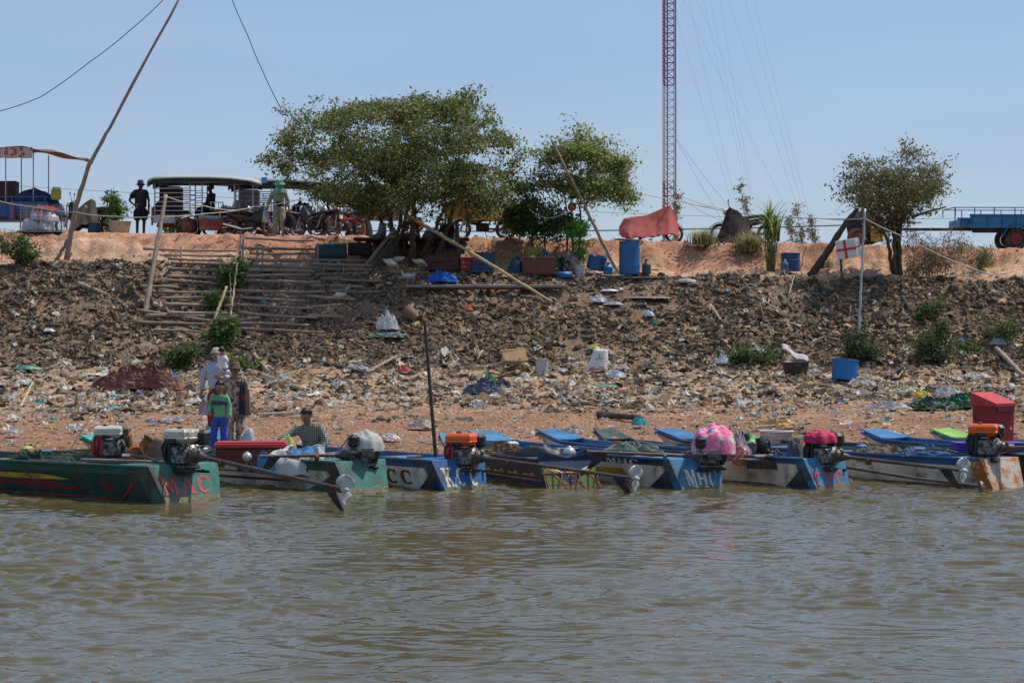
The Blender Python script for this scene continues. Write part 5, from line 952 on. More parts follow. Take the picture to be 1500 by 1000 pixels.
# covered motorbike left of potted tree, blue can, basket planter
motorcycle('motorcycle under an olive sheet behind the leaning bamboo mast', GD(128, 67.2), R(178), bl, 1.05)
drape('olive_cover', 'olive sheet over the motorcycle behind the leaning bamboo mast', GD(124, 67.0), 0, [(-.42, .55, .1), (-.3, .7, .15), (.0, .95, .30), (.2, 1.08, .35), (.32, 1.0, .3), (.40, .6, .3)], .4, M('olive_sheet', (.085, .08, .055), .85, .2, 6, bump=.3), 15)
def tub(name, label, pos, r0, r1, h, mat, cat='tub', tilt=(0, 0), rimm=None, closed=False, group=None, handle=False, sc=1, ribs=0, rz=0):
    t = thing(name, pos, 0, label, cat, group, sc); t.rotation_euler = (R(tilt[0]), R(tilt[1]), R(rz)); m = MB(); m.smooth = True
    pr = [(0.001, 0), (r0*.96, 0), (r0, .015)]; N_ = 12
    for k in range(1, N_+1):
        z = h*k/N_; r = r0+(r1-r0)*k/N_+(.014*r1/.3 if ribs and k in ribs else 0); pr.append((r, z))
    if closed: pr += [(r1*.96, h+.012), (.001, h+.012)]
    else: pr += [(r1-.018, h), (r0-.018, .03), (.001, .03)]
    m.lathe(pr, (0, 0, 0), 32, cap=False); o = m.build('body', mat, t); o.data.polygons.foreach_set('use_smooth', [True]*len(o.data.polygons))
    m = MB(); m.torus((0, 0, h), r1+.004, .012*max(.5, r1/.3), n=32, m=6); m.build('rim', rimm or mat, t)
    if handle: m = MB(); m.tube([(r1+.01, 0, h-.04)]+[(r1*1.02*math.cos(R(a)), -.02-.0*a, h-.04-r1*.6*math.sin(R(a))) for a in range(15, 166, 15)]+[(-r1-.01, 0, h-.04)], .006, 5); m.v = [Vector((v.x, v.y-abs(r1*1.02)*math.sqrt(max(0, 1-min(1, (v.x/(r1*1.05))**2))), v.z)) for v in m.v]; m.build('handle', WIRE, t)
    return t
def plas(n, c, d=.35): return M(n, c, .45, .15, 4, dirt=(.10, .075, .05), dirt_amt=d, dsc=5, spec=.45)
BLUEP = plas('blue_plastic', (.015, .12, .30)); BLUED = plas('dark_blue_plastic', (.012, .05, .12)); CREAMP = plas('cream_plastic', (.42, .36, .22), .3); GREYP = plas('grey_white_plastic', (.45, .44, .42)); BLACKP = plas('black_rubber', (.025, .025, .027), .45); DWAT = plas('smoky_bottle', (.03, .06, .08), .2)
tub('plant_tub', 'cream basket planter holding the small leafy tree', GD(175, 66.6, .0), .25, .33, .40, CREAMP, 'planter', ribs=(10,))
tub('bucket', 'blue can beside the basket planter', GD(138, 66.8), .18, .19, .34, BLUED, 'can')
# blue farm trailer at the right
t = thing('farm_trailer', GD(1454, 67.4), R(3), 'blue steel farm trailer with red wheel at the right edge', 'trailer')
BT = M('trailer_blue', (.02, .17, .34), .5, .18, 4, dirt=(.03, .03, .03), dirt_amt=.3, bump=.1)
m = MB(); m.box((.6, 0, .90), (2.9, 1.5, .06)); m.box((.6, -.76, 1.02), (2.9, .05, .36)); m.box((.6, .76, 1.02), (2.9, .05, .36))
for k in range(7): m.box((-.75+.42*k, -.80, .99), (.05, .05, .32))
m.box((.6, -.79, 1.21), (2.95, .08, .04)); m.box((-.95, 0, .98), (.35, 1.3, .20)); m.box((-.95, -.68, 1.1), (.35, .04, .05)); m.build('bed', BT, t).location.z = -.20
m = MB()
for y in (-.76, .76):
    m.box((.35, y, 1.43), (3.3, .025, .025))
    for x in (-1.28, -.72, -.15, .45, 1.05, 1.6): m.box((x, y, 1.32), (.025, .025, .22))
m.box((-1.29, 0, 1.43), (.025, 1.5, .025)); m.box((-1.29, -.76, 1.17), (.03, .03, .5)); m.build('guard_rail', BT, t).location.z = -.21
m = MB(); m.box((-.9, 0, .78), (3.4, .12, .08)); m.box((-2.4, 0, .78), (1.2, .08, .07)); m.box((.6, -.4, .72), (2.6, .08, .1)); m.build('drawbar', PT['navy'], t).location.z = -.16
for y in (-.62, .5):
    wheel(t, (.52, y, .33), .34, .17, M('road_tyre', (.05, .045, .04), .9, .3, 8, dirt=(.2, .11, .07), dirt_amt=.4), M('rim_red', (.22, .03, .03), .6, .2, 6))
m = MB(); m.loft([[(.52+.42*math.cos(R(a)), y, .36+.40*math.sin(R(a))) for y in (-.84, -.55)]+[(.52+.40*math.cos(R(a)), y, .36+.38*math.sin(R(a))) for y in (-.55, -.84)] for a in range(10, 171, 20)]); m.build('mudguard', BT, t)
# vehicle half hidden behind the right tree
t = thing('covered_tractor', GD(1268, 67.6), 0, 'dark round load with an orange panel hidden behind the right tree', 'vehicle')
m = MB(); m.smooth = True; m.ball((0, 0, .62), (1.1, .9, 1.0), 16, 10, rough=.1); m.build('load', BLKF, t); m = MB(); m.cham((.25, -.5, .42), (.36, .04, .44), .02); m.build('orange_panel', PT['yellow'], t); m = MB(); m.tube([(.1, -.4, 1.1), (.9, -.5, 1.28)], .03, 6); m.build('red_bar', PT['red'], t)
wheel(t, (-.3, -.4, .3), .3, .13)
# ---------------------------------------------------------------- trees and plants
LEAF = M('leaf', (1, 1, 1), .5, .12, 3, attr='tint', trans=.42, spec=.35)
BARK = M('bark', (.115, .085, .062), .95, .35, 9, bump=.6); BARKD = M('twig_bark', (.10, .08, .065), .9, .3, 12)
def leafmesh(name, C, size, cols, parent, rs, asp=.55):
    n = len(C); a = rs.randn(n, 3); a /= np.linalg.norm(a, axis=1)[:, None]; b = rs.randn(n, 3)+np.array([0, 0, .9]); b = np.cross(a, b); b /= np.linalg.norm(b, axis=1)[:, None]+1e-9
    s = (size*(.5+1.1*rs.rand(n)**1.5))[:, None]; cr = np.cross(a, b)*s*.18; V = np.stack([C-a*s*.5, C+b*s*asp*.5+cr, C+a*s*.5, C-b*s*asp*.5+cr], 1).reshape(-1, 3)
    cols = np.array(cols); ci = cols[rs.randint(0, len(cols), n)]*(.8+.8*rs.rand(n, 1))*1.75; o = npmesh(name, V, np.arange(4*n).reshape(n, 4), LEAF, parent, attr=np.repeat(ci, 4, 0)); return o
def tree(name, label, base, trunks, blobs, nt, nl, lsize, cols, seed, r0=.09, spread=.16, cat='tree', group=None, barkm=None, dens=None, droop=0, twig_r=.006, shell=.55):
    """trunks: polylines from the base; blobs: ellipsoids (centre, radii) the crown fills; limbs grow to points spread through them"""
    rs = np.random.RandomState(seed); base = Vector(base); t = thing(name, base, 0, label, cat, group); nodes = []; segs = []
    m = MB(); m.smooth = True
    for tr in trunks:
        pts = [Vector(p) for p in tr]; fine = []
        for i in range(len(pts)-1):
            for k in range(5): fine.append(pts[i].lerp(pts[i+1], k/5)+Vector(rs.randn(3)*.018))
        fine.append(pts[-1]); R0 = r0*(.7+.5*rs.rand()); m.tube([p-base for p in fine], [R0*(1-.55*k/len(fine)) for k in range(len(fine))], 8)
        nodes += [(p, R0*(1-.55*k/len(fine))) for k, p in enumerate(fine[len(fine)//3:])]
    vol = np.array([b[1][0]*b[1][1]*b[1][2] for b in blobs]); vol = vol**.8; pick = rs.choice(len(blobs), nt, p=vol/vol.sum()); T = []
    for i in pick:
        d = rs.randn(3); d /= np.linalg.norm(d); d = d*(shell+(1-shell)*rs.rand()**.6)*(1+.10*rs.randn()); T.append(np.array(blobs[i][0])+d*np.array(blobs[i][1]))
    ctr = np.array(nodes[-1][0]); T.sort(key=lambda p: np.linalg.norm(p-ctr)); leaves = []
    for T_ in T:
        tv = Vector(T_); N_ = np.array([q[0][:] for q in nodes]); d = np.linalg.norm(N_-T_, axis=1)+.35*np.maximum(0, N_[:, 2]-T_[2]); j = int(np.argmin(d)); a, ra = nodes[j]
        L = (tv-a).length
        if L < .05: continue
        k = max(3, int(L/.16)); rr = max(twig_r*1.3, min(ra*.62, .012+.035*L)); pts = []; bend = Vector(rs.randn(3)*.10*L); bend.z += .12*L
        for q in range(k+1): f = q/k; pts.append(a.lerp(tv, f)+bend*math.sin(math.pi*f)*.9+Vector(rs.randn(3)*.012*min(1, f*4)))
        rd = [rr*(1-.75*q/k)+twig_r*.4 for q in range(k+1)]; m.tube([p-base for p in pts], rd, 5 if rr > .02 else 4, cap=False)
        for q in range(1, k+1): nodes.append((pts[q], rd[q]))
        leaves += [np.array(p) for p in pts[max(1, int(k*.45)):]]*1; leaves += [T_]*2
        for q in range(2):      # side twigs
            o_ = pts[-1-q] if q < len(pts) else pts[-1]; e = o_+Vector(rs.randn(3)*spread*1.5); m.tube([o_-base, o_.lerp(e, .5)+Vector((0, 0, .02))-base, e-base], [twig_r, twig_r*.8, twig_r*.5], 4, cap=False); leaves.append(np.array(e)); leaves.append(np.array(e))
    m.build('trunk', barkm or BARK, t, fix=False); LV = np.array(leaves); cl = vn(LV[:, 0]*1.9+LV[:, 1]*.9, LV[:, 2]*3.4+seed, 33); w = (.06+rs.rand(len(LV))**2.4)*np.clip(.5+1.9*cl, .04, 2)
    idx = rs.choice(len(LV), nl, p=w/w.sum()); C = LV[idx]+rs.randn(nl, 3)*spread*np.array([1.1, 1.1, .6]); C[:, 2] -= droop*rs.rand(nl)
    leafmesh('crown', C-np.array(base), lsize, cols, t, rs); return t
def Bl(px, py, D, rx, ry, rd): c = P(px, py, D); return (tuple(c), (rx/F*D, rd, ry/F*D))
OLV = [(.078, .105, .024), (.10, .118, .03), (.05, .075, .02), (.15, .145, .05), (.12, .135, .04), (.036, .055, .017), (.20, .17, .09)]
bt = GD(592, 62.1)
tr = [[GD(583, 62.3), P(578, 345, 62.3), P(566, 300, 62.2), P(530, 250, 62.1)], [GD(606, 62.2), P(603, 345, 62.2), P(607, 300, 62.2), P(620, 230, 62.1)], [GD(612, 62.4), P(630, 350, 62.3), P(648, 310, 62.3), P(690, 260, 62.2)], [GD(556, 61.8), P(574, 360, 62.0), P(586, 330, 62.1), P(590, 260, 62.6)], [GD(640, 62.3), P(652, 345, 62.3), P(664, 305, 62.3), P(700, 250, 62.6)], [GD(592, 62.6), P(590, 340, 62.6), P(600, 290, 62.7), P(580, 220, 62.6)]]
tree('spreading_tree', 'wide spreading many trunked tree shading the middle of the bank', bt, tr,
    [Bl(470, 205, 61.6, 75, 42, 1.8), Bl(560, 205, 61.4, 85, 52, 2.7), Bl(640, 190, 61.6, 75, 48, 2.7), Bl(700, 215, 61.4, 55, 42, 2.0), Bl(440, 238, 61.4, 50, 20, 1.3), Bl(520, 265, 61.0, 75, 35, 2.1), Bl(610, 265, 61.0, 90, 36, 2.6), Bl(700, 268, 61.4, 55, 34, 1.8), Bl(520, 165, 62.2, 42, 26, .8), Bl(690, 160, 62.4, 38, 26, .8), Bl(590, 160, 62.4, 60, 24, 1.0), Bl(745, 215, 62, 26, 22, .6), Bl(430, 172, 62, 28, 14, .5), Bl(495, 290, 61.6, 32, 14, .7), Bl(560, 312, 61.4, 50, 14, .7), Bl(640, 312, 61.6, 55, 16, .9), Bl(720, 290, 61.8, 40, 20, .7), Bl(760, 262, 62, 26, 26, .6), Bl(420, 236, 61.4, 30, 16, .9), Bl(470, 278, 61.2, 30, 12, .8), Bl(520, 300, 61.0, 36, 13, .7), Bl(600, 300, 60.6, 60, 20, 1.0), Bl(680, 300, 61.0, 40, 20, .8)],
    900, 60000, .09, OLV, 5, r0=.085, spread=.115)
# bare twig ends are part of its crown; second tree with slender trunks
tr = [[GD(838, 62.6), P(838, 330, 62.6), P(836, 280, 62.6), P(830, 240, 62.6)], [GD(846, 62.6), P(850, 330, 62.6), P(852, 280, 62.7), P(870, 235, 62.7)], [GD(830, 62.7), P(832, 330, 62.7), P(828, 280, 62.8), P(810, 250, 62.7)]]
tree('slender_tree', 'rounded green tree on thin upright trunks right of the spreading tree', GD(838, 62.6), tr, [Bl(845, 235, 62.7, 50, 36, 1.0), Bl(880, 255, 62.6, 42, 30, .8), Bl(815, 255, 62.8, 28, 28, .7), Bl(905, 280, 62.5, 24, 16, .5), Bl(848, 203, 62.8, 16, 16, .4), Bl(915, 296, 62.5, 18, 8, .3), Bl(800, 232, 62.8, 14, 14, .3), Bl(880, 222, 62.6, 16, 14, .4), Bl(862, 285, 62.6, 42, 10, .6)],
    240, 15000, .088, [(.11, .15, .035), (.15, .18, .05), (.075, .11, .03), (.22, .22, .08), (.17, .18, .06)], 8, r0=.035, spread=.13)
tree('dark_bushy_tree', 'dark dense bushy tree between the spreading tree and the slender tree', GD(800, 62.9), [[GD(800, 62.9), P(798, 340, 62.9), P(792, 305, 62.9)], [GD(778, 62.9), P(780, 340, 62.9), P(775, 300, 62.9)]],
    [Bl(785, 320, 63.0, 44, 28, .8), Bl(752, 292, 62.8, 30, 22, .6), Bl(795, 298, 63, 34, 18, .6), Bl(770, 262, 62.8, 38, 14, .5), Bl(822, 332, 62.9, 22, 20, .5)], 130, 9500, .085, [(.035, .06, .018), (.05, .08, .02), (.09, .11, .03), (.025, .045, .014)], 11, r0=.035, spread=.14)
tree('young_tree', 'bright green bush at the foot of the slender tree', GD(845, 62.2), [[GD(848, 62.2), P(848, 350, 62.2)]], [Bl(847, 352, 62.2, 10, 34, .3), Bl(842, 330, 62.3, 14, 16, .3)], 40, 2600, .08, [(.07, .18, .03), (.10, .22, .04)], 12, r0=.02, spread=.08, cat='bush')
RTC = [(.075, .09, .03), (.10, .11, .04), (.05, .06, .024), (.16, .13, .07), (.11, .09, .05)]
tr = [[GD(1312, 61.6), P(1310, 350, 61.7), P(1303, 310, 61.8), P(1280, 275, 61.8)], [GD(1320, 61.6), P(1318, 345, 61.7), P(1322, 305, 61.8), P(1345, 270, 61.8)], [GD(1316, 61.8), P(1314, 330, 61.8), P(1312, 280, 61.9)], [GD(1308, 61.7), P(1302, 360, 61.7), P(1285, 320, 61.7)]]
tree('bank_tree', 'lone thick trunked tree near the red crossed box at the right', GD(1315, 61.6), tr, [Bl(1280, 275, 61.4, 48, 36, 1.4), Bl(1335, 265, 61.4, 50, 34, 1.4), Bl(1310, 290, 61.2, 60, 34, 1.5), Bl(1330, 240, 61.9, 34, 18, .6), Bl(1250, 262, 61.8, 22, 22, .5), Bl(1368, 262, 61.8, 20, 20, .5), Bl(1242, 256, 61.8, 12, 12, .3), Bl(1325, 225, 61.8, 12, 10, .3), Bl(1300, 318, 61.7, 38, 18, .7), Bl(1285, 330, 62.2, 26, 16, .4)],
    420, 12500, .082, RTC, 14, r0=.062, spread=.12)
def shrub(label, px, D, w, h, n, cols, seed, name='shrub', lsize=.08, cat='bush', group='bushes on the bank', nt=40, lift=.5, base=None):
    p = base or GD(px, D); rq = random.Random(seed); bl = [((p.x+rq.uniform(-.36, .36)*w, p.y+rq.uniform(-.2, .2)*w, p.z+h*(lift+rq.uniform(-.3, .22))), (w*rq.uniform(.16, .34), w*.2, h*rq.uniform(.16, .38))) for _ in range(6)]
    return tree(name, label, p, [[p, p+Vector((.02, 0, h*.35))]], bl, int(nt*1.5), int(n*.62), lsize, cols, seed, r0=.012, spread=.05+.03*w, cat=cat, group=group, twig_r=.004, shell=.3)
GRN = [(.045, .09, .02), (.065, .115, .026), (.03, .06, .014), (.09, .10, .03)]; DGR = [(.02, .038, .012), (.03, .05, .015), (.045, .062, .02), (.07, .07, .03)]; DRY = [(.17, .105, .06), (.22, .15, .09), (.12, .08, .045), (.12, .10, .04)]
shrub('potted small tree with round leaves in the cream planter', 175, 66.6, .62, .85, 2200, [(.06, .11, .03), (.09, .14, .04), (.05, .08, .02)], 21, 'potted_tree', .10, 'tree', None, lift=.62, base=GD(175, 66.6, .35))
shrub('low roadside bush left of the cream planter', 155, 67.8, .7, .8, 1800, DGR+GRN[:1], 22); shrub('low green bush behind the red wheel of the carriage', 345, 70.5, 1.6, .9, 2600, DGR+GRN, 23)
shrub('small bush behind the front bench of the carriage', 262, 70.5, 1.0, .8, 1600, DGR+GRN, 24); shrub('small dark bush right of the orange covered motorcycle', 748, 66, .8, 1.0, 2200, DGR+GRN, 25)
shrub('green bush at the left edge above the rubble', 22, 60.9, 1.1, .95, 3600, GRN+DGR, 26, lsize=.09); shrub('small green clump at the foot of the log steps', 258, 56.0, .95, .62, 3000, GRN+DGR, 27)
shrub('leafy bamboo shoot top on the log steps', 340, 59.9, .62, .72, 1900, GRN, 28, 'bamboo_shoot', .13); shrub('leafy shoot at the middle of the log steps', 318, 58.9, .5, .55, 900, GRN, 29, 'bamboo_shoot', .13)
shrub('bright leafy shoot above the heads of the waiting women', 322, 57.0, .55, .95, 2600, GRN, 30, 'bamboo_shoot', .12); shrub('yellowing clump beside the carried toddler', 352, 55.6, .5, .45, 900, GRN+[(.25, .22, .07)], 31, lsize=.11)
shrub('green weeds left of the black basin', 1102, 56.2, 1.1, .55, 2600, GRN+DGR, 32); shrub('dark bush behind the blue tub on the shore', 1258, 56.6, 1.35, .95, 5200, DGR, 33, lsize=.07)
shrub('dark wiry bush in the middle of the right rubble slope', 1372, 56.5, 1.3, 1.0, 4600, DGR, 34, lsize=.07); shrub('small green bush high on the right rubble slope', 1362, 58.7, .6, .5, 1300, GRN+DGR, 35)
shrub('thin weeds with plastic caught in them at the far right', 1462, 57.6, .9, .75, 1300, GRN, 36); shrub('small weeds below the wiry bush at the right', 1420, 57.3, .6, .5, 500, GRN, 37)
shrub('dry brown bramble right of the lone tree', 1385, 61.4, 1.9, 1.55, 2600, DRY, 38, 'dry_bramble', .06, nt=170); shrub('dry reddish bramble at the foot of the lone tree', 1352, 61.6, 1.2, 1.1, 1500, DRY, 39, 'dry_bramble', .06, nt=110)
shrub('dry bramble leaning at the right edge of the bank', 1432, 62.0, 1.0, 1.0, 900, DRY+GRN, 40, 'dry_bramble', .06, nt=80); shrub('dry twigs at the far left edge above the bush', 3, 62.2, .6, 1.1, 60, DRY, 41, 'dry_bramble', .05, nt=70)
def blades(name, label, base, n, h, w, lean, cols, seed, stalks=0, cat='grass', group=None, droop=.5):
    rs = np.random.RandomState(seed); base = Vector(base); t = thing(name, base, 0, label, cat, group); V = []; Fc = []; C = []
    for k in range(n):
        a = rs.rand()*6.28; L = h*(.55+.6*rs.rand()); ln = lean*(.3+rs.rand()); o = Vector((rs.randn()*w*.35, rs.randn()*w*.35, 0 if not stalks else stalks*(rs.uniform(.72, 1.2) if rs.rand() < .9 else rs.uniform(.05, .4)))); d = Vector((math.cos(a), math.sin(a)*.8, 0)); sdv = Vector((-d.y, d.x, 0)); c = np.array(cols[rs.randint(len(cols))])*(.7+.6*rs.rand())*1.6; wd = (.012+.014*rs.rand())*(1.8 if stalks else .8); b = len(V)
        for q in range(8):
            f = q/7; p = o+d*(ln*L*f**1.7)+Vector((0, 0, L*(f-droop*ln*f**2.6))); ww = wd*(1-f*.9); V += [p-sdv*ww, p+sdv*ww]; C += [c, c]
            if q: i = b+2*q; Fc.append((i-2, i-1, i+1, i))
    npmesh('blades', np.array([v[:] for v in V]), Fc, LEAF, t, attr=np.array(C)); return t
t = blades('sugar_cane', 'tall sugar cane clump with arching leaves near the blue barrel', GD(1128, 61.8), 120, 1.05, .26, 1.0, [(.10, .20, .04), (.07, .15, .03), (.20, .24, .08), (.28, .27, .11)], 5, 1.1, 'plant', droop=.62)
m = MB(); m.smooth = True
rs = np.random.RandomState(4)
for k in range(7): x = -.12+.05*k; m.tube([(x*.6, rs.randn()*.05, 0), (x, rs.randn()*.05, .7), (x*1.3+.02, rs.randn()*.05, 1.4)], .02, 6)
m.build('cane_stalks', M('cane_stalk', (.15, .13, .08), .8, .4, 9), t)
STR = [(.22, .19, .09), (.14, .15, .05), (.30, .24, .13), (.10, .12, .04)]
blades('grass_tuft', 'dry grass tuft on the bank edge between the covered motorcycles', GD(1030, 63.6), 340, .62, .45, .9, STR, 6, group='dry grass tufts on the bank edge'); blades('grass_tuft', 'dry drooping grass tuft behind the sugar cane', GD(1098, 63.3), 420, .75, .5, .9, STR, 7, group='dry grass tufts on the bank edge')
blades('grass_tuft', 'small grass tuft left of the dry bramble by the trailer', GD(1440, 62.6), 160, .7, .25, .6, [(.10, .15, .04), (.2, .2, .09)], 8, group='dry grass tufts on the bank edge'); blades('grass_tuft', 'sparse dry grass left of the leaning dark log', GD(1208, 62.6), 120, .5, .3, .9, STR, 9, group='dry grass tufts on the bank edge')
# vines hanging on the mast guy anchors far behind
for k, (px, w_, y0, y1, lab) in enumerate([(991, 7, 278, 340, 'brown vine climbing the foot of the lattice mast'), (1096, 8, 262, 345, 'vine column on the nearest guy wires'), (1104, 7, 290, 345, 'shorter vine column beside the nearest guy wires'), (1166, 14, 315, 360, 'vine clump on the middle guy wires'), (1178, 7, 300, 355, 'thin vine on the middle guy wires'), (1198, 12, 320, 362, 'green vine clump on the right guy wires')]):
    D_ = 150; a = P(px-(0 if k == 0 else 12), y0, D_); b = P(px, y1+16, D_); c = a.lerp(b, .5); p = b
    tree('vine', lab, p, [[b, c, a]], [(tuple(a.lerp(b, f)), (w_/F*D_*(.35+.4*f), .3, (y1-y0)/F*D_*.22)) for f in (.12, .35, .6, .85)], 60, 420, .17, [(.16, .14, .10), (.20, .16, .13), (.11, .12, .06)], 70+k, r0=.02, spread=.12, cat='vine', group='vines on the guy wires', twig_r=.012)
# grass strip on the beach
rs = np.random.RandomState(3); n = 5200; gx_ = np.concatenate([rs.normal(-7.2, .42, n//2), rs.normal(-6.0, .2, n//8), rs.uniform(-9, 9, n*3//8)]); gy_ = np.concatenate([rs.normal(38.9, .22, n//2), rs.normal(38.4, .2, n//8), rs.normal(38.6, .5, n*3//8)])
gz_ = hgt(gx_, gy_); V = np.stack([np.stack([gx_-.008, gy_, gz_-.01], 1), np.stack([gx_+.008, gy_, gz_-.01], 1), np.stack([gx_+rs.randn(n)*.02, gy_+rs.randn(n)*.02, gz_+.03+.05*rs.rand(n)], 1)], 1).reshape(-1, 3)
o = npmesh('short_grass', V, np.arange(3*n).reshape(n, 3), LEAF, attr=np.repeat(np.array([(.12, .16, .03)])*(.6+.8*rs.rand(n, 1)), 3, 0)); tag(o, 'thin short grass growing along the wet edge of the beach', 'grass', kind='stuff')
# ---------------------------------------------------------------- lattice mast and its guys (far behind the bank)
MD = 170.; mbz = gz(0, 200); MW = .5
RW = M('mast_red_paint', (.24, .055, .045), .6, .15, 3); WWt = M('mast_white_paint', (.55, .55, .56), .6, .1, 3); CABLE = M('dark_cable', (.045, .047, .05), .6, .1)
mb_ = P(977.5, 480, MD); mb_.z = mbz; t = thing('lattice_mast', mb_, R(18), 'tall thin red and white lattice radio mast behind the bank', 'mast')
def zpx(y): return H+(YH-y)/F*MD-mbz
secs = [(mbz*0, zpx(265), RW), (zpx(265), zpx(125), WWt), (zpx(125), zpx(-60), RW), (zpx(-60), zpx(-260), WWt)]
cr3 = [Vector((.58*math.cos(R(a)), .58*math.sin(R(a)), 0))*.86 for a in (90, 210, 330)]
for z0, z1, mt in secs:
    m = MB(); n = max(2, round((z1-z0)/.55))
    for c in cr3: m.tube([c+Vector((0, 0, z0)), c+Vector((0, 0, z1))], .045, 5)
    for k in range(n):
        a = z0+(z1-z0)*k/n; b = z0+(z1-z0)*(k+1)/n
        for q in range(3): c, d = cr3[q], cr3[(q+1) % 3]; m.tube([c+Vector((0, 0, a)), d+Vector((0, 0, b))], .024, 4, cap=False); m.tube([c+Vector((0, 0, a)), d+Vector((0, 0, a))], .026, 4, cap=False)
    m.build('mast_section', mt, t)
m = MB(); m.tube([(.05, .1, 0), (.05, .1, zpx(-260))], .05, 5); m.tube([(.62, -.1, 0), (.62, -.1, zpx(-260))], .045, 5); m.build('feeder_cable', CABLE, t)
GUY = M('guy_wire', (.30, .34, .40), .6, .1)
m = MB(); top1 = zpx(200)
def guy(px0, y0, px1, y1, r=.008, mat_=None, D0=MD, D1=150.):
    a = P(px0, y0, D0); b = P(px1, y1, D1); m.tube([a-mb_, (a+b)/2-mb_-Vector((0, 0, .15)), b-mb_], r, 4, cap=False)
for g_ in ((966, 200, 913, 235), (988, 200, 1080, 318), (988, 200, 1062, 330), (988, 285, 1070, 330), (988, 285, 1085, 312)): guy(*g_, r=.018)
def ext(x0, y0, x1, y1, yt=-70): f = (yt-y1)/(y0-y1); return (x1+(x0-x1)*f, yt, x1, y1)
for g_ in ((1001, 0, 1168, 340), (1022, 0, 1100, 172), (1009, 0, 1085, 330), (990, 20, 1082, 330), (1031, 0, 1090, 265), (1040, 0, 1100, 290), (1055, 0, 1100, 280), (1068, 0, 1177, 330), (1092, 0, 1180, 320), (1105, 0, 1189, 330), (795, 0, 740, 145), (788, 0, 736, 145), (925, 0, 790, 210), (917, 0, 795, 190), (838, 0, 755, 180)): guy(*ext(*g_))
rt = m.build('guy_wires', GUY, None, fix=False); rt.parent = t; rt.rotation_euler = (0, 0, -R(18))
# overhead wires along the road behind the bank, ropes near
def wire(name, label, a, b, d, r, mat_, cat='wire', group=None, n=16):
    a, b = Vector(a), Vector(b); m = MB(); m.tube([p-a for p in sag(a, b, d, n)], r, 5, cap=False); return tag(m.build(name, mat_, loc=a, fix=False), label, cat, group)
wire('power_cable', 'dark cable running low along the road behind the bank', P(500, 338, 80), P(1350, 326, 80), .12, .022, CABLE, 'cable', 'cables behind the bank'); wire('power_cable', 'thin faint cable higher behind the bank', P(700, 300, 90), P(1500, 318, 90), .25, .012, GUY, 'cable', 'cables behind the bank')
wire('power_cable', 'faint cable behind the market cart and carriages', P(-40, 268, 90), P(640, 300, 90), .1, .011, GUY, 'cable', 'cables behind the bank')
ROPEW = M('pale_rope', (.42, .39, .33), .9, .2, 20)
def rope(label, pts, r=.016, name='rope', mat_=None, D=None):
    V_ = [P(*p) for p in pts]; a = V_[0]; m = MB(); out = []
    for i in range(len(V_)-1): out += sag(V_[i], V_[i+1], .03, 8)[:-1]
    m.tube([p-a for p in out+[V_[-1]]], r, 5, cap=False); return tag(m.build(name, mat_ or ROPEW, loc=a, fix=False), label, 'rope', 'ropes strung above the bank')
rope('pale rope from the left edge to the leaning bamboo mast', [(-10, 292, 62), (50, 303, 61.5), (112, 311, 61)]); rope('pale rope between the leaning mast and the short post before the carriage', [(112, 311, 61), (170, 317, 61), (232, 317, 60.5)]); rope('pale rope from the short post toward the turquoise hood', [(232, 317, 60.5), (300, 313, 62), (372, 303, 63.5)])
rope('rope slanting from the top of the short post over the carriage', [(243, 288, 60.6), (300, 302, 62), (345, 308, 63.5)]); rope('rope strung at the front of the second carriage', [(320, 312, 63.5), (372, 303, 63.6), (440, 292, 63.8), (560, 285, 64)], .012)
rope('rope from the thin steel pole down to the right bank', [(1267, 320, 58.5), (1330, 349, 59), (1400, 384, 60), (1470, 407, 61)]); rope('rope from the thin steel pole left past the leaning log', [(1267, 320, 58.5), (1200, 320, 64), (1080, 312, 68), (985, 292, 75)], .014)
rope('rope from the leaning pole through the slender tree', [(830, 250, 61), (880, 268, 63), (960, 288, 70), (1060, 306, 80)], .014); rope('rope loop hanging in the dark bushy tree', [(775, 306, 61.8), (800, 320, 61.8), (835, 310, 61.8)], .012)
rope('black cord rising from the left edge to the top of the bamboo mast', [(-5, 164, 61), (60, 142, 61), (130, 92, 61), (190, 45, 61), (243, -4, 61)], .012, mat_=CABLE); rope('black cord coming down to the spreading tree from above', [(338, -5, 61), (362, 50, 61), (385, 105, 61), (411, 158, 61.5)], .012, mat_=CABLE)
# ---------------------------------------------------------------- poles
POLE = M('weathered_bamboo', (.30, .225, .165), .8, .25, 6, bump=.3); YBAM = M('pale_bamboo', (.46, .34, .18), .7, .2, 6); DLOG = M('dark_log', (.085, .065, .052), .9, .3, 7, bump=.5)
def pole(label, pts, r, mat_=POLE, name='pole', cat='pole', group=None, n=8):
    V_ = [p if isinstance(p, Vector) else P(*p) for p in pts]; a = V_[0]; m = MB(); m.smooth = True; fine = []; rs = random.Random(len(label)); rr = r if isinstance(r, (tuple, list)) else (r, r*.75); K = 24
    for k in range(K+1):
        f = k/K*(len(V_)-1); i = min(int(f), len(V_)-2); fine.append(V_[i].lerp(V_[i+1], f-i)-a+Vector((rs.gauss(0, .006), rs.gauss(0, .006), 0)))
    rad = [(rr[0]+(rr[1]-rr[0])*k/K)*(1.12 if k % 4 == 0 else 1) for k in range(K+1)]; m.tube(fine, rad, n); return tag(m.build(name, mat_, loc=a), label, cat, group)
pole('very tall leaning bamboo mast rising out of the picture at the left', [GD(97, 61.3), P(112, 300, 61.2), P(130, 242, 61), P(160, 188, 61), P(266, -8, 61)], (.075, .03), name='bamboo_mast'); pole('short prop leaning against the foot of the bamboo mast', [GD(84, 61.5), P(126, 302, 61.3)], (.045, .04)); pole('leaning grey post in front of the carriage wheel', [G(212, 460), P(243, 286, 60.4)], (.07, .05))
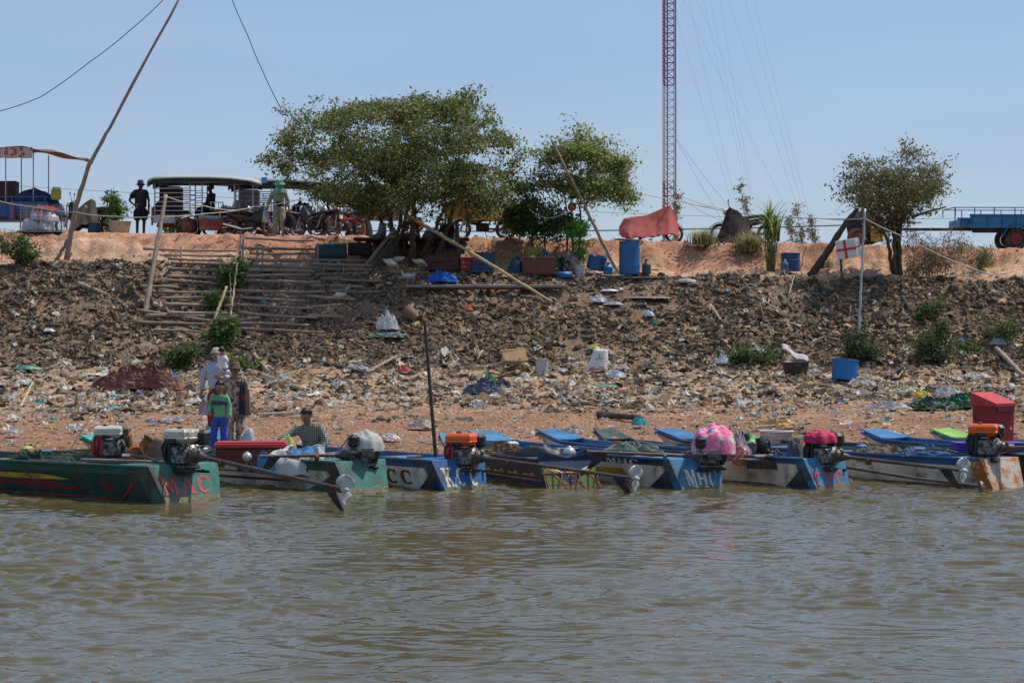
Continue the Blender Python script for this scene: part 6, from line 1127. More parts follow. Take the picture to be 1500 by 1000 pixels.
pole('long pole leaning right of the slender tree', [G(904, 398), P(808, 205, 61.5)], (.045, .032)); pole('long pale bamboo slanting down from the spreading tree', [P(590, 312, 61.6), P(700, 376, 60.4), G(808, 446, .06)], (.05, .035), YBAM); pole('thin tall steel pole beside the red crossed box', [G(1257, 505), P(1267, 306, 58.6)], .035, SILV)
pole('dark dead log leaning left of the red crossed box', [G(1187, 405), P(1215, 365, 61), P(1240, 325, 61), P(1256, 306, 61)], (.12, .05), DLOG, 'log', 'log'); pole('dark post under the right edge of the spreading tree', [GD(672, 61.6), P(669, 322, 61.6)], (.06, .05), DLOG); pole('dead branch sticking out right of the lone tree', [P(1335, 318, 61.8), P(1360, 310, 61.8), P(1386, 303, 61.8)], (.04, .02), DLOG, 'branch', 'branch')
pole('pole stub standing above the log steps near the shoot', [G(352, 395), P(352, 344, 61.8)], .03); pole('pale peeled stick leaning low on the log steps', [G(303, 504, .1), P(332, 420, 58.4)], (.045, .035), YBAM, 'stick', 'stick'); pole('pale peeled stick crossing upward to the bamboo shoot top', [G(336, 482, .1), P(348, 385, 59.6)], (.03, .022), YBAM, 'stick', 'stick')
pole('thin stick beside the leaning pale sticks', [G(338, 452, .12), P(337, 400, 59.6)], .018, YBAM, 'stick', 'stick'); pole('leaning plank prop left of the spreading tree', [G(530, 396), P(578, 336, 62)], (.055, .05), POLE); pole('thin dark stake between the tree trunks', [G(600, 392), P(606, 322, 61.9)], .03, DLOG); pole('crooked dark prop right of the tree trunks', [G(632, 392), P(662, 320, 61.9)], .05, DLOG); pole('third slanting prop left of the tree trunks', [G(542, 398), P(584, 336, 61.8)], (.045, .04), DLOG)
pole('second dark prop under the spreading tree', [G(556, 396), P(592, 336, 62)], (.05, .045), DLOG)
pole('thin stick on the beach at the left', [G(28, 602, .03), P(48, 560, 49)], .03, YBAM, 'stick', 'stick'); pole('thin forked stick on the beach at the left', [G(38, 578, .15), P(76, 560, 50)], .015, YBAM, 'stick', 'stick')
for k, (a, b, r, lab, mt) in enumerate([((362, 548), (438, 574), .07, 'grey driftwood pole below the log steps', POLE), ((372, 524), (392, 548), .05, 'short driftwood above the waiting women', POLE), ((458, 533), (540, 552), .06, 'dark driftwood branch left of the red bundle', DLOG), ((535, 552), (580, 528), .045, 'pale stick crossing the dark driftwood', POLE), ((377, 614), (450, 610), .05, 'brown log lying on the beach behind the crouching man', POLE), ((876, 613), (938, 618), .07, 'dark log on the beach beside the teal bag', DLOG), ((1098, 633), (1150, 628), .025, 'thin stick on the beach left of the basket', POLE), ((1460, 516), (1500, 556), .07, 'grey root on the right rubble slope', POLE), ((115, 420), (155, 436), .06, 'flat driftwood on the left rubble', POLE), ((716, 543), (745, 532), .04, 'short stick left of the yellowish tipped chair', DLOG), ((1040, 452), (1056, 474), .05, 'short board on the rubble right of centre', POLE), ((1322, 440), (1334, 460), .06, 'short brown board below the lone tree', DLOG)]):
    pole(lab, [G(*a, .08), G(*b, .08)], r, mt, 'driftwood', 'driftwood', 'driftwood on the bank')
rs = random.Random(5)
for k in range(26):
    px = rs.uniform(1080, 1180) if k < 16 else rs.uniform(1120, 1400); py = rs.uniform(405, 445) if k < 16 else rs.uniform(430, 560); L = rs.uniform(18, 50); an = rs.uniform(-1.2, 1.2)
    a = G(px, py, .06); b = G(px+L*math.cos(an), py+L*math.sin(an)*.7, .1); c = a.lerp(b, .5)+Vector((rs.gauss(0, .1), 0, rs.uniform(.05, .25)))
    pole('dry pale creeper stem arching over the upper right rubble' if k < 16 else 'dry pale creeper stem on the lower right rubble', [a, c, b], (.022, .012), YBAM if k % 2 else POLE, 'creeper', 'creeper', 'dry stems over the right rubble' if k < 16 else 'dry stems low on the right rubble', 5)
# log steps laid on the slope
t = thing('log_steps', G(300, 440), 0, 'ladder like steps of horizontal logs tied across the rubble slope', 'steps'); tb = t.location.copy(); rs = random.Random(9)
rows = [(209, 347, 373, 375), (240, 345, 382, 383), (246, 325, 388, 389), (250, 470, 393, 402), (246, 348, 403, 406), (350, 462, 403, 406), (244, 345, 414, 415), (352, 455, 413, 411), (242, 350, 420, 425), (355, 470, 418, 422), (232, 345, 436, 437), (345, 476, 434, 438), (235, 350, 444, 445), (352, 448, 444, 450), (240, 352, 455, 456), (345, 458, 455, 460), (245, 345, 466, 469), (350, 466, 467, 475), (200, 308, 462, 478), (350, 452, 482, 484), (198, 302, 480, 485), (348, 474, 490, 496), (225, 300, 491, 496), (362, 410, 388, 388), (365, 465, 379, 380), (350, 500, 372, 372), (358, 462, 360, 360), (370, 540, 388, 390), (478, 545, 402, 404), (470, 560, 417, 420), (480, 560, 436, 436), (340, 380, 478, 474), (458, 552, 394, 398), (462, 540, 410, 409), (455, 530, 426, 429), (450, 520, 443, 446), (448, 500, 458, 456), (452, 505, 470, 474), (205, 262, 428, 430), (215, 300, 471, 472)]
for x0, x1, y0, y1 in rows:
    m = MB(); m.smooth = True; n_ = 12; r = rs.uniform(.034, .052); a = G(x0, y0, .14); b = G(x1, y1, .14); ph = rs.random()*6; pts = []
    for k in range(n_+1): f = k/n_; p = a.lerp(b, f); p.z = p.z*.9+(gz(p.x, p.y)+.16)*.1; pts.append(p-tb+Vector((0, 0, .012*math.sin(ph+f*4)+rs.gauss(0, .003))))
    m.tube(pts, [r*(1-.3*k/n_) for k in range(n_+1)], 8); m.build('log', rs.choice([POLE, POLE, M('brown_log', (.23, .165, .115), .85, .3, 7, bump=.4)]), t)
for px, y0, y1 in ((264, 390, 360), (355, 402, 350), (376, 402, 358), (384, 400, 360), (465, 392, 356), (251, 492, 448), (357, 490, 430), (455, 490, 440)):
    m = MB(); a = G(px, y0, .0); b = P(px+1, y1, a.y+.2) if y0 < 410 else G(px, y1, .12); m.tube([a-tb, b-tb], .028 if y0 < 410 else .012, 6); m.build('stake' if y0 < 410 else 'binding_wire', POLE if y0 < 410 else DARKM, t)
# ---------------------------------------------------------------- things on the terrace
def put(px, D, off=0): return GD(px, D, off)
tub('drum', 'tall upright blue plastic drum with a board on top', put(922, 61.0, .05), .27, .27, .86, BLUEP, 'drum', closed=True, ribs=(3, 9)); m = MB(); m.cham((0, 0, .90), (.62, .5, .035), .01, (0, R(3), R(10))); tag(m.build('board_lid', WOODG, loc=put(920, 61.0, .06)), 'grey board lying on the tall blue drum', 'board')
m = MB(); m.cham((0, 0, .0), (1.25, .35, .05), .01); tag(m.build('plank', WOODG, loc=put(944, 60.9, .03)), 'short plank under the tall blue drum', 'plank')
tub('half_drum', 'blue open drum standing in front of the lone tree bank', put(1158, 62.0), .25, .25, .48, plas('mid_blue_plastic', (.01, .07, .24)), 'drum', handle=True)
def bottle(label, p, r, h, mt):
    k_ = thing('water_bottle', p, 0, label, 'bottle', 'large water bottles'); m = MB(); m.smooth = True; m.lathe([(.001, 0), (r, .01), (r, h*.3), (r*.94, h*.33), (r, h*.38), (r, h*.62), (r*.9, h*.75), (r*.4, h*.86), (r*.32, h)], (0, 0, 0), 20); m.build('body', mt, k_); m = MB(); m.lathe([(r*.36, 0), (r*.36, .04)], (0, 0, h), 12); m.build('cap', BLUED, k_)
bottle('smoky water bottle beside the tall blue drum', put(947, 61.0, .05), .12, .36, DWAT); bottle('grey blue water bottle in front of the blue open drum', put(1149, 61.5), .11, .40, M('grey_blue_bottle', (.09, .15, .18), .4, .15)); bottle('small blue water jug at the foot of the leaning pole', put(891, 61.3), .13, .28, plas('jug_blue', (.02, .15, .38)))
tub('half_drum', 'dark blue half drum tilted on a block', put(872, 61.5, .12), .25, .25, .36, plas('steel_blue_plastic', (.012, .10, .25)), 'drum', (8, 12)); tub('bucket', 'dirty white bucket beside the brown box', put(849, 61.1), .13, .16, .30, GREYP, 'bucket', handle=True)
k_ = tub('water_drum', 'dark teal drum lying on its side above the log steps', put(463, 62.1, .30), .26, .26, .80, M('teal_drum', (.015, .05, .06), .5, .2, 4, dirt=(.1, .06, .04), dirt_amt=.25), 'drum', (0, 88), closed=True, ribs=(4, 8))
tub('bucket', 'blue open tub behind the red crate under the tree', put(710, 61.8), .26, .27, .42, plas('slate_blue_plastic', (.015, .07, .14)), 'tub')
def crate(label, p, d, mt, rz=0, name='crate', slats=3, cat='crate', group='crates and boxes under the trees'):
    k_ = thing(name, p, rz, label, cat, group); x, y, z = d; m = MB()
    for s in (-1, 1):
        for k in range(slats): zz = z*(k+.5)/slats; m.box((0, s*y/2, zz), (x, .02, z/slats*.82)); m.box((s*x/2, 0, zz), (.02, y, z/slats*.82))
        for u in (-1, 1): m.box((s*x/2, u*y/2, z/2), (.045, .045, z))
    m.box((0, 0, .015), (x, y, .03)); m.build('body', mt, k_); m = MB()
    for s in (-1, 1): m.cham((0, s*y/2, z), (x+.06, .05, .035), .008); m.cham((s*x/2, 0, z), (.05, y-.06, .035), .008)
    m.build('rim', mt, k_); return k_
crate('red plastic crate under the spreading tree', put(686, 61.4), (.36, .3, .34), plas('red_plastic', (.30, .02, .02)), 0); crate('dark blue plastic crate in front of the blue open tub', put(707, 60.95), (.52, .36, .32), plas('deep_blue_plastic', (.012, .05, .13)), R(5))
crate('low brown wooden chest under the spreading tree', put(648, 61.5), (.84, .45, .40), M('dark_red_wood', (.085, .035, .025), .75, .3, 6), 0, 'wooden_chest', 2, 'chest'); crate('brown wooden box with rubbish in it between the trees', put(790, 60.95), (.82, .5, .44), M('red_brown_wood', (.14, .05, .03), .75, .3, 5, bump=.2), R(-3), 'wooden_box', 1, 'box')
tub('basket', 'olive yellow basket behind the brown rubbish box', put(780, 61.4, .3), .18, .24, .34, plas('olive_plastic', (.26, .24, .04)), 'basket')
def lump(label, px, D, off, rx, ry, h, c, seed, name='bag', cat='bag', group=None, fold=.3, var=.25, rough=.6, n=26, tr=0, pos=None):
    return cloth_lump(name, label, cat, pos or GD(px, D, off), rx, ry, h*.85, M(f'{name}_{seed}', c, rough, var, 6, bump=.3, trans=tr), seed, group, fold, n, crumple=(.018 if n > 40 else .035) if fold > .25 else .01)
lump('dark blue bag left of the brown rubbish box', 757, 61.0, 0, .22, .2, .42, (.012, .05, .10), 201); lump('dark bag of rubbish on the brown box', 800, 61.1, .38, .22, .18, .22, (.02, .04, .06), 202); lump('black bag right of the brown rubbish box', 824, 61.3, 0, .28, .22, .42, (.02, .02, .022), 203); lump('pale clear plastic heap behind the black bag', 830, 61.6, .2, .3, .2, .34, (.25, .22, .18), 204, tr=.3)
lump('green rubbish peeping out of the brown box', 780, 60.95, .40, .10, .1, .10, (.05, .30, .12), 205, 'rubbish', 'rubbish'); lump('yellow plastic bag on the ground left of the brown box', 744, 60.7, 0, .22, .12, .08, (.60, .55, .10), 206)
lump('blue tarpaulin folded on the long plank under the tree', 648, 60.2, .12, .36, .2, .26, (.005, .09, .42), 207, 'tarpaulin', 'tarpaulin'); lump('red netting bundle on the long plank', 776, 60.0, .0, .22, .15, .26, (.22, .05, .035), 208, 'net', 'net')
m = MB(); m.smooth = True; m.tube([(-.22, 0, .1), (.22, 0, .1)], .1, 16); tag(m.build('blue_canister', BLUEP, loc=put(826, 60.9)), 'blue canister lying beside the white bucket', 'canister')
a = G(594, 430, .12); b = G(828, 432, .12); m = MB(); v = b-a; m.cham((0, 0, 0), (v.length, .28, .07), .012, (R(-12), 0, 0)); tag(m.build('plank', M('pale_grey_plank', (.26, .22, .19), .85, .3, 5, bump=.3), loc=(a+b)/2+Vector((0, 0, .05)), rz=math.atan2(v.y, v.x)), 'long grey plank lying on the rubble under the trees', 'plank')
# platform, stall and panels in the shade
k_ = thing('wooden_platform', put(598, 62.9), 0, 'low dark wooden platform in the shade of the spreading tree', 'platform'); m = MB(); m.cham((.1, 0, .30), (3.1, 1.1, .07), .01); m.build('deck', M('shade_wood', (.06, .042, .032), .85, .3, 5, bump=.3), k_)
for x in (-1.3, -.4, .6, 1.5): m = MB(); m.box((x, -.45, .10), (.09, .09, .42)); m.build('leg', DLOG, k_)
m = MB(); m.cham((0, 0, .16), (.62, .42, .34), .02); tag(m.build('dark_box', M('charcoal_box', (.02, .02, .022), .7, .2), loc=put(527, 62.6, .18)), 'dark box at the left end of the shaded platform', 'box')
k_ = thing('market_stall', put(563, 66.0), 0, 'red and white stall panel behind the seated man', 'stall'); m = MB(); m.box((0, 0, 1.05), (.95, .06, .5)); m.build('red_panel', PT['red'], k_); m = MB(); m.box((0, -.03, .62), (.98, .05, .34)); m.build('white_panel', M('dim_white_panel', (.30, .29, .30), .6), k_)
for x in (-.5, .5): m = MB(); m.box((x, 0, .9), (.05, .05, 1.8)); m.build('post', DARKM, k_)
k_ = thing('stall_screen', put(668, 65.6), 0, 'maroon and orange boards standing behind the spreading tree', 'screen'); m = MB(); m.box((.05, 0, 1.25), (.42, .05, .62)); m.build('maroon_board', PT['maroon'], k_); m = MB(); m.box((0, .03, .75), (.60, .05, .45)); m.build('orange_board', M('ochre_board', (.38, .17, .03), .7), k_)
for x in (-.3, .3): m = MB(); m.box((x, .0, .55), (.05, .05, 1.1)); m.build('post', DARKM, k_)
lump('grey sack on the shaded platform', 632, 62.8, .34, .28, .2, .36, (.20, .20, .22), 211, 'sack', 'sack'); lump('dark blue bundle on the right of the shaded platform', 650, 62.7, .34, .3, .2, .55, (.03, .045, .08), 212, 'bundle', 'bundle'); lump('black cloth hanging near the right post', 662, 62.4, .3, .16, .12, .75, (.012, .012, .015), 213, 'cloth', 'cloth'); lump('pale plastic bag hanging by the right post', 668, 62.3, .5, .09, .08, .34, (.5, .48, .5), 214)
m = MB(); m.torus((0, 0, 0), .26, .018, (R(80), 0, 0), 26, 6); tag(m.build('hose_ring', M('green_hose', (.16, .20, .13), .6), loc=G(489, 408, .2)), 'loop of green hose on the right end of the log steps', 'hose')
# crossed foam box on its pole
k_ = thing('foam_box', P(1245, 378, 60.2), R(-22), 'white foam box with a red painted cross set on a pole', 'box'); k_.rotation_euler = (R(6), R(-8), R(-22)); m = MB(); m.box((0, 0, .25), (.52, .5, .48)); m.build('body', M('foam_white', (.66, .65, .63), .8, .06, 6, dirt=(.4, .35, .28), dirt_amt=.2), k_, bevel=.02)
RC = enamel('red_tape', (.50, .04, .03), .1); m = MB(); m.box((-.02, -.253, .25), (.065, .006, .485)); m.box((0, -.2545, .25), (.525, .006, .06)); m.build('cross_mark', RC, k_); m = MB(); m.box((.2635, 0, .27), (.006, .5, .03)); m.build('side_tape', RC, k_)
pole('dark pole holding up the white foam box', [G(1235, 432), P(1231, 372, 60.2)], .035, DLOG)
pole('dark short post left of the foam box', [G(1222, 432), P(1222, 412, 60)], .02, DLOG)
m = MB(); m.smooth = True; m.lathe([(.05, 0), (.055, .05), (.05, .09)], (0, 0, 0), 12); tag(m.build('plastic_float', GREYP, loc=P(852, 305, 61.3)), 'small white float on the long leaning pole', 'float')
tag(MB().lathe([(.10, 0), (.12, .1), (.10, .2)], (0, 0, 0), 14, (R(90), 0, 0)).build('hanging_pot', ORU, loc=P(838, 303, 62.3)), 'rusty round pot hanging on the slender tree', 'pot')
# ---------------------------------------------------------------- things on the lower slope and beach
tub('bucket', 'dirty white bucket on the lower rubble in the middle', G(794, 549), .13, .16, .36, GREYP, 'bucket'); tub('basin', 'black rubber basin at the foot of the right slope', G(1166, 552), .24, .33, .36, BLACKP, 'basin', (3, -3)); k_ = tub('half_drum', 'bright blue tub tilted on the shore at the right', G(1236, 558, .02), .28, .30, .46, plas('bright_blue_plastic', (.01, .14, .40), .15), 'tub', (-4, 6))
m = MB(); m.smooth = True; m.sheet(lambda u, v: (-.32+.62*u, .1*v, .30+.34*(1-u)+.04*math.sin(u*9)+.13*v), 14, 5); tag(m.build('cardboard_sheet', flowers('pink_card', (.55, .48, .48), [(0, (.50, .14, .18)), (.3, (.6, .55, .55))], 4), loc=G(1166, 552), solid=.012), 'pink and white card sheet propped in the black basin', 'sheet')
k_ = thing('rusty_cone', G(612, 474, .06), R(20), 'rusty cone shaped pot tipped over on the rubble', 'pot'); m = MB(); m.smooth = True; m.lathe([(.09, 0), (.2, .38), (.18, .38), (.08, .02)], (0, 0, .06), 18, (0, R(58), 0), cap=False); m.build('shell', M('clay_rust', (.20, .12, .07), .8, .25), k_); k_.rotation_euler = (0, 0, R(155))
k_ = thing('tipped_chair', G(752, 550, .03), R(10), 'broken chair with a yellowish wooden seat tipped on the shore', 'chair'); m = MB(); m.cham((.03, 0, .42), (.56, .42, .04), .01, (R(48), R(-8), 0)); m.cham((.0, .14, .55), (.60, .10, .05), .01, (R(10), R(-6), 0)); m.build('seat', M('ochre_ply', (.36, .21, .09), .75, .25, 5), k_)
m = MB()
for a_, b_ in (((-.26, -.12, 0), (-.24, -.1, .36)), ((.1, -.2, .02), (.14, -.1, .36)), ((-.26, -.12, .30), (.12, -.2, .30))): m.tube([a_, b_], .025, 6)
m.build('leg_frame', M('faded_wood', (.25, .17, .12), .8), k_); m = MB(); m.ball((.1, -.05, .12), (.42, .3, .2), 12, 7, rough=.3); m.build('torn_padding', M('brown_padding', (.16, .07, .035), .9, .3, 9), k_)
k_ = thing('printed_sack', G(874, 546, .0), R(8), 'white printed sack with red and green marks standing on the shore', 'sack'); m = MB(); m.smooth = True; m.loft([[(x*(.26-.10*f)+.10*f+.015*math.sin(7*f+x*3), y*(.10*(1-.6*f)+.02), .02+.52*f+.02*math.sin(x*5)) for x, y in ((-1, -.3), (-.5, -1), (.5, -1), (1, -.3), (1, .3), (.5, 1), (-.5, 1), (-1, .3))] for f in (0, .1, .3, .5, .7, .9, 1)]); m.build('sack_body', M('sack_white', (.66, .62, .60), .75, .08, 6, bump=.4), k_)
m = MB(); m.box((0, -.112, .075), (.42, .006, .03)); m.box((-.12, -.112, .12), (.12, .006, .02)); m.box((.1, -.112, .125), (.14, .006, .025)); m.build('red_print', PT['red'], k_)
m = MB(); m.box((.05, -.092, .33), (.18, .006, .03), (R(-6), 0, 0)); m.box((.05, -.086, .38), (.03, .006, .12), (R(-6), 0, 0)); m.build('green_print', M('green_print', (.15, .38, .25), .6), k_)
items = [('brown_net', 'net', 'big heap of brown fishing net on the left shore', 200, 573, .80, .42, .50, (.15, .05, .035), 301, .55, 70), ('brown_net', 'net', 'thin brown net spread below the big net heap', 222, 581, .45, .2, .06, (.14, .05, .035), 302, .3, 24), ('clothes_heap', 'clothes', 'slate blue clothes heap on the shore', 706, 580, .40, .22, .26, (.07, .08, .13), 303, .45, 34), ('clothes_heap', 'clothes', 'green scrap lying on the slate blue clothes', 716, 570, .15, .1, .3, (.06, .22, .08), 304, .3, 20), ('clothes_heap', 'clothes', 'dark navy cloth right of the slate blue clothes', 734, 568, .22, .1, .14, (.02, .025, .05), 305, .4, 20), ('red_bundle', 'cloth', 'faded red cloth bundle left of the rusty iron stake', 590, 548, .18, .12, .14, (.42, .08, .06), 306, .4, 22),
 ('plastic_heap', 'plastic', 'white plastic bag heap on the middle rubble', 571, 486, .24, .16, .40, (.62, .60, .56), 307, .5, 28), ('net_heap', 'net', 'grey green net under the white plastic heap', 566, 497, .50, .2, .12, (.12, .17, .17), 308, .4, 28), ('brown_net', 'net', 'dark olive net hanging on the rubble right of the white sack', 968, 562, .48, .3, .10, (.075, .06, .04), 309, .35, 36), ('brown_net', 'net', 'upper fold of the dark olive net', 952, 542, .30, .25, .10, (.08, .065, .045), 310, .35, 28), ('green_net', 'net', 'dark green net heap on the right beach', 1366, 602, .55, .25, .20, (.015, .06, .035), 311, .35, 36), ('green_net', 'net', 'green net heap touching the red bin', 1412, 600, .42, .25, .26, (.02, .10, .05), 312, .35, 32),
 ('yellow_bag', 'bag', 'bright yellow plastic bag on the right beach', 1351, 584, .19, .12, .13, (.70, .52, .03), 313, .3, 20), ('teal_bag', 'bag', 'teal plastic bag beside the dark beach log', 936, 627, .15, .1, .16, (.04, .38, .38), 314, .35, 20), ('teal_bag', 'bag', 'flat teal plastic sheet on the left shore', 160, 602, .2, .12, .06, (.04, .30, .34), 315, .4, 20), ('green_sheet', 'sheet', 'pale green sheet at the foot of the left rubble', 40, 545, .30, .15, .10, (.14, .32, .22), 316, .35, 24), ('green_sheet', 'sheet', 'pale green sheet in front of the printed sack', 886, 570, .32, .14, .05, (.10, .32, .22), 317, .35, 24), ('white_cloth', 'cloth', 'white and teal bundled cloth right of the printed sack', 902, 556, .22, .12, .16, (.58, .56, .60), 318, .4, 24), ('cream_sheet', 'sheet', 'cream sheet left of the big brown net', 142, 553, .34, .16, .06, (.58, .50, .36), 319, .3, 24),
 ('orange_cloth', 'cloth', 'orange cloth scrap on the upper rubble', 686, 458, .11, .08, .14, (.70, .18, .07), 320, .4, 18), ('white_sheet', 'sheet', 'white card square on the upper rubble', 893, 430, .24, .12, .06, (.62, .60, .60), 321, .2, 16), ('white_bag', 'bag', 'white plastic bag heap on the upper rubble', 876, 446, .22, .14, .15, (.62, .60, .58), 322, .45, 24), ('white_bag', 'bag', 'white and blue plastic strip on the upper rubble', 899, 450, .26, .1, .08, (.50, .52, .58), 323, .45, 24), ('white_bag', 'bag', 'white bag with a green bottle on the middle rubble', 950, 467, .14, .1, .16, (.60, .60, .62), 324, .35, 20), ('green_bottle', 'bottle', 'dark green crushed bottle under the white bag', 957, 478, .1, .08, .12, (.03, .14, .08), 325, .3, 16), ('cardboard', 'cardboard', 'brown cardboard slab on the upper rubble', 955, 440, .55, .22, .05, (.24, .17, .12), 326, .12, 24), ('stone_slab', 'slab', 'pale flat slab on the upper right rubble', 1006, 417, .28, .16, .12, (.40, .34, .28), 327, .2, 16), ('yellow_bag', 'bag', 'yellow plastic scrap behind the printed sack', 870, 515, .14, .1, .1, (.60, .52, .08), 328, .35, 18), ('cyan_bag', 'bag', 'small cyan plastic bag near the tall blue drum', 921, 408, .12, .08, .08, (.02, .42, .55), 329, .35, 16), ('pale_bag', 'bag', 'pale yellow bag at the foot of the leaning pole', 903, 404, .12, .1, .08, (.50, .48, .24), 330, .35, 16),
 ('white_bag', 'bag', 'white plastic bag among the weeds left of the basin', 1110, 520, .24, .14, .12, (.62, .60, .55), 331, .4, 22), ('white_bag', 'bag', 'white plastic bag below the weeds left of the basin', 1057, 536, .2, .14, .2, (.62, .62, .62), 332, .45, 22), ('white_bag', 'bag', 'round white plastic bag beside the weeds', 1078, 524, .14, .1, .14, (.58, .57, .52), 333, .3, 20), ('clear_bag', 'bag', 'clear plastic bag on the right beach near the yellow bag', 1384, 582, .2, .14, .16, (.56, .54, .58), 334, .45, 24), ('clear_bag', 'bag', 'white and yellow plastic heap left of the yellow bag', 1325, 580, .3, .16, .14, (.60, .55, .40), 335, .5, 26), ('clear_bag', 'bag', 'pale plastic heap below the blue tub', 1262, 568, .34, .16, .16, (.60, .55, .48), 336, .5, 26), ('clear_bag', 'bag', 'white plastic heap on the open beach at the right', 1300, 603, .42, .18, .14, (.58, .54, .54), 337, .5, 30), ('clear_bag', 'bag', 'white plastic sheet caught on the right rubble', 1430, 556, .28, .16, .12, (.56, .55, .52), 338, .4, 24), ('clear_bag', 'bag', 'pale plastic caught in the thin weeds', 1464, 508, .2, .12, .22, (.50, .50, .54), 339, .45, 20),
 ('clear_bag', 'bag', 'clear plastic bag on the beach left of the teal bow', 20, 640, .14, .1, .10, (.60, .58, .54), 340, .4, 18), ('white_bag', 'bag', 'white plastic scrap on the left rubble', 72, 490, .15, .1, .08, (.62, .60, .60), 341, .3, 16), ('white_bag', 'bag', 'pinkish white bag left of the log steps', 234, 452, .1, .08, .1, (.60, .45, .48), 342, .4, 16), ('clear_bag', 'bag', 'clear plastic strip on the shore right of the driftwood', 525, 545, .3, .12, .1, (.52, .50, .52), 343, .5, 24), ('black_scrap', 'scrap', 'black plastic scrap below the big brown net', 176, 580, .18, .1, .08, (.02, .02, .02), 344, .4, 18), ('blue_scrap', 'scrap', 'blue scrap right of the big brown net', 252, 556, .2, .1, .08, (.05, .14, .34), 345, .4, 18), ('white_bag', 'bag', 'pale crumpled sheet on the beach behind the grey blue bow', 618, 630, .26, .12, .16, (.52, .42, .34), 346, .4, 24), ('clear_bag', 'bag', 'clear plastic bag on the beach behind the dark blue boat', 840, 640, .22, .12, .12, (.56, .48, .42), 347, .45, 22), ('white_bag', 'bag', 'cream bundle on the beach left of the pink cover', 985, 644, .18, .1, .1, (.56, .48, .36), 348, .25, 20), ('clear_bag', 'bag', 'pale plastic sheet behind the blue ringed bow', 1290, 642, .3, .14, .1, (.58, .52, .46), 349, .4, 24), ('white_bag', 'bag', 'white sheet right of the grey covered engine', 572, 648, .18, .1, .1, (.60, .55, .50), 350, .3, 20), ('yellow_rope', 'rope', 'tangled yellow fibre behind the basket', 1132, 630, .38, .15, .12, (.50, .30, .10), 351, .6, 30)]
for nm, cat, lab, px, py, rx, ry, h_, c, sd_, fo, n_ in items: lump(lab, 0, 0, 0, rx, ry, h_, c, sd_, nm, cat, None, fo, .3, .6, n_, .25 if 'clear' in nm else 0, G(px, py, .05))
# chickens
def chicken(label, p, rz, peck, sc=1):
    t = thing('chicken', p, rz, label, 'chicken', 'white chickens under the tree', sc); W_ = M('white_feathers', (.50, .46, .38), .9, .15, 20, bump=.4)
    n = dict(tail=((-.20, 0, .30), .02), rump=((-.12, 0, .245), .055), body=((0, 0, .22), .085), breast=((.09, 0, .235), .065)); hd = (.22, 0, .10) if peck else (.17, 0, .40); nk = (.16, 0, .20) if peck else (.14, 0, .31); n['neck'] = (nk, .032); n['head'] = (hd, .026)
    skinmesh('body', n, [('tail', 'rump'), ('rump', 'body'), ('body', 'breast'), ('breast', 'neck'), ('neck', 'head')], W_, t, 'body')
    for s in (-.035, .035): m = MB(); m.tube([(0, s, .16), (.015, s, .08), (0, s, .005)], [.018, .008, .008], 6); m.tube([(-.02, s, .005), (.05, s, .004)], .006, 4); m.build('leg', M('yellow_leg', (.45, .28, .08), .7), t)
    h_ = Vector(hd); m = MB(); m.lathe([(.010, 0), (.001, .04)], h_+Vector((.02, 0, -.005)), 6, (0, R(150 if peck else 95), 0)); m.build('beak', M('beak', (.4, .25, .08), .6), t); m = MB(); m.ball(h_+Vector((0, 0, .03)), (.04, .01, .03), 8, 5); m.build('comb', M('comb_red', (.45, .03, .03), .6), t)
for k, (px, py, rz, pk, lab) in enumerate([(571, 398, 10, True, 'white chicken pecking at the left under the tree'), (583, 394, 160, True, 'white chicken facing left behind another under the tree'), (614, 398, -10, True, 'white chicken pecking alone at the right of the trunks'), (597, 420, 175, False, 'white chicken standing on the end of the long plank'), (497, 448, 170, True, 'grey white chicken on the right end of the log steps'), (574, 402, 40, True, 'white chicken in front of the two pecking ones')]): chicken(lab, G(px, py, .04), R(rz), pk, .95)
# ---------------------------------------------------------------- litter: small individual scraps, and the uncountable rest
PALT = np.array([(.62, .60, .58), (.60, .55, .46), (.52, .40, .26), (.46, .34, .20), (.55, .50, .56), (.25, .45, .55), (.10, .34, .32), (.60, .30, .34), (.60, .16, .08), (.55, .48, .12), (.05, .05, .055), (.12, .16, .32), (.30, .40, .24)])
PW = np.array([.25, .20, .22, .17, .03, .016, .014, .014, .010, .015, .06, .012, .010]); PW = PW/PW.sum()
SCR = M('litter_plastic', (1, 1, 1), .55, .1, 12, attr='tint', trans=.2)
rs = np.random.RandomState(21)
def scraps(x, y, s, col, rs):
    n = len(x); k = 5; u, v = np.meshgrid(np.linspace(-.5, .5, k), np.linspace(-.5, .5, k)); u = u.ravel(); v = v.ravel(); a = rs.rand(n, 1)*6.28
    U = u[None]*s[:, None]*(.7+.6*rs.rand(n, 1))+.12*s[:, None]*rs.randn(n, 25); V_ = v[None]*s[:, None]*(.5+.5*rs.rand(n, 1))+.12*s[:, None]*rs.randn(n, 25); X_ = x[:, None]+U*np.cos(a)-V_*np.sin(a); Y_ = y[:, None]+U*np.sin(a)+V_*np.cos(a)
    Z_ = hgt(X_.ravel(), Y_.ravel()).reshape(n, 25)+.05+s[:, None]*.20*np.abs(rs.randn(n, 25)); q = np.arange(16); b = (q//4)*5+q % 4; Fc = np.stack([b, b+1, b+6, b+5], 1)[None]+(np.arange(n)*25)[:, None, None]
    return np.stack([X_, Y_, Z_], -1).reshape(-1, 3), Fc.reshape(-1, 4), np.repeat(col, 25, 0)
def dens(x, y): return np.clip(np.interp(y, [37, 42, 46, 49, 52, 55.5, 58, 61, 62], [.10, .28, .6, 1, 1, .9, .42, .32, .3])*(.45+1.7*np.clip(vn(x*.45+3, y*.5, 77)+.35, 0, 1)), 0, 1)
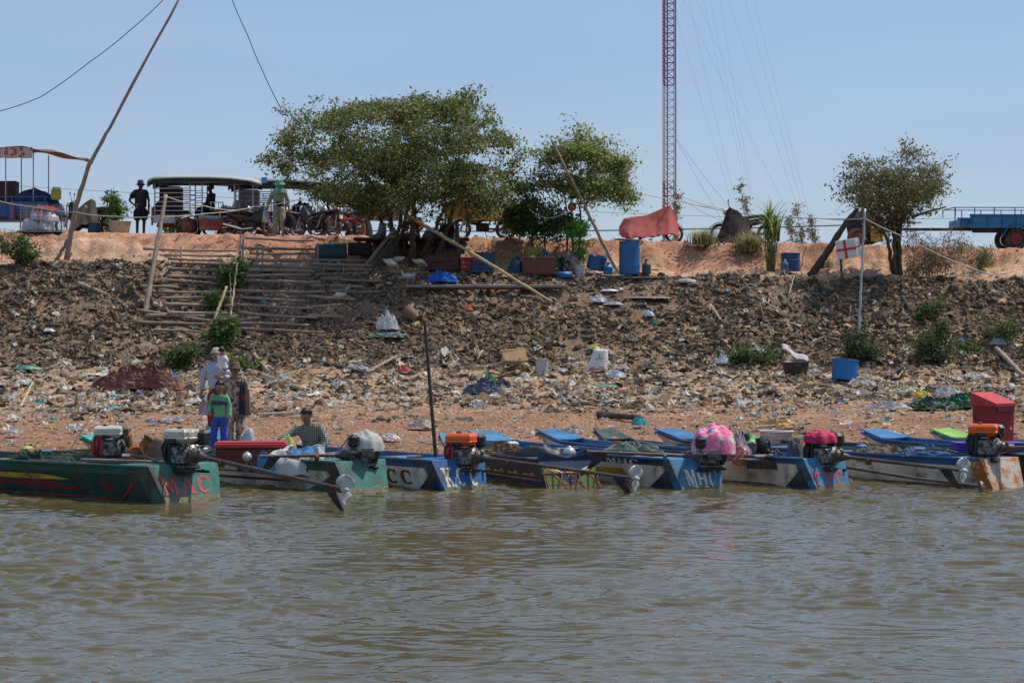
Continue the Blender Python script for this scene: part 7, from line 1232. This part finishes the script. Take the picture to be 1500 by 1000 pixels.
n = 15000; y_ = rs.uniform(38.5, 61.8, n); x_ = rs.uniform(-1, 1, n)*(y_/F*770+.2); k = rs.rand(n) < dens(x_, y_)*.62; x_, y_ = x_[k], y_[k]; s_ = .03+.15*rs.rand(len(x_))**3.4; c_ = PALT[rs.choice(len(PALT), len(x_), p=PW)]*(.75+.4*rs.rand(len(x_), 1))
yb_ = rs.uniform(46.5, 56.5, 520); xb_ = rs.uniform(-1, 1, 520)*(yb_/F*770); sb_ = .10+.20*rs.rand(520)**2; cb_ = np.array([(.50, .37, .23), (.60, .50, .38), (.42, .29, .17), (.66, .63, .60), (.60, .56, .50)])[rs.randint(0, 5, 520)]*(.75+.4*rs.rand(520, 1)); x_ = np.r_[x_, xb_]; y_ = np.r_[y_, yb_]; s_ = np.r_[s_, sb_]; c_ = np.r_[c_, cb_]
big = np.argsort(-s_)[:240]; sm = np.setdiff1d(np.arange(len(x_)), big)
V, Fc, Cc = scraps(x_[sm], y_[sm], s_[sm], c_[sm], rs); tag(npmesh('litter_scraps', V, Fc, SCR, attr=Cc), 'countless small scraps of plastic and paper strewn over the bank', 'litter', kind='stuff')
for i in big:
    V, Fc, Cc = scraps(x_[i:i+1], y_[i:i+1], s_[i:i+1]*1.25, c_[i:i+1], rs); c0 = V.mean(0); o = npmesh('litter_scrap', V-c0, Fc, SCR, attr=Cc); o.location = c0
    c = c_[i]; L_ = c.sum()/3; tone = 'black' if L_ < .09 else ('white' if L_ > .48 and c.max()-c.min() < .12 else ('blue' if c[2] > c[0]+.08 else ('green' if c[1] > c[0]+.05 else ('red' if c[0] > c[1]*2.2 else ('tan' if c[0]-c[2] > .12 else 'cream')))))
    zn = 'on the open beach' if y_[i] < 48 else ('on the shore below the rubble' if y_[i] < 56 else 'on the rubble slope'); sdn = 'left' if x_[i] < -y_[i]/F*250 else ('right' if x_[i] > y_[i]/F*250 else 'middle')
    tag(o, f'{tone} scrap of litter lying {zn}, {sdn} part', 'litter', f'{tone} litter {zn} {sdn}')
# dry twigs and fibres lying among the stones
n = 2600; y_ = rs.uniform(45, 62.2, n); x_ = rs.uniform(-1, 1, n)*(y_/F*770+.2); L_ = .10+.35*rs.rand(n)**2; a_ = rs.rand(n)*6.28; z0 = hgt(x_, y_)+.09; x1 = x_+L_*np.cos(a_); y1 = y_+L_*np.sin(a_)*.6; z1 = hgt(x1, y1)+.09+.05*rs.rand(n); w_ = .006+.006*rs.rand(n)
A = np.stack([x_, y_, z0], 1); Bq = np.stack([x1, y1, z1], 1); up = np.array([0, -.3, 1])*w_[:, None]; sdv = np.cross(Bq-A, [0, 0, 1.]); sdv /= np.linalg.norm(sdv, axis=1)[:, None]+1e-9; sdv *= w_[:, None]
V = np.stack([A-sdv, A+sdv, A+up, Bq-sdv, Bq+sdv, Bq+up], 1).reshape(-1, 3); q = (np.arange(n)*6)[:, None, None]; Fc = (np.array([[0, 3, 5, 2], [2, 5, 4, 1], [1, 4, 3, 0]])[None]+q).reshape(-1, 4)
cc = np.array([(.36, .26, .16), (.24, .17, .11), (.45, .36, .24)])[rs.randint(0, 3, n)]; tag(npmesh('dry_twigs', V, Fc, M('twig', (1, 1, 1), .9, .2, 9, attr='tint'), attr=np.repeat(cc, 6, 0)), 'dry twigs and fibres scattered among the stones', 'twigs', kind='stuff')
